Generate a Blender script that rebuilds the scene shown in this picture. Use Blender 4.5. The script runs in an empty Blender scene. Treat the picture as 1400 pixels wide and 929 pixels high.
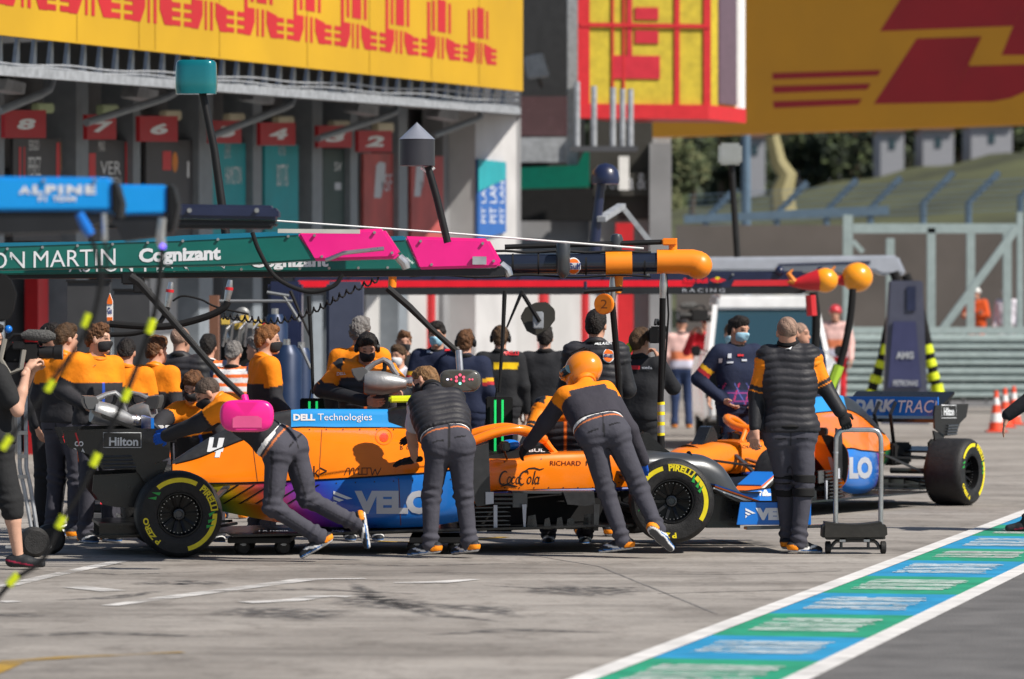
import bpy, bmesh, math, random
import numpy as np
from mathutils import Vector, Matrix
from mathutils.bvhtree import BVHTree
random.seed(7); RNG = np.random.default_rng(7)
R = math.radians
SC = bpy.context.scene
COL = SC.collection

# ------------------------------------------------------------------ camera, world, sun, exposure
F = 5874.0          # focal length in photo pixels (1400 wide)
HC = 1.80           # eye height
HZ = 445.0          # horizon row
cam_d = bpy.data.cameras.new('camera'); cam = bpy.data.objects.new('camera', cam_d); COL.objects.link(cam)
cam.location = (0, 0, HC); cam.rotation_euler = (R(90), 0, 0)
cam_d.sensor_width = 36; cam_d.lens = F / 1400 * 36; cam_d.shift_y = -(464.5 - HZ) / 1400
cam_d.clip_start = 0.5; cam_d.clip_end = 3000
cam_d.dof.use_dof = True; cam_d.dof.focus_distance = 34.3; cam_d.dof.aperture_fstop = 2.5
SC.camera = cam
SUN_AZ, SUN_EL = 58.0, 47.0       # azimuth measured from the camera side towards the right
sd = Vector((math.sin(R(SUN_AZ)) * math.cos(R(SUN_EL)), -math.cos(R(SUN_AZ)) * math.cos(R(SUN_EL)), math.sin(R(SUN_EL))))
world = bpy.data.worlds.new('World'); SC.world = world; world.use_nodes = True
wn = world.node_tree.nodes; wl = world.node_tree.links
sky = wn.new('ShaderNodeTexSky'); sky.sky_type = 'NISHITA'; sky.sun_disc = False
sky.sun_elevation = R(SUN_EL); sky.sun_rotation = math.atan2(sd.x, sd.y)
wl.new(sky.outputs[0], wn['Background'].inputs[0]); wn['Background'].inputs[1].default_value = 0.066
sun_d = bpy.data.lights.new('sun', 'SUN'); sun_d.energy = 4.8; sun_d.angle = R(0.5); sun_d.color = (1.0, 0.93, 0.83)
sun = bpy.data.objects.new('sun', sun_d); COL.objects.link(sun)
sun.rotation_euler = sd.to_track_quat('Z', 'Y').to_euler(); sun.location = sd * 60
SC.view_settings.view_transform = 'Standard'; SC.view_settings.look = 'None'
SC.view_settings.exposure = 0.35; SC.view_settings.gamma = 1.0
SC.render.engine = 'CYCLES'
SC.cycles.max_bounces = 5; SC.cycles.diffuse_bounces = 2; SC.cycles.glossy_bounces = 3; SC.cycles.transparent_max_bounces = 6
SC.cycles.use_denoising = True

# ------------------------------------------------------------------ pixel helpers (photo pixels -> real points)
def P(px, py, Y): return Vector(((px - 700) / F * Y, Y, HC - (py - HZ) / F * Y))
def G(px, py, z=0.0):
    Y = (HC - z) * F / (py - HZ); return Vector(((px - 700) / F * Y, Y, z))
def PPM(Y): return F / Y

# ------------------------------------------------------------------ materials
MATS = {}
def lin(c):
    return tuple(((v / 255) / 12.92 if v / 255 <= 0.04045 else ((v / 255 + 0.055) / 1.055) ** 2.4) for v in c)
def mat(name, col, rough=0.5, metal=0.0, var=0.08, scale=6.0, bump=0.0, bscale=60.0, spec=0.5, coat=0.0, emit=None, trans=0.0):
    if name in MATS: return MATS[name]
    m = bpy.data.materials.new(name); m.use_nodes = True; MATS[name] = m
    nt = m.node_tree; b = nt.nodes['Principled BSDF']; lk = nt.links
    b.inputs['Roughness'].default_value = rough; b.inputs['Metallic'].default_value = metal
    b.inputs['Specular IOR Level'].default_value = spec; b.inputs['Coat Weight'].default_value = coat
    b.inputs['Coat Roughness'].default_value = 0.06
    tc = nt.nodes.new('ShaderNodeTexCoord')
    if col == 'attr':
        at = nt.nodes.new('ShaderNodeAttribute'); at.attribute_name = 'Col'; src = at.outputs['Color']
    else:
        rgb = nt.nodes.new('ShaderNodeRGB'); rgb.outputs[0].default_value = (*col, 1); src = rgb.outputs[0]
    if var > 0:
        n = nt.nodes.new('ShaderNodeTexNoise'); n.inputs['Scale'].default_value = scale; n.inputs['Detail'].default_value = 5
        lk.new(tc.outputs['Object'], n.inputs['Vector'])
        mr = nt.nodes.new('ShaderNodeMapRange'); mr.inputs['From Min'].default_value = 0.3; mr.inputs['From Max'].default_value = 0.7
        mr.inputs['To Min'].default_value = 1 - var; mr.inputs['To Max'].default_value = 1 + var
        lk.new(n.outputs['Fac'], mr.inputs['Value'])
        mx = nt.nodes.new('ShaderNodeMix'); mx.data_type = 'RGBA'; mx.blend_type = 'MULTIPLY'; mx.inputs['Factor'].default_value = 1
        lk.new(src, mx.inputs[6]); lk.new(mr.outputs['Result'], mx.inputs[7]); src = mx.outputs[2]
        mr2 = nt.nodes.new('ShaderNodeMapRange'); mr2.inputs['To Min'].default_value = max(0.02, rough - 0.08); mr2.inputs['To Max'].default_value = min(1, rough + 0.08)
        lk.new(n.outputs['Fac'], mr2.inputs['Value']); lk.new(mr2.outputs['Result'], b.inputs['Roughness'])
    lk.new(src, b.inputs['Base Color'])
    if bump > 0:
        n2 = nt.nodes.new('ShaderNodeTexNoise'); n2.inputs['Scale'].default_value = bscale; n2.inputs['Detail'].default_value = 6
        lk.new(tc.outputs['Object'], n2.inputs['Vector'])
        bp = nt.nodes.new('ShaderNodeBump'); bp.inputs['Strength'].default_value = bump; bp.inputs['Distance'].default_value = 0.02
        lk.new(n2.outputs['Fac'], bp.inputs['Height']); lk.new(bp.outputs['Normal'], b.inputs['Normal'])
    if emit: b.inputs['Emission Color'].default_value = (*emit[0], 1); b.inputs['Emission Strength'].default_value = emit[1]
    if trans: b.inputs['Transmission Weight'].default_value = trans
    return m

M_orange = mat('papaya_paint', (0.88, 0.205, 0.003), 0.3, coat=0.45, var=0.04, spec=.35)
M_orange2 = mat('papaya_plastic', (0.86, 0.24, 0.008), 0.4, var=0.04)
M_blue = mat('blue_paint', (0.008, 0.155, 0.58), 0.3, coat=0.3, var=0.05, spec=.35)
M_lblue = mat('light_blue_paint', (0.02, 0.28, 0.68), 0.3, coat=0.5, var=0.04)
M_carbon = mat('carbon_fibre', (0.010, 0.0105, 0.012), 0.3, coat=0.3, var=0.25, scale=30)
M_carbon2 = mat('dark_carbon_panel', (0.024, 0.025, 0.028), 0.38, coat=0.2, var=0.2, scale=20)
M_satin = mat('satin_graphite', (0.06, 0.065, 0.072), 0.33, metal=0.35, coat=0.3, var=0.06)
M_black = mat('black_plastic', (0.008, 0.008, 0.009), 0.5, var=0.2, spec=.35)
M_mblack = mat('matt_black', (0.010, 0.010, 0.011), 0.8, var=0.2, spec=.25)
M_rubber = mat('tyre_rubber', (0.014, 0.014, 0.015), 0.6, var=0.4, scale=22, bump=0.25, bscale=90, spec=.4)
M_steel = mat('brushed_steel', (0.55, 0.55, 0.56), 0.3, metal=0.9, var=0.1, scale=15)
M_alu = mat('cast_aluminium', (0.30, 0.305, 0.315), 0.42, metal=0.55, var=0.12, scale=12, bump=0.1)
M_galv = mat('galvanised_steel', (0.40, 0.42, 0.45), 0.5, metal=0.4, var=0.2, scale=9)
M_white = mat('white_paint', (0.78, 0.78, 0.78), 0.45, var=0.06)
M_wdecal = mat('white_lettering', (0.72, 0.74, 0.77), 0.4, var=0.03)
M_sdecal = mat('silver_lettering', (0.50, 0.52, 0.58), 0.38, metal=0.2, var=0.04)
M_kdecal = mat('black_lettering', (0.02, 0.012, 0.01), 0.4, var=0.05)
M_ydecal = mat('yellow_lettering', (0.80, 0.66, 0.012), 0.5, var=0.08, scale=20)
M_rdecal = mat('red_lettering', (0.62, 0.02, 0.03), 0.45, var=0.05)
M_odecal = mat('orange_lettering', (0.85, 0.16, 0.01), 0.45, var=0.05)
M_gdecal = mat('green_marking', (0.02, 0.36, 0.06), 0.5, var=0.1)
M_neon = mat('neon_yellow_tape', (0.62, 0.72, 0.01), 0.5, var=0.1)
M_red = mat('red_paint', (0.55, 0.018, 0.025), 0.4, var=0.08)
M_navy = mat('navy_paint', (0.012, 0.018, 0.055), 0.35, coat=0.3, var=0.12)
M_pink = mat('pink_paint', (0.86, 0.012, 0.26), 0.3, coat=0.35, var=0.04)
M_amr = mat('racing_green_paint', (0.004, 0.125, 0.105), 0.35, coat=0.3, var=0.06)
M_amrt = mat('teal_paint', (0.004, 0.16, 0.26), 0.3, coat=0.3, var=0.06)
M_alp = mat('alpine_blue_paint', (0.005, 0.30, 0.78), 0.4, var=0.04)
M_silver = mat('silver_paint', (0.50, 0.53, 0.60), 0.35, metal=0.4, var=0.06)
M_yellow = mat('yellow_paint', (0.85, 0.42, 0.01), 0.4, var=0.05)
M_glass = mat('dark_glass', (0.02, 0.05, 0.07), 0.08, var=0.0, coat=0.3)
M_screen = mat('screen_green', (0.01, 0.3, 0.06), 0.4, emit=((0.02, 0.85, 0.2), 0.55))

# ------------------------------------------------------------------ mesh builder
class MB:
    def __init__(s): s.v = []; s.f = []; s.m = []; s.cur = 0
    def mi(s, i): s.cur = i; return s
    def add(s, verts, faces):
        o = len(s.v); s.v.extend([tuple(v) for v in verts])
        for f in faces: s.f.append([o + i for i in f]); s.m.append(s.cur)
    def box(s, c, size, M=None):
        x, y, z = size[0] / 2, size[1] / 2, size[2] / 2
        vs = [Vector((a * x, b * y, d * z)) for a in (-1, 1) for b in (-1, 1) for d in (-1, 1)]
        if M is not None: vs = [M @ v for v in vs]
        c = Vector(c); s.hexa([v + c for v in vs]); return s
    def hexa(s, v):   # order: index = 4*a+2*b+c
        s.add(v, [(0, 1, 3, 2), (4, 6, 7, 5), (0, 4, 5, 1), (2, 3, 7, 6), (0, 2, 6, 4), (1, 5, 7, 3)]); return s
    def bar(s, p0, p1, w, h=None, up=(0, 0, 1)):
        p0, p1 = Vector(p0), Vector(p1); h = h or w; d = (p1 - p0).normalized(); up = Vector(up)
        if abs(d.dot(up)) > 0.98: up = Vector((0, 1, 0)) if abs(d.y) < 0.9 else Vector((1, 0, 0))
        r = d.cross(up).normalized() * (w / 2); u = r.cross(d).normalized() * (h / 2)
        s.hexa([p + a * r + b * u for p in (p0, p1) for a in (-1, 1) for b in (-1, 1)]); return s
    def tube(s, path, r, n=10, cap=True, close=False):
        path = [Vector(p) for p in path]; N = len(path)
        rs = r if isinstance(r, (list, tuple)) else [r] * N
        rings = []; prev = None
        for i, p in enumerate(path):
            a = path[max(0, i - 1)]; b = path[min(N - 1, i + 1)]; d = (b - a)
            d = d.normalized() if d.length > 1e-9 else Vector((0, 0, 1))
            if prev is None:
                up = Vector((0, 0, 1)) if abs(d.z) < 0.9 else Vector((0, 1, 0)); x = d.cross(up).normalized()
            else:
                x = (prev - d * prev.dot(d)).normalized()
            prev = x; y = d.cross(x)
            rings.append([p + (x * math.cos(t) + y * math.sin(t)) * rs[i] for t in [2 * math.pi * k / n for k in range(n)]])
        vs = [q for rg in rings for q in rg]; fs = []
        for i in range(N - 1):
            for k in range(n):
                fs.append((i * n + k, i * n + (k + 1) % n, (i + 1) * n + (k + 1) % n, (i + 1) * n + k))
        if cap: fs.append(tuple(range(n))[::-1]); fs.append(tuple((N - 1) * n + k for k in range(n)))
        s.add(vs, fs); return s
    def cyl(s, p0, p1, r0, r1=None, n=16): return s.tube([p0, p1], [r0, r0 if r1 is None else r1], n)
    def prism(s, poly, vec):     # poly: 3-D points in order, extruded by vec
        n = len(poly); vec = Vector(vec); a = [Vector(p) for p in poly]; b = [p + vec for p in a]
        s.add(a + b, [tuple(range(n))[::-1], tuple(range(n, 2 * n))] + [(i, (i + 1) % n, n + (i + 1) % n, n + i) for i in range(n)]); return s
    def lathe(s, prof, origin, axis, n=32, close=False):   # prof: (along, radius)
        ax = Vector(axis).normalized(); up = Vector((0, 0, 1)) if abs(ax.z) < 0.9 else Vector((1, 0, 0))
        x = ax.cross(up).normalized(); y = ax.cross(x); o = Vector(origin); vs = []; m = len(prof)
        for a, r in prof:
            for k in range(n):
                t = 2 * math.pi * k / n; vs.append(o + ax * a + (x * math.cos(t) + y * math.sin(t)) * r)
        fs = []
        for i in range(m if close else m - 1):
            j = (i + 1) % m
            for k in range(n): fs.append((i * n + k, i * n + (k + 1) % n, j * n + (k + 1) % n, j * n + k))
        if not close:
            if prof[0][1] > 1e-4: fs.append(tuple(range(n))[::-1])
            if prof[-1][1] > 1e-4: fs.append(tuple((m - 1) * n + k for k in range(n)))
        s.add(vs, fs); return s
    def ball(s, c, r, n=12, M=None):
        r = (r, r, r) if not isinstance(r, (tuple, list)) else r; vs = []; fs = []; m = n // 2 + 1
        for i in range(m + 1):
            th = math.pi * i / m
            for k in range(n):
                ph = 2 * math.pi * k / n
                q = Vector((math.sin(th) * math.cos(ph) * r[0], math.sin(th) * math.sin(ph) * r[1], math.cos(th) * r[2]))
                if M is not None: q = M @ q
                vs.append(q + Vector(c))
        for i in range(m):
            for k in range(n): fs.append((i * n + k, (i + 1) * n + k, (i + 1) * n + (k + 1) % n, i * n + (k + 1) % n))
        s.add(vs, fs); return s
    def loft(s, secs, rowmat=None, cap=True, closed=False):
        n = len(secs[0]); vs = [p for q in secs for p in q]; o = len(s.v); s.v.extend([tuple(v) for v in vs])
        for i in range(len(secs) - 1):
            for k in range(n if closed else n - 1):
                s.f.append([o + i * n + k, o + (i + 1) * n + k, o + (i + 1) * n + (k + 1) % n, o + i * n + (k + 1) % n])
                s.m.append(rowmat(i, k) if rowmat else s.cur)
        if cap:
            for e in (0, len(secs) - 1):
                idx = [o + e * n + k for k in range(n)]
                s.f.append(idx if e else idx[::-1]); s.m.append(s.cur)
        return s
    def build(s, name, mats, parent=None, world=False, smooth=35, bevel=0.0, fix=True):
        me = bpy.data.meshes.new(name)
        vs = s.v
        if parent is not None and world:
            Mi = ROOTM[parent.name].inverted(); vs = [tuple(Mi @ Vector(v)) for v in s.v]
        me.from_pydata(vs, [], s.f)
        if not isinstance(mats, (list, tuple)): mats = [mats]
        for m in mats: me.materials.append(m)
        if len(mats) > 1: me.polygons.foreach_set('material_index', s.m)
        bm = bmesh.new(); bm.from_mesh(me)
        if fix: bmesh.ops.recalc_face_normals(bm, faces=bm.faces)
        if bevel > 0:
            ed = [e for e in bm.edges if len(e.link_faces) == 2 and e.calc_face_angle(0) > R(40)]
            if ed: bmesh.ops.bevel(bm, geom=ed, offset=bevel, segments=2, affect='EDGES', clamp_overlap=True)
        bm.to_mesh(me); bm.free()
        if smooth:
            me.polygons.foreach_set('use_smooth', [True] * len(me.polygons)); me.set_sharp_from_angle(angle=R(smooth))
        me.update()
        o = bpy.data.objects.new(name, me); COL.objects.link(o)
        if parent is not None:
            o.parent = parent; ROOTM[o.name] = ROOTM[parent.name]
        else: ROOTM[o.name] = Matrix.Identity(4)
        return o
ROOTM = {}
def thing(name, label, cat, loc=(0, 0, 0), rot=0.0, group=None, M=None):
    o = bpy.data.objects.new(name, None); COL.objects.link(o); o.empty_display_size = 0.2
    if M is None: M = Matrix.Translation(Vector(loc)) @ Matrix.Rotation(rot, 4, 'Z')
    o.matrix_basis = M; ROOTM[o.name] = M.copy()
    o['label'] = label; o['category'] = cat
    if group: o['group'] = group
    return o
def tag(o, label, cat, group=None):
    o['label'] = label; o['category'] = cat
    if group: o['group'] = group
    return o
def copy_thing(src, loc=None, label=None, rot=None, children=True):
    r = src.copy(); COL.objects.link(r); ROOTM[r.name] = ROOTM[src.name]
    if loc is not None: r.location = loc
    if rot is not None: r.rotation_euler = (0, 0, rot)
    if label: r['label'] = label
    for ch in list(src.children):
        c = ch.copy(); COL.objects.link(c); c.parent = r
        for g in list(ch.children):
            d = g.copy(); COL.objects.link(d); d.parent = c
    return r
def struct(o): o['kind'] = 'structure'; return o

# ------------------------------------------------------------------ flat lettering and decals
def text_mesh(txt, bold=0.0, shear=0.0, space=1.0, small=False):
    cu = bpy.data.curves.new('t', 'FONT'); cu.body = txt; cu.size = 1.0; cu.offset = bold; cu.shear = shear
    cu.space_character = space; cu.resolution_u = 3; cu.align_x = 'CENTER'; cu.align_y = 'CENTER'
    ob = bpy.data.objects.new('t', cu); COL.objects.link(ob)
    dg = bpy.context.evaluated_depsgraph_get(); me = ob.evaluated_get(dg).to_mesh()
    vs = [Vector((v.co.x, v.co.y)) for v in me.vertices]; fs = [tuple(p.vertices) for p in me.polygons]
    ob.evaluated_get(dg).to_mesh_clear(); bpy.data.objects.remove(ob); bpy.data.curves.remove(cu)
    xs = [v.x for v in vs]; ys = [v.y for v in vs]
    cx, cy = (min(xs) + max(xs)) / 2, (min(ys) + max(ys)) / 2; w, h = max(xs) - min(xs), max(ys) - min(ys)
    return [Vector(((v.x - cx) / w, (v.y - cy) / h)) for v in vs], fs     # unit box centred on 0
def poly2d(*polys):      # raw 2-D polygons in unit coordinates
    vs = []; fs = []
    for p in polys:
        o = len(vs); vs += [Vector(q) for q in p]; fs.append(tuple(range(o, o + len(p))))
    return vs, fs
def disc2d(n=20, r0=0.0):
    o = [Vector((math.cos(2 * math.pi * k / n) / 2, math.sin(2 * math.pi * k / n) / 2)) for k in range(n)]
    if r0 <= 0: return o, [tuple(range(n))]
    return o + [v * r0 for v in o], [(k, (k + 1) % n, n + (k + 1) % n, n + k) for k in range(n)]
def refine(vs, fs, fn, maxlen):
    bm = bmesh.new(); bv = [bm.verts.new((v.x, v.y, 0)) for v in vs]
    for f in fs:
        try: bm.faces.new([bv[i] for i in f])
        except ValueError: pass
    for v in bm.verts:
        q = fn(Vector((v.co.x, v.co.y))); v.co = (q[0], q[1], 0)
    bmesh.ops.triangulate(bm, faces=bm.faces)
    for _ in range(5):
        ed = [e for e in bm.edges if e.calc_length() > maxlen]
        if not ed: break
        bmesh.ops.subdivide_edges(bm, edges=ed, cuts=1); bmesh.ops.triangulate(bm, faces=bm.faces)
    bm.verts.ensure_lookup_table(); bm.verts.index_update()
    out = [(v.co.x, v.co.y) for v in bm.verts], [tuple(v.index for v in f.verts) for f in bm.faces]
    bm.free(); return out
def bvh_of(objs):
    vs = []; fs = []
    for o in objs:
        Mw = ROOTM[o.name]; off = len(vs)
        vs += [Mw @ v.co for v in o.data.vertices]; fs += [tuple(off + i for i in p.vertices) for p in o.data.polygons]
    return BVHTree.FromPolygons(vs, fs)
EYE = Vector((0, 0, HC))
def decal_px(geom, box, targets, m, parent, name='lettering', rot=0.0, skew=0.0, shx=0.0, off=0.004, maxlen=9.0):
    """lay a flat mark on the surfaces of targets, box = (cx, cy, w, h) in photo pixels; rot in degrees, skew = dy/dx"""
    cx, cy, w, h = box; c, s_ = math.cos(R(rot)), math.sin(R(rot))
    def fn(v):
        x = v.x * w; y = -v.y * h; x += shx * (-y)
        return (cx + x * c - y * s_, cy + x * s_ + y * c + skew * x)
    vs, fs = refine(geom[0], geom[1], fn, maxlen)
    bvh = targets if isinstance(targets, BVHTree) else bvh_of(targets)
    out = []; okv = []
    for (px, py) in vs:
        d = P(px, py, 1.0) - EYE; d.normalize()
        hit, n, _, _ = bvh.ray_cast(EYE, d)
        if hit is None: out.append((0, 0, 0)); okv.append(False)
        else:
            if n.dot(d) > 0: n = -n
            out.append(hit + n * off); okv.append(True)
    mb = MB(); ff = []
    for f in fs:
        if all(okv[i] for i in f):
            q = [out[i] for i in f]
            if max((q[0] - q[1]).length, (q[1] - q[2]).length, (q[0] - q[2]).length) < 0.35 * maxlen / 9 + 0.12: ff.append(f)
    if not ff: return None
    used = sorted({i for f in ff for i in f}); rm = {i: k for k, i in enumerate(used)}
    mb.add([out[i] for i in used], [tuple(rm[i] for i in f) for f in ff])
    return mb.build(name, m, parent, world=True, smooth=60, fix=False)
def decal_plane(geom, origin, ux, uy, m, parent, name='lettering', off=0.004):
    """flat mark on a plane: unit box maps to origin + x*ux + y*uy"""
    ux, uy = Vector(ux), Vector(uy); n = ux.cross(uy).normalized() * off; o = Vector(origin)
    mb = MB(); mb.add([o + ux * v.x + uy * v.y + n for v in geom[0]], geom[1])
    return mb.build(name, m, parent, world=True, smooth=0, fix=False)
def catmull(A, n):          # A: (k, ...) array -> ((k-1)*n+1, ...)
    A = np.asarray(A, float); k = len(A); out = []
    for i in range(k - 1):
        p0, p1, p2, p3 = A[max(0, i - 1)], A[i], A[i + 1], A[min(k - 1, i + 2)]
        for j in range(n):
            t = j / n; out.append(.5 * (2 * p1 + (p2 - p0) * t + (2 * p0 - 5 * p1 + 4 * p2 - p3) * t * t + (3 * p1 - p0 - 3 * p2 + p3) * t ** 3))
    out.append(A[-1]); return np.array(out)
def kids(c, *names): return [o for o in c.children_recursive if o.type == 'MESH' and o.name.split('.')[0] in names]

# ================================================================== SETTING: ground
def ground_material():
    m = bpy.data.materials.new('worn_concrete_apron'); m.use_nodes = True
    nt = m.node_tree; lk = nt.links; b = nt.nodes['Principled BSDF']; b.inputs['Roughness'].default_value = 0.85
    tc = nt.nodes.new('ShaderNodeTexCoord')
    def noise(scale, det, sx=1, sy=1, rot=0, rough=0.55):
        mp = nt.nodes.new('ShaderNodeMapping'); mp.inputs['Scale'].default_value = (sx, sy, 1); mp.inputs['Rotation'].default_value = (0, 0, rot)
        n = nt.nodes.new('ShaderNodeTexNoise'); n.inputs['Scale'].default_value = scale; n.inputs['Detail'].default_value = det; n.inputs['Roughness'].default_value = rough
        lk.new(tc.outputs['Object'], mp.inputs['Vector']); lk.new(mp.outputs[0], n.inputs['Vector']); return n.outputs['Fac']
    def ramp(src, a, b_, c0, c1):
        r = nt.nodes.new('ShaderNodeValToRGB'); r.color_ramp.elements[0].position = a; r.color_ramp.elements[1].position = b_
        r.color_ramp.elements[0].color = (*c0, 1); r.color_ramp.elements[1].color = (*c1, 1); lk.new(src, r.inputs[0]); return r.outputs[0]
    def mul(a, b2):
        x = nt.nodes.new('ShaderNodeMix'); x.data_type = 'RGBA'; x.blend_type = 'MULTIPLY'; x.inputs[0].default_value = 1
        lk.new(a, x.inputs[6]); lk.new(b2, x.inputs[7]); return x.outputs[2]
    base = ramp(noise(0.35, 6), 0.3, 0.72, (0.262, 0.242, 0.222), (0.36, 0.338, 0.315))
    streak = ramp(noise(1.6, 9, 0.30, 1.0, R(8), .68), 0.35, 0.60, (0.74, 0.73, 0.72), (1.05, 1.04, 1.03))
    fine = ramp(noise(24, 5), 0.3, 0.7, (0.86, 0.86, 0.86), (1.10, 1.10, 1.10))
    dark = mul(ramp(noise(0.5, 6, 0.25, 0.8, R(-6), 0.7), 0.36, 0.52, (0.60, 0.59, 0.58), (1, 1, 1)), ramp(noise(3.2, 8, 1, .5, R(30), .75), 0.36, 0.50, (0.72, 0.71, 0.70), (1, 1, 1)))
    col = mul(mul(mul(base, streak), fine), dark)
    lk.new(col, b.inputs['Base Color'])
    bp = nt.nodes.new('ShaderNodeBump'); bp.inputs['Strength'].default_value = 0.35; bp.inputs['Distance'].default_value = 0.01
    lk.new(noise(70, 5), bp.inputs['Height']); lk.new(bp.outputs[0], b.inputs['Normal'])
    return m
def sheet(name, pts, z, m, sub=0):
    mb = MB(); mb.add([(p[0], p[1], z) for p in pts], [tuple(range(len(pts)))]); o = mb.build(name, m, smooth=0, fix=False)
    if o.data.polygons[0].normal.z < 0: o.data.flip_normals()
    return struct(o)
sheet('ground', [(-400, 2), (400, 2), (400, 900), (-400, 900)], 0.0, ground_material())
ldir = Vector((0.2285, 0.9735)); lnrm = Vector((0.9735, -0.2285))
def band(name, u0, u1, v0, v1, z, m):     # u across to the right of the left white line, v along the lane
    o = Vector((0.297, 21.84)); return sheet(name, [o + lnrm * u + ldir * v for u, v in ((u0, v0), (u1, v0), (u1, v1), (u0, v1))], z, m)
def paint(name, c, wear=0.5):
    m = mat(name, c, 0.7, var=0.16, scale=3.5, bump=0.2, bscale=90); return m
M_lw = paint('worn_white_road_paint', (0.62, 0.61, 0.60)); M_lb = paint('blue_road_paint', (0.012, 0.24, 0.46)); M_lg = paint('green_road_paint', (0.012, 0.27, 0.15))
M_ly = paint('faded_yellow_road_paint', (0.36, 0.22, 0.03))
M_fast = mat('fast_lane_asphalt', (0.115, 0.112, 0.112), 0.9, var=0.28, scale=2.0, bump=0.5, bscale=60)
band('pit_lane_road', 1.12, 60, -18, 400, 0.004, M_fast)
band('white_edge_line', 0.0, 0.14, -18, 120, 0.008, M_lw)
band('white_edge_line', 1.06, 1.20, -18, 120, 0.008, M_lw)
bnds = [-6.5, -4.4, -2.4, -0.55, 1.4, 3.15, 5.1, 7.2, 9.2, 11.3, 13.1, 15.2, 17.3, 19.4, 21.5, 23.6, 25.7, 27.8, 30]
for i in range(len(bnds) - 1):
    blue = (i % 2 == 0)
    band('blue_painted_bay' if blue else 'green_painted_bay', 0.142, 1.058, bnds[i], bnds[i + 1], 0.006, M_lb if blue else M_lg)
M_lt = mat('worn_lettering_road_paint', (0.52, 0.55, 0.54), 0.75, var=0.35, scale=9)
def worn(m, lo, hi, sc, amin=0.0):      # paint rubbed away in patches
    nt = m.node_tree; lk = nt.links; b = nt.nodes['Principled BSDF']; tc = nt.nodes.new('ShaderNodeTexCoord'); mp = nt.nodes.new('ShaderNodeMapping'); mp.inputs['Scale'].default_value = (.45, 1, 1); lk.new(tc.outputs['Object'], mp.inputs['Vector'])
    n = nt.nodes.new('ShaderNodeTexNoise'); n.inputs['Scale'].default_value = sc; n.inputs['Detail'].default_value = 9; n.inputs['Roughness'].default_value = .7; lk.new(mp.outputs[0], n.inputs['Vector'])
    r = nt.nodes.new('ShaderNodeMapRange'); r.inputs['From Min'].default_value = lo; r.inputs['From Max'].default_value = hi; r.inputs['To Min'].default_value = amin; lk.new(n.outputs['Fac'], r.inputs['Value']); lk.new(r.outputs[0], b.inputs['Alpha'])
worn(M_lt, .36, .50, 5.0, .15); worn(M_lb, .28, .44, 3.0, .62); worn(M_lg, .28, .44, 3.0, .62); worn(M_lw, .28, .42, 4.0, .45)
for i in range(len(bnds) - 1):      # worn lettering across each bay, reduced to strokes
    v0, v1 = bnds[i] + 0.42, bnds[i + 1] - 0.42; o = Vector((0.297, 21.84)); mb = MB(); rr = random.Random(i)
    n = 15; h = (v1 - v0) / n
    for k in range(n):
        if k in (4, 9): continue
        u0, u1 = 0.26 + rr.uniform(0, .03), 0.93 + rr.uniform(-.04, .02); cuts = sorted(rr.uniform(u0, u1) for _ in range(2))
        segs = [(u0, cuts[0]), (cuts[0] + rr.uniform(.02, .06), u1)] if rr.random() < .45 else [(u0, u1)]
        for a, b in segs:
            if b - a < .05: continue
            q = [o + lnrm * u + ldir * v for u, v in ((a, v0 + k * h), (b, v0 + k * h), (b, v0 + (k + .62) * h), (a, v0 + (k + .62) * h))]
            mb.add([(p[0], p[1], 0.011) for p in q], [(0, 1, 2, 3)])
    struct(mb.build('painted_lettering', M_lt, smooth=0))
def gline(name, pts, w, m, z=0.005, wpx=None):       # painted stripe along photo pixels on the ground
    q = [G(*p) for p in pts]; mb = MB(); L = []; Rr = []
    for i, p in enumerate(q):
        d = (q[min(i + 1, len(q) - 1)] - q[max(i - 1, 0)]); d.z = 0; d.normalize(); nn = Vector((-d.y, d.x, 0)); ww = (w[i] if isinstance(w, list) else w) / 2
        L.append(p + nn * ww + Vector((0, 0, z))); Rr.append(p - nn * ww + Vector((0, 0, z)))
    for i in range(len(q) - 1): mb.add([L[i], Rr[i], Rr[i + 1], L[i + 1]], [(0, 1, 2, 3)])
    o = mb.build(name, m, smooth=0, fix=False)
    for p in o.data.polygons:
        if p.normal.z < 0: o.data.flip_normals(); break
    return struct(o)
M_bw = mat('scuffed_white_box_paint', (0.52, 0.51, 0.50), 0.8, var=0.3, scale=2.5); worn(M_bw, .40, .54, 2.5, .1); worn(M_ly, .36, .52, 1.5, .15)
gline('white_box_line', [(0, 804), (60, 790), (165, 768)], 0.13, M_bw)
gline('white_box_line', [(100, 803), (155, 809)], 0.2, M_bw)
gline('white_box_line', [(150, 829), (230, 818), (330, 805), (420, 793), (500, 792)], [0.12, .17, .17, .2, .1], M_bw)
gline('white_box_line', [(335, 825), (400, 822), (440, 816), (480, 817)], 0.19, M_bw, z=0.006)
gline('white_box_line', [(540, 798), (600, 797), (650, 793)], [0.1, .2, .1], M_bw)
gline('white_box_line', [(0, 824), (24, 823)], 0.15, M_bw)
gline('yellow_box_line', [(-20, 922), (20, 905), (90, 900), (250, 893)], [0.15, .15, .12, .08], M_ly)
gline('yellow_box_line', [(520, 741), (600, 743), (690, 735)], 0.12, M_ly)
M_joint = mat('tar_joint', (.16, .15, .145), .9, var=.3, scale=4)
for pts, w in (([(-40, 716), (400, 713), (1200, 709)], .05), ([(560, 783), (1000, 786), (1150, 781)], .025), ([(900, 812), (1130, 806)], .03), ([(940, 654), (1400, 651)], .06), ([(620, 668), (1400, 664)], .04), ([(640, 745), (820, 775), (980, 840)], .02), ([(960, 735), (1010, 744), (1130, 750)], .02)): gline('tar_joint', pts, w, M_joint, z=.002)
M_skid = mat('rubber_scuff', (0.075, 0.072, 0.074), 0.85, var=0.4, scale=6)
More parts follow.
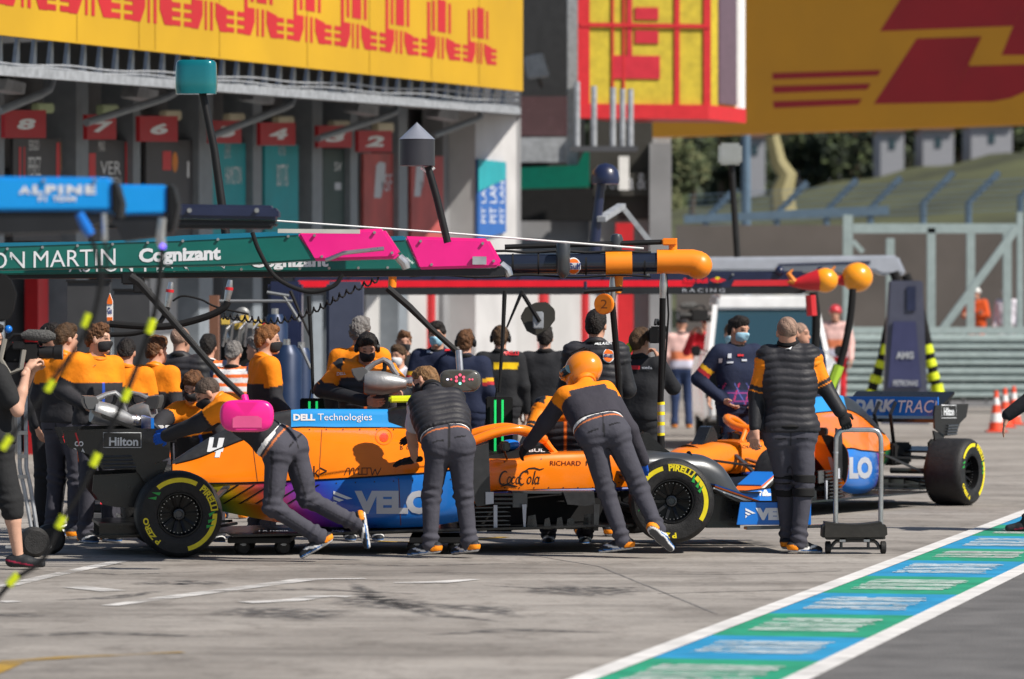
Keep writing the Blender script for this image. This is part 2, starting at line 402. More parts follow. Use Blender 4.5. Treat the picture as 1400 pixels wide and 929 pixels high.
def soften(m):
    nt = m.node_tree; lk = nt.links; b = nt.nodes['Principled BSDF']; at = nt.nodes.new('ShaderNodeAttribute'); at.attribute_name = 'edge'
    tc = nt.nodes.new('ShaderNodeTexCoord'); n = nt.nodes.new('ShaderNodeTexNoise'); n.inputs['Scale'].default_value = 9; n.inputs['Detail'].default_value = 6; lk.new(tc.outputs['Object'], n.inputs['Vector'])
    a = nt.nodes.new('ShaderNodeMath'); a.operation = 'MULTIPLY'; lk.new(at.outputs['Fac'], a.inputs[0]); r = nt.nodes.new('ShaderNodeMapRange'); r.inputs['From Min'].default_value = .38; r.inputs['From Max'].default_value = .62; r.inputs['To Max'].default_value = .85; lk.new(n.outputs['Fac'], r.inputs['Value']); lk.new(r.outputs[0], a.inputs[1]); lk.new(a.outputs[0], b.inputs['Alpha'])
soften(M_skid)
def scuff(pts, w):
    q = catmull_pts([G(*p) for p in pts], 6); N = len(q); W = np.interp(np.linspace(0, len(w) - 1, N), range(len(w)), w); mb = MB(); e = []; rows = 5
    for i, p in enumerate(q):
        d = (q[min(i + 1, N - 1)] - q[max(i - 1, 0)]); d.z = 0; d.normalize(); nn = Vector((-d.y, d.x, 0))
        for k in range(rows): s_ = k / (rows - 1) * 2 - 1; mb.v.append(tuple(p + nn * s_ * W[i] * .75 + Vector((0, 0, .0025)))); e.append((1 - s_ * s_) * min(1, i / 3, (N - 1 - i) / 3))
    for i in range(N - 1):
        for k in range(rows - 1): mb.f.append((i * rows + k, i * rows + k + 1, (i + 1) * rows + k + 1, (i + 1) * rows + k)); mb.m.append(0)
    o = mb.build('tyre_scuff', M_skid, smooth=0); at = o.data.attributes.new('edge', 'FLOAT', 'POINT'); at.data.foreach_set('value', np.array(e, np.float32)); return struct(o)
def catmull_pts(p, n):
    out = []
    for i in range(len(p) - 1):
        for j in range(n): out.append(p[i].lerp(p[i + 1], j / n))
    return out + [p[-1]]
for pts, w in [([(170, 800), (250, 797), (330, 800)], [.05, .5, .05]), ([(330, 830), (380, 838), (440, 850)], [.1, .8, .1]),
               ([(490, 812), (520, 825), (585, 838)], [.1, .55, .05]), ([(560, 824), (650, 832), (715, 846)], [.05, .35, .05]),
               ([(760, 800), (800, 808), (830, 818)], [.05, .8, .1]), ([(60, 822), (150, 818), (240, 806)], [.05, .18, .04]),
               ([(0, 845), (30, 838)], [.6, .1]), ([(-20, 872), (120, 866), (330, 872)], [.1, .22, .05]), ([(250, 812), (420, 806), (620, 815)], [.04, .12, .04]), ([(480, 795), (505, 815), (600, 842), (700, 852)], [.05, .16, .16, .04]), ([(20, 780), (160, 786), (300, 782)], [.03, .1, .03]), ([(640, 800), (760, 806), (960, 802)], [.03, .1, .03]), ([(350, 770), (560, 774), (800, 769)], [.03, .08, .03]), ([(560, 870), (700, 862), (860, 866)], [.05, .2, .05]), ([(990, 738), (1040, 745), (1062, 750)], [.4, .15, .05])]:
    scuff(pts, w)

# ================================================================== pit building
FA = Vector((-6.6, 58.0)); FDIR = Vector((0.2924, 0.9563)); FN = Vector((0.9563, -0.2924)); FAN = FA.dot(FN)
def FP(px, py, off=0.0):
    x = (px - 700) / F; t = (off + FAN) / (x * FN.x + FN.y); return P(px, py, t)
N3 = Vector((FN.x, FN.y, 0))
def fquad(mb, pts, off, th):        # polygon in photo pixels on the facade plane, th metres thick
    mb.prism([FP(x, y, off) for x, y in pts], -N3 * th); return mb
def frect(mb, x0, y0, x1, y1, off, th): return fquad(mb, [(x0, y0), (x1, y0), (x1, y1), (x0, y1)], off, th)
def gy(px, off=0.0):                # ground row of the facade plane at px
    p = FP(px, 500, off); return HZ + HC * F / p.y
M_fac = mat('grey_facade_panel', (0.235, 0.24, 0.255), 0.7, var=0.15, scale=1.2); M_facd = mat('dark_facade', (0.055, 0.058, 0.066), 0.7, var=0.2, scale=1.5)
M_pale = mat('pale_grey_shutter', (0.46, 0.46, 0.465), 0.6, var=0.08, scale=1.0); M_pil = mat('blue_grey_pillar', (0.21, 0.24, 0.275), 0.5, var=0.1)
M_stext = mat('signal_red_board', (0.42, 0.006, 0.016), 0.5, var=0.05); M_offw = mat('off_white_render', (.50, .50, .51), .7, var=.1, scale=1.5); M_cream = mat('cream_plastic', (0.62, 0.57, 0.42), 0.5)
M_dhl = mat('golden_yellow_banner', (0.56, 0.325, 0.008), 0.55, var=0.10, scale=0.5, bump=0.5, bscale=1.2)
M_dhlr = mat('banner_red', (0.50, 0.016, 0.022), 0.55, var=0.10, scale=.6)
bld = thing('pit_building', 'long grey pit building with dark garage openings behind the pit crews', 'building', FP(360, 560).xy.to_3d())
mb = MB(); frect(mb, -120, -60, 712, gy(350) + 12, -1.2, 0.4)
mb.build('wall', M_fac, bld, world=True, smooth=0)
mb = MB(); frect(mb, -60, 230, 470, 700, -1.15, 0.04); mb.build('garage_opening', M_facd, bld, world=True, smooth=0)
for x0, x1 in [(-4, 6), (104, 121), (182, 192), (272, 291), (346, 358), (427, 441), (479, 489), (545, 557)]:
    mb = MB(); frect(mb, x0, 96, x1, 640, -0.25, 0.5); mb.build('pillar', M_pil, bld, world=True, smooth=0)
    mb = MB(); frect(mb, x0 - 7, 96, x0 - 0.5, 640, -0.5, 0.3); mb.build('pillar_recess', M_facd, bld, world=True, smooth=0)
mb = MB(); frect(mb, 606, 150, 662, 640, -0.5, 0.4); mb.build('end_wall', M_fac, bld, world=True, smooth=0)
mb = MB(); frect(mb, 650, 148, 706, gy(680) - 2, 0.0, 0.7); mb.build('white_end_pillar', M_offw, bld, world=True, smooth=0)
# pale shutters along the foot of the wall
for k, (x0, x1, y0) in enumerate([(82, 202, 384), (205, 262, 380), (500, 552, 392), (558, 590, 392), (596, 648, 392), (655, 742, 392), (752, 800, 390), (806, 868, 392)]):
    mb = MB(); frect(mb, x0, y0, x1, gy(x0) - 3, -0.6, 0.15); mb.build('pale_shutter', M_pale, bld, world=True, smooth=0)
for x0, x1, y0 in [(52, 66, 380), (553, 557, 390), (591, 595, 390), (649, 653, 390), (743, 750, 390), (801, 805, 388), (869, 884, 388)]:
    mb = MB(); frect(mb, x0, y0, x1, gy(x0) - 3, -0.5, 0.2); mb.build('red_post', M_red, bld, world=True, smooth=0)
# boards with garage numbers, each a thing hung on the wall
NB = {'8': (7, 151, 63, 189), '7': (119, 157, 159, 191), '6': (191, 159, 243, 194), '5': (288, 165, 330, 196), '4': (356, 168, 404, 199), '3': (435, 172, 481, 202), '2': (490, 179, 536, 208)}
for d, (x0, y0, x1, y1) in NB.items():
    t = thing('number_board', 'dark red garage board with a white slanted figure %s' % d, 'board', FP((x0 + x1) / 2, y1, 0.2), group='garage number boards')
    mb = MB(); frect(mb, x0, y0, x1, y1, 0.25, 0.06); o = mb.build('panel', M_stext, t, world=True, smooth=0)
    cx, cy = (x0 + x1) / 2 + 1, (y0 + y1) / 2
    decal_px(text_mesh(d, 0.05), (cx, cy, 24, 15), [o], M_wdecal, t, 'figure', shx=0.35)
# tall posters between the pillars
M_tealp = mat('teal_poster', (0.02, 0.32, 0.37), 0.6, var=0.1, scale=2); M_dkp = mat('charcoal_poster', (0.075, 0.075, 0.083), 0.6, var=0.15, scale=2)
M_grp = mat('dark_green_poster', (0.045, 0.075, 0.073), 0.6, var=0.15); M_rdp = mat('faded_red_poster', (0.42, 0.085, 0.08), 0.6, var=0.2, scale=2)
M_orp = mat('orange_stripe', (0.7, 0.22, 0.02), 0.5)
def poster(x0, y0, x1, y1, m, label, marks):
    t = thing('driver_poster', label, 'poster', FP((x0 + x1) / 2, y1, 0), group='posters beside the garages')
    mb = MB(); frect(mb, x0, y0, x1, y1, -0.35, 0.05); o = mb.build('sheet', m, t, world=True, smooth=0)
    for g, box, mm in marks: decal_px(g, box, [o], mm, t, 'print', maxlen=30)
sq = poly2d([(-.5, -.5), (.5, -.5), (.5, .5), (-.5, .5)])
T = text_mesh
poster(18, 190, 84, 330, M_dkp, 'charcoal garage poster with SERGIO PEREZ and red and yellow stripes', [(T('SERGIO'), (46, 199, 14, 14), M_wdecal), (T('PEREZ'), (47, 228, 17, 26), M_wdecal), (sq, (27, 250, 3, 130), M_rdecal), (sq, (33, 250, 2, 130), M_rdecal), (sq, (79, 240, 5, 120), M_rdecal), (sq, (84, 240, 2, 120), M_orp)])
poster(120, 192, 182, 330, M_dkp, 'charcoal garage poster with MAX VERSTAPPEN and red and yellow edge', [(T('MAX'), (139, 200, 9, 14), M_wdecal), (T('VER'), (151, 230, 28, 18), M_wdecal), (T('STAPPEN'), (151, 250, 29, 15), M_wdecal), (sq, (126, 230, 9, 80), M_rdecal), (sq, (173, 220, 4, 100), M_rdecal), (sq, (178, 220, 3, 100), M_orp)])
poster(200, 192, 264, 330, M_dkp, 'dark garage poster with a small red and gold emblem', [(sq, (228, 220, 12, 26), M_rdecal), (disc2d(), (239, 222, 8, 28), M_orp), (sq, (257, 232, 3, 22), M_wdecal)])
poster(291, 196, 336, 330, M_tealp, 'teal garage poster with HAMILTON in pale letters', [(T('LEWIS'), (311, 207, 8, 20), M_sdecal), (T('HAMILTON'), (319, 240, 22, 24), M_wdecal)])
poster(362, 198, 408, 330, M_tealp, 'teal garage poster with BOTTAS in pale letters', [(T('VALTTERI'), (385, 207, 10, 12), M_sdecal), (T('BOTTAS'), (386, 240, 15, 30), M_wdecal)])
poster(442, 204, 480, 330, M_grp, 'dark green garage poster with small pale marks', [(T('SV'), (462, 228, 10, 12), M_wdecal), (sq, (478, 245, 3, 24), M_sdecal), (sq, (462, 255, 9, 10), M_sdecal), (sq, (451, 262, 3, 22), M_grp)])
poster(497, 210, 545, 330, M_rdp, 'faded red garage poster with a tall grey figure and lettering', [(poly2d([(-.5, -.5), (-.3, .4), (.0, .5), (.5, .45), (.4, -.1), (.1, .0), (.1, -.5)]), (519, 246, 16, 50), M_sdecal), (T('SF'), (531, 250, 10, 24), M_sdecal)])
poster(562, 214, 606, 330, M_rdp, 'faded red garage poster half hidden by the grey cone topped lamp', [(poly2d([(-.5, -.5), (-.3, .4), (.0, .5), (.5, .45), (.4, -.1), (.1, .0), (.1, -.5)]), (573, 246, 14, 46), M_sdecal)])
# blue sign on the white pillar
t = thing('pillar_sign', 'tall blue and teal sign with white vertical lettering on the white pillar', 'sign', FP(672, 330, 0.1))
mb = MB(); fquad(mb, [(654, 218), (692, 222), (692, 318), (654, 328)], 0.06, 0.05); o = mb.build('panel', mat('sign_blue', (0.03, 0.13, 0.42), 0.5), t, world=True, smooth=0)
mb = MB(); fquad(mb, [(654.5, 218), (691.5, 222), (691.5, 245), (654.5, 262)], 0.075, 0.01); mb.build('teal_field', M_tealp, t, world=True, smooth=0)
for cx, w in ((661, 6), (674, 9), (686, 6)): decal_px(T('PIT LANE'), (cx, 272, 66, w), [o], M_wdecal, t, 'lettering', rot=-90)
# drain pipes slanting over the boards
for (xa, ya, xb, yb, xc, yc) in [(0, 152, 55, 130, 72, 108), (118, 168, 228, 133, 246, 112), (291, 186, 385, 149, 402, 131), (434, 190, 530, 158, 544, 142), (592, 186, 650, 164, 656, 150)]:
    t = tag(MB().tube([FP(xa, ya, .5), FP(xb - 14, yb + 5, .7), FP(xb, yb, .75), FP((xb + xc) / 2 + 4, (yb + yc) / 2 + 3, .8), FP(xc, yc, .8)], 0.055, 12).build('drain_pipe', M_pil, smooth=50), 'slanting grey drain pipe under the walkway, its lower end near x', 'pipe', 'slanting drain pipes')
    t['label'] = {0: 'slanting grey drain pipe over board 8', 118: 'slanting grey drain pipe crossing board 7', 291: 'slanting grey drain pipe crossing board 5', 434: 'slanting grey drain pipe crossing board 3', 592: 'slanting grey pipe beside the white end pillar'}[xa]
# floodlights and small cream boxes on the wall
for i, (x, y) in enumerate([(22, 118), (203, 128), (362, 132), (505, 148), (615, 155)]):
    t = thing('flood_light', 'boxy floodlight under the walkway ' + ['above board 8', 'above board 6', 'above board 4', 'above board 2', 'nearest the white end pillar'][i], 'light', FP(x, y, .4), group='floodlights under the walkway')
    mb = MB(); fquad(mb, [(x - 16, y + 5), (x - 12, y - 10), (x + 14, y - 4), (x + 12, y + 11)], .5, .25); mb.build('housing', M_galv, t, world=True, smooth=0)
    mb = MB(); fquad(mb, [(x - 18, y - 2), (x - 14, y - 16), (x - 4, y - 12), (x - 6, y - 4)], .35, .1); mb.build('bracket', M_black, t, world=True, smooth=0)
for i, (x, y) in enumerate([(64, 148), (152, 150), (238, 158), (325, 162), (392, 166), (468, 172), (528, 175), (678, 186)]):
    tag(frect(MB(), x - 11, y - 7, x + 11, y + 7, -.1, .12).build('alarm_box', mat('pale_green_plastic', (.45, .55, .33), .5) if i < 2 else M_cream, smooth=0, bevel=.02),
        ['pale green box above board 8', 'pale green box beside board 7', 'cream box above board 6', 'cream box above board 5', 'cream box above board 4', 'cream box above board 3', 'cream box above board 2', 'cream box on the white end pillar'][i], 'box', 'boxes above the garage boards')

# walkway with brackets under the banner
walk = thing('steel_walkway', 'galvanised walkway on many small brackets under the yellow banner', 'walkway', FP(360, 130, 1))
def wy(x): return 48 + 0.1077 * x                 # banner foot
def wb(x): return 103 + 0.0753 * x                # walkway underside
mb = MB(); fquad(mb, [(-80, wb(-80) - 14), (712, wb(712) - 9), (712, wb(712)), (-80, wb(-80))], 2.5, 0.08); mb.build('edge_beam', M_galv, walk, world=True, smooth=0)
mb = MB(); mb.hexa([FP(-80, wb(-80) - 3, 2.45), FP(-80, wb(-80) - 5, 2.45), FP(-80, wb(-80), -1.2), FP(-80, wb(-80) - 3, -1.2), FP(712, wb(712) - 3, 2.45), FP(712, wb(712) - 5, 2.45), FP(712, wb(712) + 4, -1.2), FP(712, wb(712), -1.2)])
mb.build('deck', M_fac, walk, world=True, smooth=0)
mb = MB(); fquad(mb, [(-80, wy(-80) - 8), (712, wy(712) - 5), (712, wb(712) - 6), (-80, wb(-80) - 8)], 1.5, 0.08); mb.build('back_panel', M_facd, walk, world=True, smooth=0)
xs = 2.0
while xs < 706:
    st = 23.5 - xs * 0.012; y0, y1 = wy(xs) - 1, wb(xs) - 13 + xs * .004
    mb = MB(); fquad(mb, [(xs, y0), (xs + 1.6, y0), (xs + 1.6, y1), (xs - 8, y1), (xs - 8, y1 - 3), (xs - 4, y1 - 4)], 2.3, 0.05); frect(mb, xs - 9, y1 - 1, xs + 8, y1 + 5, 2.38, .05)
    mb.build('bracket', M_galv, walk, world=True, smooth=0); xs += st
for k in range(3):
    mb = MB(); mb.tube([FP(x, wb(x) - 17 + k * 4.2 - x * .006 * (2 - k) + 1.5 * math.sin(x * .05 + k), 2.44) for x in range(-60, 712, 12)], 0.014, 5); mb.build('rail_cable', M_galv, walk, world=True)
# the long yellow banner
ban = thing('advertising_banner', 'long golden yellow banner with squeezed red lettering above the walkway', 'banner', FP(360, 60, 2.6))
mb = MB(); fquad(mb, [(-120, -70), (715, -70), (715, wy(715)), (-120, wy(-120))], 2.6, 0.08); o_b = mb.build('sheet', M_dhl, ban, world=True, smooth=0)
U = [-88, -8, 79, 167, 249, 322, 390, 455, 517, 574, 631, 680]
for a, b in zip(U[:-1], U[1:]):
    w = b - a; polys = []
    def yb(x): return 6.5 + .123 * x
    def hb(x): return 37 - (x - 366) * .03
    def q(u, v): x = a + u * w; return (x, yb(x) - v * hb(x))
    for k in range(3):
        polys.append([q(.03, .02 + k * .3), q(.17, .02 + k * .3), q(.17, .2 + k * .3), q(.03, .2 + k * .3)])
        polys.append([q(.83, .02 + k * .3), q(.97, .02 + k * .3), q(.97, .2 + k * .3), q(.83, .2 + k * .3)])
    polys += [[q(.17, 0), q(.30, 0), q(.38, .5), q(.38, 1), q(.17, 1)], [q(.42, 0), q(.46, 0), q(.46, 1), q(.42, 1)], [q(.52, 0), q(.57, 0), q(.57, 1), q(.52, 1)], [q(.70, 0), q(.83, 0), q(.83, .85), q(.62, 1), q(.62, .5)]]
    polys += [[q(.17, 1), q(.24, 1), q(.24, 2.5), q(.17, 2.5)], [q(.30, 1.22), q(.36, 1.22), q(.36, 2.6), q(.30, 2.6)], [q(.42, 1.22), q(.62, 1.22), q(.62, 2.7), q(.42, 2.7)], [q(.68, 1.22), q(.74, 1.22), q(.74, 2.6), q(.68, 2.6)]]
    decal_px(poly2d(*polys), (0, 0, 1, -1), [o_b], M_dhlr, ban, 'lettering', maxlen=60, off=.006)

for x in (18, 105, 190, 212, 300, 420, 505, 590, 655): decal_px(poly2d([(-.5, -.5), (.5, -.5), (.5, .5), (-.5, .5)]), (x, wy(x) - 62, 1.0, 120), [o_b], mat('banner_seam', (.36, .20, .006), .6), ban, 'seam', maxlen=200, off=.004)
# ---------------------------------------------------------------- end of the building: recess, awning, tower
def yquad(mb, pts, Y, th): mb.prism([P(x, y, Y) for x, y in pts], (0, th, 0)); return mb
def yrect(mb, x0, y0, x1, y1, Y, th): return yquad(mb, [(x0, y0), (x1, y0), (x1, y1), (x0, y1)], Y, th)
eb = thing('control_building', 'dark end block with grey columns beyond the yellow banner', 'building', P(800, 570, 88).xy.to_3d())
yrect(MB(), 690, -60, 800, 290, 90, .5).build('dark_wall', mat('near_black_cladding', (.02, .021, .023), .6, var=.2), eb, world=True, smooth=0)
yrect(MB(), 712, 132, 780, 186, 89.6, .2).build('red_grey_window', mat('smoked_window', (.09, .05, .055), .25), eb, world=True, smooth=0)
yrect(MB(), 706, 188, 778, 222, 89.4, .3).build('pale_balcony', M_galv, eb, world=True, smooth=0)
yrect(MB(), 776, -60, 790, 226, 87, .5).build('grey_column', M_galv, eb, world=True, smooth=0)
yrect(MB(), 705, 258, 812, 302, 88.5, .5).build('dark_soffit', M_mblack, eb, world=True, smooth=0)
yrect(MB(), 705, 300, 812, 560, 89.5, .4).build('grey_wall', M_fac, eb, world=True, smooth=0)
yrect(MB(), 806, 150, 892, 300, 89, .4).build('dark_sign_wall', mat('olive_black_cladding', (.035, .034, .03), .6, var=.15), eb, world=True, smooth=0)
yrect(MB(), 806, 300, 900, 575, 89.2, .4).build('pale_lower_wall', M_pale, eb, world=True, smooth=0)
yrect(MB(), 888, 196, 918, 575, 88.6, .5).build('pale_end_column', M_fac, eb, world=True, smooth=0)
yrect(MB(), 842, 305, 866, 560, 88.7, .2).build('red_door', M_red, eb, world=True, smooth=0)
o = yrect(MB(), 812, 236, 888, 268, 88.8, .1).build('sign_board', mat('olive_black_cladding', (.035, .034, .03)), eb, world=True, smooth=0)
decal_px(T('aroma &'), (850, 248, 66, 22), [o], M_sdecal, eb, 'lettering', maxlen=40)
o = yrect(MB(), 846, 214, 860, 260, 88.6, .1).build('white_panel', M_white, eb, world=True, smooth=0)
yquad(MB(), [(800, 204), (806, 202), (806, 255), (702, 258), (702, 230), (790, 226)], 86.5, .8).build('green_awning', mat('green_awning_cloth', (.0, .42, .25), .6), eb, world=True, smooth=0)
tw = thing('advertising_tower', 'yellow and red lattice box overhanging the pit lane', 'tower', P(880, 160, 84))
fl, fr, br = 793, 968, 1012
def tp(u, y, d=0): # u in 0..1 along the front
    A, B = P(fl, y, 84), P(fr, y, 84.7); return A.lerp(B, u)
A0, B0, C0 = P(fl, 150, 84), P(fr, 150, 84.5), P(br, 150, 86)
zt = P(fl, -70, 84).z; zb = P(fl, 142, 84).z; zbb = P(fl, 162, 84).z
D0 = A0 + (C0 - B0)
def vbox(mb, pts, z0, z1): mb.prism([Vector((p.x, p.y, z0)) for p in pts], (0, 0, z1 - z0)); return mb
vbox(MB(), [A0, B0, C0, D0], zb, zt).build('mesh_screen', mat('yellow_mesh_screen', (.52, .40, .025), .55, var=.15), tw, world=True, smooth=0)
vbox(MB(), [A0 + Vector((-.03, -.12, 0)), B0 + Vector((.0, -.12, 0)), C0 + Vector((.12, 0, 0)), D0], zbb, zb - .003).build('red_base', M_red, tw, world=True, smooth=0)
def fx(px): # point on front face at px
    s = (px - fl) / (fr - fl); return A0.lerp(B0, s)
for x0, x1 in ((790, 806), (836, 839), (851, 854), (922, 929), (962, 972)):
    a, b = fx(x0), fx(x1); vbox(MB(), [a + Vector((0, -.04, 0)), b + Vector((0, -.04, 0)), b + Vector((0, -.003, 0)), a + Vector((0, -.003, 0))], zb, zt).build('red_upright', M_red, tw, world=True, smooth=0)
for y in (34,):
    z = P(fl, y, 84).z; a, b = fx(793), fx(970); vbox(MB(), [a + Vector((0, -.06, 0)), b + Vector((0, -.06, 0)), b + Vector((0, -.045, 0)), a + Vector((0, -.045, 0))], z - .04, z + .04).build('red_crossbar', M_red, tw, world=True, smooth=0)
mbs = MB()
for x0, x1, y0, y1 in ((838, 902, 72, 104), (868, 900, 37, 55), (868, 900, 5, 22), (857, 864, -30, 72)):
    a, b = fx(x0), fx(x1); z0, z1 = P(0, y1, 83.2).z, P(0, y0, 83.2).z
    vbox(mbs, [a + Vector((0, -.032, 0)), b + Vector((0, -.032, 0)), b + Vector((0, -.002, 0)), a + Vector((0, -.002, 0))], z0, z1)
mbs.build('red_lettering', mat('crimson_print', (.50, .012, .03), .5), tw, world=True, smooth=0)
off = Vector((.05, .01, 0)); a = B0.lerp(C0, .30); b = B0.lerp(C0, .82)
vbox(MB(), [a + off, b + off, b + off * .1, a + off * .1], zb + .05, zt).build('glass_pane', mat('mauve_glass', (.12, .07, .10), .15), tw, world=True, smooth=0)
a, b = B0.lerp(C0, .86), C0; vbox(MB(), [a + off * 2, b + off * 2, b, a], zb, zt).build('white_post', M_white, tw, world=True, smooth=0)
for i, (x, yt) in enumerate([(789, 112), (812, 118), (838, 120), (851, 122), (862, 122)]):
    tag(MB().cyl(P(x, yt, 80), P(x, 205, 80), .055, .055, 10).build('vent_pipe', M_galv), ['slim grey pipe at the left corner of the yellow tower', 'pale pipe under the left part of the yellow tower', 'pale pipe under the middle of the yellow tower, left one of three close together', 'pale pipe under the middle of the yellow tower, middle one of three close together', 'pale pipe under the middle of the yellow tower, right one of three close together'][i], 'pipe', 'upright pipes below the tower')
yrect(MB(), 780, 200, 872, 207, 79.9, .3).build('pipe_base', M_facd, eb, world=True, smooth=0)
t = thing('security_camera', 'grey camera on a bracket at the dark wall by the banner', 'camera', P(733, 90, 86))
yquad(MB(), [(716, 78), (742, 72), (752, 104), (722, 108)], 85.5, .4).build('housing', M_galv, t, world=True, bevel=.03); MB().bar(P(735, 105, 85.8), P(740, 118, 87), .08).build('bracket', M_black, t, world=True)

# ================================================================== far right: bridge banner, hill, trees, fences
bb = thing('bridge_banner', 'broad ochre banner with three red stripes and a big red emblem over the track', 'banner', P(1400, 170, 100))
bd = Vector((-.777, .629)); nb = Vector((-.629, -.777, 0))
def BP(px, py, off=0):
    x = (px - 700) / F; o = P(1400, 170, 100); n2 = Vector((nb.x, nb.y)); t_ = (o.xy.dot(n2) + off) / (x * n2.x + n2.y); return P(px, py, t_)
mb = MB(); mb.prism([BP(880, 188), BP(1500, 166.5), BP(1500, -80), BP(880, -80)], -nb * .6); o = mb.build('sheet', mat('ochre_banner', (.86, .37, .012), .5, var=.05, scale=.6), bb, world=True, smooth=0)
k = 1 / 3.49
for pl in ([(710, 150), (1345, 125), (1430, -40), (830, -40)], [(1346, 124), (1290, 264), (1700, 262), (1700, -40), (1431, -40)], [(885, 185), (1195, 175), (1132, 308), (1050, 490), (680, 497)], [(1133, 309), (1138, 316), (1700, 300), (1700, 330), (1400, 440), (1330, 470), (1250, 485), (1050, 490)],
           [(195, 350), (715, 335), (700, 362), (198, 380)], [(198, 412), (665, 400), (648, 428), (202, 446)], [(198, 485), (625, 472), (605, 500), (205, 517)]):
    decal_px(poly2d([(1000 + x * k, y * k) for x, y in pl]), (0, 0, 1, -1), [o], M_dhlr, bb, 'emblem', maxlen=80, off=.01)
for x in (900, 1480):
    p = BP(x, 100, -1.2); MB().bar((p.x, p.y, 0), (p.x, p.y, 8), .6).build('bridge_post', M_galv, bb, world=True)
# grass hill
M_grass = mat('dry_grass', (.055, .060, .022), .95, var=.5, scale=.12, bump=.6, bscale=2)
mb = MB(); nx, ny = 40, 14; vs = []
for j in range(ny):
    for i in range(nx):
        px = 780 + i * 22; Y = 135 + j * 9; s = j / (ny - 1)
        crest = np.interp(px, [780, 930, 1050, 1200, 1400, 1700], [300, 288, 268, 240, 206, 190]); base = np.interp(px, [780, 1000, 1400], [430, 420, 400])
        py = base + (crest - base) * s ** .9 + 3 * math.sin(i * 1.3 + j * 2.1) * s; vs.append(P(px, py, Y))
mb.add(vs, [(j * nx + i, j * nx + i + 1, (j + 1) * nx + i + 1, (j + 1) * nx + i) for j in range(ny - 1) for i in range(nx - 1)])
struct(mb.build('hill', M_grass, smooth=60))
M_leafs = [mat('dark_leaf', (.022, .035, .018), .8, var=.4, scale=1), mat('mid_leaf', (.05, .07, .025), .8, var=.4, scale=1), mat('pale_leaf', (.10, .11, .045), .8, var=.4, scale=1)]
def tree(px, top, base, wpx, Y, kind, label):
    rr = random.Random(int(px * 7 + top)); b0 = P(px, base, Y); h = P(px, top, Y).z - b0.z; w = wpx / F * Y
    t = thing('tree', label, 'tree', b0, group='trees behind the grass hill')
    mt = MB(); mt.tube([b0, b0 + Vector((.1, 0, h * .35)), b0 + Vector((-.1, .1, h * .8))], [w * .06, w * .045, w * .015], 8)
    for k in range(5):
        a = rr.uniform(0, 6.28); mt.tube([b0 + Vector((0, 0, h * (.3 + .1 * k))), b0 + Vector((math.cos(a) * w * .35, math.sin(a) * w * .3, h * (.45 + .1 * k)))], [w * .025, w * .008], 6)
    mt.build('trunk', mat('bark', (.06, .045, .03), .9), t, world=True)
    ml = MB(); blobs = [(Vector((rr.uniform(-.32, .32) * w, rr.uniform(-.3, .3) * w, h * rr.uniform(.3, .86))), rr.uniform(.16, .3) * w) for _ in range(11)]
    for c, r in blobs:
        for _ in range(150):
            d = Vector((rr.gauss(0, 1), rr.gauss(0, 1), rr.gauss(0, 1))).normalized() * r * rr.uniform(.5, 1.05)
            p = b0 + c + d; s = rr.uniform(.04, .075) * w; u = Vector((rr.gauss(0, 1), rr.gauss(0, 1), rr.gauss(0, 1))).normalized(); v = u.orthogonal().normalized(); ml.mi(rr.choice([0, 0, 1]))
            ml.add([p + u * s, p + v * s * .6, p - u * s, p - v * s * .6], [(0, 1, 2, 3)])
    ml.build('crown', [M_leafs[kind], M_leafs[min(2, kind + 1)]], t, world=True, smooth=0, fix=False)
for i, (px, top, base, w, Y, kd, lb) in enumerate([(905, 170, 330, 60, 120, 2, 'pale bush by the end of the pit building'), (945, 165, 300, 70, 135, 1, 'green tree left of the blue lamp post'), (985, 150, 300, 80, 262, 0, 'dark tree behind the silver lamp'),
        (1040, 160, 300, 90, 270, 0, 'dark tree left of the pale yellow post'), (1100, 150, 290, 100, 275, 0, 'dark tree right of the pale yellow post'), (1170, 150, 280, 100, 272, 0, 'dark tree below the red stripes of the ochre banner'),
        (1240, 140, 270, 110, 280, 0, 'dark tree below the red emblem'), (1310, 130, 255, 110, 275, 0, 'dark tree on the rise of the hill'), (1385, 120, 245, 110, 280, 0, 'dark tree at the right end of the hill'), (1450, 110, 240, 110, 285, 0, 'dark tree beyond the right end of the hill')]):
    tree(px, top, base, w, Y, kd, lb)
for i, (x0, x1, y0, y1, Y) in enumerate([(1018, 1046, 188, 232, 258), (1096, 1152, 184, 222, 290), (1204, 1236, 180, 230, 255), (1262, 1304, 178, 226, 256), (1328, 1384, 172, 200, 258)]):
    t = thing('farm_house', ['pale house left of the yellow post', 'pale grey house right of the yellow post', 'pale wall left of a dark gap below the emblem', 'pale house with branches in front', 'white house at the right under the banner'][i], 'house', P((x0 + x1) / 2, y1, Y), group='pale houses behind the trees')
    yrect(MB(), x0, y0, x1, y1 + 70, Y, 5).build('wall', mat('pale_render', (.27, .28, .31), .7), t, world=True, smooth=0)
    yquad(MB(), [(x0 - 3, y0), (x1 + 3, y0), ((x0 + x1) / 2, y0 - 14)], Y - .3, 5.6).build('roof', mat('roof_tile', (.16, .09, .07), .8), t, world=True, smooth=0)
    yrect(MB(), (x0 + x1) / 2 - 4, y0 + 10, (x0 + x1) / 2 + 4, y0 + 24, Y - .06, .05).build('window', M_glass, t, world=True, smooth=0)
